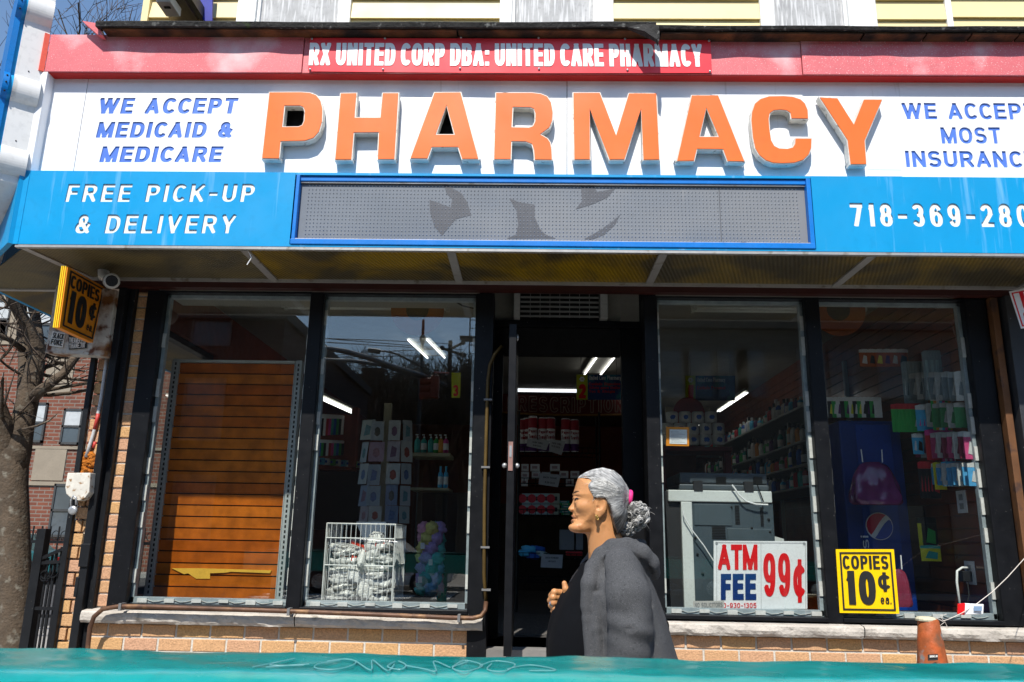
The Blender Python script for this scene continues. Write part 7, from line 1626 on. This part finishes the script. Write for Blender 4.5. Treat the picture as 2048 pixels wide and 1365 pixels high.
    n = smin(cap(X, Y, Z, v6(690, 860, 0), v6(735, 1420, 0), .046, .047), cap(X, Y, Z, v6(760, 850, 0), v6(800, 1420, .0), .052, .056), .03)
    n = smin(n, cap(X, ay, Z, (h6(690, 880)[0], .045, h6(690, 880)[1]), (h6(590, 1250)[0], .018, h6(590, 1250)[1]), .012, .010), .012)   # neck muscle
    return smin(f, n, .018)
def z7(a, b_, y): p = P(1080 + a / 5.25, 1060 + b_ / 5.25, YW_); return (p.x, YW_ + y, p.z)
fingers = [([(232, 668, .012), (150, 652, -.012), (122, 690, .006), (170, 706, .030)], [.0115, .0112, .0105, .009]),
           ([(225, 720, .012), (138, 706, -.014), (110, 742, .004), (160, 758, .030)], [.0118, .0115, .0108, .0092]),
           ([(212, 768, .012), (142, 764, -.012), (117, 796, .006), (162, 806, .030)], [.0112, .0108, .010, .0088]),
           ([(200, 812, .012), (156, 822, -.008), (138, 852, .006), (166, 862, .026)], [.0100, .0094, .0088, .0078])]
thumb = ([(236, 740, .012), (272, 672, -.006), (268, 618, -.012), (254, 560, -.010)], [.015, .0115, .0108, .0085])
def hand(X, Y, Z):
    f = cap(X, Y, Z, z7(215, 690, .02), z7(205, 800, .02), .020, .018)
    for pts, rs in fingers + [thumb]: f = smin(f, chain(X, Y, Z, [z7(*q) for q in pts], rs, .003), .0035)
    return f
def bodyf(X, Y, Z):
    ay = np.abs(Y - YW_); c = h5(480, 900)
    f = smin(cap(X, Y, Z, v5(560, 760, 0), v5(480, 1250, 0), .085, .12), cap(X, Y, Z, v5(480, 1250, 0), v5(500, 1500, 0), .12, .13), .05)
    sh_ = h5(565, 690); f = smin(f, cap(X, ay, Z, (h5(560, 650)[0], .03, h5(560, 650)[1]), (sh_[0], .14, sh_[1]), .040, .040), .04)
    el_ = h5(580, 1090); f = smin(f, chain(X, Y, Z, [(sh_[0], YW_ - .15, sh_[1]), (el_[0], YW_ - .19, el_[1]), v5(520, 1380, -.17)], [.042, .036, .026], .02), .02)
    f = smin(f, chain(X, Y, Z, [(sh_[0], YW_ + .15, sh_[1]), v5(470, 1090, .19), z7(222, 760, .035)], [.042, .036, .026], .02), .02)
    for s_, fx in ((-1, .16), (1, -.14)):
        hp = v5(500, 1480, .09 * s_); f = smin(f, chain(X, Y, Z, [hp, (hp[0] - fx * .3, YW_ + .09 * s_, .48), (hp[0] - fx + .05, YW_ + .085 * s_, .08)], [.09, .058, .042], .03), .04)
        f = smin(f, cap(X, Y, Z, (hp[0] - fx + .06, YW_ + .085 * s_, .05), (hp[0] - fx - .09, YW_ + .085 * s_, .035), .04, .03), .02)
    return f
wm_ = thing('person', 'grey haired woman with curly ponytail, charcoal hooded cardigan and black top, walking left', 'person', (Pw(1230, 1200)[0], YW_, 0))
m_skin = mat('skin_brown', (.52, .245, .10), .42, var=.08, vs=16, sss=.10, spec=.4, bump=.07, bs=240, stain=[((.34, .13, .045), 30, .62, .72), ((.56, .22, .095), 9, .55, .7)], fine=.025)
def part_sdf(name, f, lo, hi, h, m, parent=None, sub=True):
    V, Q = surface_nets(f, lo, hi, h); mb = MB(); mb.add([tuple(v) for v in V], [tuple(int(i) for i in q) for q in Q])
    return build(name, mb, m, parent or wm_, smooth=True)
hx = [h6(230, 1300), h6(1080, 100)]
Vh, Qh = surface_nets(head, (hx[0][0] - .01, YW_ - .10, h6(0, 1400)[1]), (hx[1][0] + .01, YW_ + .10, hx[1][1] + .01), .0021)
hb = [z7(90, 880, 0), z7(300, 530, 0)]
Vg, Qg = surface_nets(lambda X, Y, Z: smin(hand(X, Y, Z), cap(X, Y, Z, z7(222, 760, .035), v5(320, 960, .10), .024, .030), .012), (hb[0][0] - .015, YW_ - .05, hb[0][2] - .02), (hb[1][0] + .03, YW_ + .09, hb[1][2] + .02), .0022)
bm2 = MB(); bm2.add([tuple(v) for v in Vh], [tuple(int(i) for i in q) for q in Qh]); bm2.add([tuple(v) for v in Vg], [tuple(int(i) for i in q) for q in Qg])
Vb, Qb = surface_nets(bodyf, (h5(0, 0)[0] - .25, YW_ - .30, 0.0), (h5(800, 0)[0] + .25, YW_ + .30, h5(0, 590)[1]), .012)
bm2.add([tuple(v) for v in Vb], [tuple(int(i) for i in q) for q in Qb])
build('body', bm2, m_skin, wm_, smooth=True)
# hair swept back to the tie
hairp = [h6(*q) for q in ((372, 266), (410, 256), (470, 246), (535, 262), (548, 300), (505, 350), (497, 385), (520, 435), (556, 500), (575, 545), (612, 530), (640, 505), (690, 505), (735, 540), (752, 600), (790, 640), (806, 720), (830, 860), (860, 940), (905, 1030), (1010, 900), (1120, 600), (1100, 300), (950, 120), (720, 60), (480, 150), (372, 236))]
tie = h6(1088, 520)
def hairf(X, Y, Z):
    f = inflate(skull, X, Y, Z, .078, .072, YW_)
    f = smin(f, cap(X, Y, Z, v6(960, 520, 0), v6(1080, 525, 0), .040, .016), .03)
    f = smin(f, cap(X, np.abs(Y - YW_) * .8 + YW_, Z, v6(850, 760, .03), v6(905, 960, .02), .045, .03), .03)
    return smax(f - .0055, -poly_d(hairp, X, Z), .010)
def hair_mat():
    m = bpy.data.materials.new('grey_hair'); m.use_nodes = True; nt = m.node_tree; N = nt.nodes; L = nt.links; b = N['Principled BSDF']
    tc = N.new('ShaderNodeTexCoord'); sb_ = N.new('ShaderNodeVectorMath'); sb_.operation = 'SUBTRACT'; L.new(tc.outputs['Object'], sb_.inputs[0])
    sb_.inputs[1].default_value = (tie[0] + .012 - wm_.location.x, 0, tie[1] - wm_.location.z)
    sp = N.new('ShaderNodeSeparateXYZ'); L.new(sb_.outputs[0], sp.inputs[0])
    def mth(op, a, b2):
        n = N.new('ShaderNodeMath'); n.operation = op
        for s, v in ((n.inputs[0], a), (n.inputs[1], b2)):
            if isinstance(v, (int, float)): s.default_value = v
            else: L.new(v, s)
        return n.outputs[0]
    neg = mth('MULTIPLY', sp.outputs[0], -1.0); an = mth('ARCTAN2', sp.outputs[2], neg)
    ln_ = N.new('ShaderNodeVectorMath'); ln_.operation = 'LENGTH'; L.new(sb_.outputs[0], ln_.inputs[0])
    cb = N.new('ShaderNodeCombineXYZ'); L.new(mth('MULTIPLY', an, 22.0), cb.inputs[0]); L.new(mth('MULTIPLY', ln_.outputs['Value'], 16.0), cb.inputs[1]); L.new(mth('MULTIPLY', sp.outputs[1], 60.0), cb.inputs[2])
    no = N.new('ShaderNodeTexNoise'); no.inputs['Scale'].default_value = 1.0; no.inputs['Detail'].default_value = 5; no.inputs['Roughness'].default_value = .7; L.new(cb.outputs[0], no.inputs['Vector'])
    n2 = N.new('ShaderNodeTexNoise'); n2.inputs['Scale'].default_value = 22; L.new(tc.outputs['Object'], n2.inputs['Vector'])
    cr = N.new('ShaderNodeValToRGB'); el = cr.color_ramp.elements; el[0].position = .33; el[0].color = (.03, .03, .03, 1); el[1].position = .64; el[1].color = (.52, .52, .51, 1); e3 = el.new(.47); e3.color = (.20, .20, .195, 1)
    mx_ = mth('ADD', mth('MULTIPLY', no.outputs[0], .70), mth('ADD', mth('MULTIPLY', n2.outputs[0], .20), mth('MULTIPLY', sp.outputs[2], .9))); L.new(mx_, cr.inputs[0]); L.new(cr.outputs[0], b.inputs[0]); b.inputs['Roughness'].default_value = .42
    bp = N.new('ShaderNodeBump'); bp.inputs['Strength'].default_value = .8; bp.inputs['Distance'].default_value = .004; L.new(no.outputs[0], bp.inputs['Height']); L.new(bp.outputs[0], b.inputs['Normal']); return m
m_hair = hair_mat(); m_curl = tintmat('curl_hair', (.12, .12, .118), (.72, .71, .68), .4, .3, 200)
part_sdf('hair', hairf, (h6(320, 0)[0], YW_ - .105, h6(0, 1060)[1]), (h6(1150, 0)[0], YW_ + .105, h6(0, 60)[1]), .0028, m_hair)
rr_ = random.Random(3); cu = MB()
def curl(c, ax_, rad_, turns, ln, r):
    ax_ = Vector(ax_).normalized(); a = ax_.cross(Vector((.2, .9, .4))).normalized(); b2 = ax_.cross(a); n = int(turns * 9); c = Vector(c); ph = rr_.uniform(0, 6.3)
    cu.tint = min(1, max(0, rr_.gauss(.5, .26))); cu.tube([c + ax_ * (ln * (k / n - .5)) + (a * math.cos(ph + 2 * math.pi * turns * k / n) + b2 * math.sin(ph + 2 * math.pi * turns * k / n)) * rad_ * (1 - .3 * k / n) for k in range(n + 1)], [r * (1 - .6 * k / n) for k in range(n + 1)], 4, cap=False)
for i in range(330):
    d = Vector((rr_.gauss(0, 1), rr_.gauss(0, 1), rr_.gauss(0, 1))).normalized(); k = rr_.uniform(.72, 1.0)
    if i < 235: c = Vector(v6(1180, 765, 0)) + Vector((d.x * .042 * k, d.y * .042 * k, d.z * .047 * k))
    else: c = Vector(v6(1000, 930, 0)) + Vector((d.x * .042 * k, d.y * .045 * k, d.z * .028 * k))
    t_ = d + Vector((rr_.uniform(-1, 1), rr_.uniform(-1, 1), rr_.uniform(-1, 1))) * .55
    for q_ in range(2): curl(c + d * .002 * q_, t_, rr_.uniform(.006, .0135), rr_.uniform(1.3, 2.0), rr_.uniform(.003, .010), rr_.uniform(.0018, .0030))
for i in range(8):                                  # stray hairs
    d = Vector((rr_.uniform(-.2, 1), rr_.uniform(-1, 1), rr_.uniform(-1, 1))).normalized(); c = Vector(v6(1175, 760, 0)) + d * .05
    cu.tint = rr_.random(); cu.tube([c, c + d * .008 + Vector((0, 0, -.004)), c + d * .014 + Vector((.003, 0, -.012))], .0006, 3, cap=False)
st_m = MB(); sk_ = np.array(skull); hl = [(380, 256), (440, 250), (520, 262), (545, 300), (508, 350), (500, 385), (522, 435), (556, 495), (580, 540), (640, 508), (690, 508), (735, 545), (756, 610), (790, 660), (808, 740), (828, 850), (850, 925)]
def capw(x, z):
    t = np.clip(poly_d(skull, np.array([x]), np.array([z]))[0] / .072, 0, 1); return .078 * math.sqrt(max(0, 1 - (1 - t) ** 2))
for i in range(420):
    u = rr_.random() * (len(hl) - 1); k = int(u); u -= k; a, b2 = hl[k], hl[min(k + 1, len(hl) - 1)]; sx_, sz_ = a[0] + (b2[0] - a[0]) * u, a[1] + (b2[1] - a[1]) * u
    t0 = rr_.uniform(0, .6) if rr_.random() < .6 else 0; sg_ = -1 if rr_.random() < .75 else 1; bow = rr_.uniform(-30, 10) + (-45 if sz_ < 420 else 0); pts = []
    for j in range(9):
        t = t0 + (rr_.uniform(.9, 1.0) - t0) * j / 8 if j == 8 else t0 + (1 - t0) * j / 8; xx_, zz2 = sx_ + (1080 - sx_) * t, sz_ + (522 - sz_) * t + bow * math.sin(math.pi * t); q = h6(xx_, zz2); wv = capw(*q); lim = .078 * (1 - t) + .018
        pts.append((q[0], YW_ + sg_ * (min(wv, lim if t > .8 else 9) + .0068 + .0012 * math.sin(j * 2 + i)), q[1]))
    st_m.tint = min(1, max(0, rr_.gauss(.55, .3))); st_m.tube(pts, [.0004] + [rr_.uniform(.0007, .0013)] * 7 + [.0006], 4, cap=False)
for i in range(26):                                  # wisps at the hairline and nape
    a = hl[rr_.randrange(len(hl))] if i < 14 else (rr_.uniform(830, 900), rr_.uniform(860, 1010)); q = Vector(v6(a[0], a[1], -capw(*h6(*a)) * .97 - .002)); st_m.tint = rr_.random(); st_m.tube([q, q + Vector((rr_.uniform(-.012, .006), -.002, rr_.uniform(-.006, .006))), q + Vector((rr_.uniform(-.02, .006), -.002, rr_.uniform(-.018, .004)))], .00045, 3, cap=False)
st_m.tint = .5; build('hair_strands', st_m, m_curl, wm_, smooth=True)
cu.tint = .5; build('curls', cu, m_curl, wm_, smooth=True)
build('hair_core', MB().ball(v6(1170, 750, 0), (.041, .041, .043), 20, 14, .3, 6).ball(v6(1005, 930, 0), (.040, .042, .024), 18, 12, .3, 6), mat('hair_dark', (.10, .10, .095), .6, var=.5, vs=60, bump=1, bs=160), wm_, smooth=True)
tt = Vector(v6(1088, 522, 0)); tm_ = MB(); ring = []
for k in range(17): a = 2 * math.pi * k / 16; ring.append(tt + Vector((.007 * math.sin(a) * .5, .021 * math.cos(a), .021 * math.sin(a))))
tm_.tube(ring, .0085, 8, cap=False); build('hair_tie', tm_, mat('tie_pink', (.78, .03, .22), .6), wm_, smooth=True)
# face details
ey = MB()
for s_ in (-1, 1):
    ey.tube([v6(333, 541, s_ * .034), v6(350, 534, s_ * .042), v6(372, 538, s_ * .0445), v6(388, 547, s_ * .0455)], [.0018, .0030, .0028, .0012], 6)
    ey.tube([v6(337, 560, s_ * .036), v6(355, 564, s_ * .0425), v6(376, 558, s_ * .0445)], [.0008, .0010, .0006], 5)
    ey.ball(v6(345, 549, s_ * .0385), (.0052, .0034, .0058), 8, 6)
build('eyelashes', ey, mat('lash_dark', (.02, .012, .01), .4), wm_)
eb = MB()
for s_ in (-1, 1): eb.tube([v6(316, 462, s_ * .017), v6(345, 440, s_ * .036), v6(390, 444, s_ * .049), v6(425, 462, s_ * .057)], [.0020, .0028, .0020, .0006], 6)
build('eyebrows', eb, mat('brow_brown', (.13, .075, .04), .8), wm_)
lipm = MB()
for s_ in (-1, 1): lipm.tube([v6(302, 762, s_ * .001), v6(312, 776, s_ * .012), v6(335, 796, s_ * .022)], [.0035, .0028, .0008], 6).tube([v6(302, 838, s_ * .001), v6(312, 832, s_ * .012), v6(335, 806, s_ * .022)], [.0042, .0034, .0008], 6)
build('lips', lipm, mat('lip_rose', (.40, .155, .085), .45), wm_, smooth=True)
er_ = MB()
for s_ in (-1,):
    for (a, b2, r) in ((610, 788, .0055), (626, 806, .0045)): q = Vector(v6(a, b2, s_ * .083)); er_.tube([q + Vector((r * math.cos(t) * .5, r * math.cos(t) * .4, r * math.sin(t) * 1.3)) for t in [k * math.pi / 6 for k in range(13)]], .0022, 6)
build('earring', er_, mat('gold', (.85, .55, .18), .2, metal=1.0), wm_, smooth=True)
# clothes
tee = [h5(*q) for q in ((430, 618), (398, 600), (376, 588), (350, 640), (305, 725), (258, 810), (210, 905), (172, 990), (142, 1075), (120, 1160), (110, 1240), (106, 1330), (112, 1450), (150, 1560), (620, 1560), (720, 1000), (640, 640), (540, 590))]
m_tee = mat('black_jersey', (.0035, .004, .0055), .9, spec=.12, var=.15, bump=.15, bs=300)
def teef(X, Y, Z):
    zt = np.clip((h5(0, 560)[1] - Z) / .12, 0, 1); f = inflate(tee, X, Y, Z, .045 + .115 * zt ** .6, .12, YW_)
    f = smin(f, ell(X, Y, Z, v5(300, 1150, 0), (.088, .13, .15)), .04)
    w_ = .004 * np.sin(X * 60 + Z * 34) * np.clip((h5(0, 900)[1] - Z) / .1, 0, 1) * np.clip(np.sin(Z * 21), 0, 1); return smax(f + w_, -cap(X, Y, Z, v6(600, 1220, 0), v6(760, 1050, 0), .062, .07), .006)
part_sdf('shirt', teef, (h5(90, 0)[0] - .03, YW_ - .2, h5(0, 1580)[1]), (h5(740, 0)[0], YW_ + .2, h5(0, 560)[1]), .0065, m_tee)
card = [h5(*q) for q in ((402, 668), (424, 618), (470, 568), (520, 520), (552, 497), (620, 500), (690, 516), (738, 556), (782, 636), (800, 690), (790, 740), (768, 752), (800, 820), (838, 915), (868, 1000), (900, 1110), (935, 1230), (962, 1318), (985, 1420), (1010, 1620), (385, 1620), (372, 1400), (360, 1230), (348, 1110), (340, 1000), (339, 900), (352, 780), (372, 715))]
def cardf(X, Y, Z):
    y = Y - YW_; ay = np.abs(y); zt = np.clip((h5(0, 500)[1] - Z) / .13, 0, 1); W = .062 + .125 * zt ** .75
    f = inflate(card, X, Y, Z, W, .085, YW_)
    side = lambda a, b_, yy: (h5(a, b_)[0], yy, h5(a, b_)[1])
    ay2 = ay
    arm = chain(X, ay2, Z, [side(560, 690, .15), side(590, 860, .195), side(600, 1045, .205), side(588, 1200, .205), side(570, 1360, .195), side(545, 1440, .185)], [.066, .070, .070, .064, .056, .05], .02)
    arm = arm + .0035 * np.sin(Z * 95 + X * 30) * np.clip(1 - np.abs(Z - h5(0, 1050)[1]) / .10, 0, 1)
    arm = smax(arm, -cap(X, ay2, Z, side(455, 1062, .285), side(600, 1040, .285), .012, .008), .008)
    f = smin(f, arm, .025)
    roll = chain(X, ay2, Z, [side(346, 930, .150), side(366, 790, .140), side(398, 700, .112), side(450, 625, .098), (h5(520, 575)[0], .098, h5(520, 575)[1]), side(610, 572, .105), side(690, 610, .105), side(748, 668, .085), side(782, 728, .045)], [.022, .027, .029, .030, .031, .033, .035, .034, .028], .012)
    f = smin(f, roll, .010)
    f = smax(f, -chain(X, ay2, Z, [side(430, 900, .205), side(428, 760, .18), side(470, 660, .150), side(550, 618, .150), side(640, 632, .155), side(715, 690, .135), side(758, 742, .10)], [.013, .017, .018, .017, .017, .016, .013], .01), .007)
    for (pts, r) in (([(352, 800), (350, 1000), (372, 1250), (388, 1500)], .016), ([(415, 860), (408, 1060), (428, 1300), (440, 1500)], .013)):
        f = smin(f, chain(X, ay2, Z, [side(a, b_, .155 if r > .015 else .17) for a, b_ in pts], [r * .8, r, r, r], .01), .014)
    for (pts) in ([(455, 850), (462, 1000), (455, 1260), (460, 1460)], [(725, 900), (735, 1100), (728, 1330)]):
        f = smax(f, -chain(X, ay2, Z, [side(a, b_, .20 if a < 700 else .165 if a < 800 else .14) for a, b_ in pts], [.007] * len(pts), .006), .012)
    f = f + .0045 * np.sin(X * 34 + np.sin(Z * 7.5) * 1.3 + Y * 9) * np.clip((h5(0, 900)[1] - Z) / .2, 0, 1)
    f = f + .0028 * np.sin(X * 46 + np.sin(Z * 13) * 2.2) * np.clip((h5(0, 800)[1] - Z) / .1, 0, 1)
    cav = inflate([h5(*q) for q in ((372, 715), (402, 668), (432, 640), (560, 600), (700, 900), (860, 1300), (900, 1640), (300, 1640), (300, 900))], X, Y, Z, .085, .06, YW_)
    f = smax(f, -(cav + .004), .006)
    hole = cap(X, Y, Z, v6(640, 1050, 0), v6(860, 1040, 0), .064, .058); f = smax(f, -hole, .008)
    return f
m_wool = mat('charcoal_wool', (.070, .072, .077), .95, var=.12, vs=12, bump=.35, bs=420, spec=.15, stain=[((.15, .152, .157), 420, .56, .72), ((.040, .041, .045), 130, .58, .75)], fine=.04)
part_sdf('cardigan', cardf, (h5(300, 0)[0], YW_ - .30, h5(0, 1600)[1]), (h5(1020, 0)[0], YW_ + .30, h5(0, 470)[1]), .0058, m_wool)
build('hood_tip', MB().slab([v5(690, 512, .03), v5(765, 520, .04), v5(782, 590, .05), v5(796, 650, .05), v5(740, 600, .02)], (0, .02, 0)), m_wool, wm_, bev=.008)
def pant(X, Y, Z): return bodyf(X, Y, Z) - .014
part_sdf('trousers', lambda X, Y, Z: np.maximum(pant(X, Y, Z), np.maximum(Z - h5(0, 1500)[1], .10 - Z)), (h5(0, 0)[0] - .2, YW_ - .24, .09), (h5(700, 0)[0] + .2, YW_ + .24, h5(0, 1490)[1]), .012, m_tee)
part_sdf('shoes', lambda X, Y, Z: np.maximum(bodyf(X, Y, Z) - .008, Z - .10), (h5(0, 0)[0] - .25, YW_ - .24, -.01), (h5(700, 0)[0] + .2, YW_ + .24, .11), .010, mat('shoe_black', (.02, .02, .02), .5))
build('shoulder_strap', MB().tube([v5(400, 640, .10), v5(338, 700, .07), v5(285, 765, .03), v5(248, 826, -.002), v5(228, 860, .0), v5(215, 905, .01)], .0045, 6), mat('strap_black', (.012, .012, .014), .6), wm_)
rg = MB(); f3 = [Vector(z7(*q)) for q in fingers[2][0]]; rc = f3[1].lerp(f3[2], .25); dd_ = (f3[2] - f3[1]).normalized(); a1 = dd_.cross(Vector((0, 1, 0))).normalized(); a2 = dd_.cross(a1)
for o_ in (-.003, .003): rg.tube([rc + dd_ * o_ + (a1 * math.cos(t) + a2 * math.sin(t)) * .0116 for t in [k * math.pi / 8 for k in range(17)]], .0017, 5)
build('ring', rg, mat('silver', (.75, .72, .66), .2, metal=1.0), wm_)
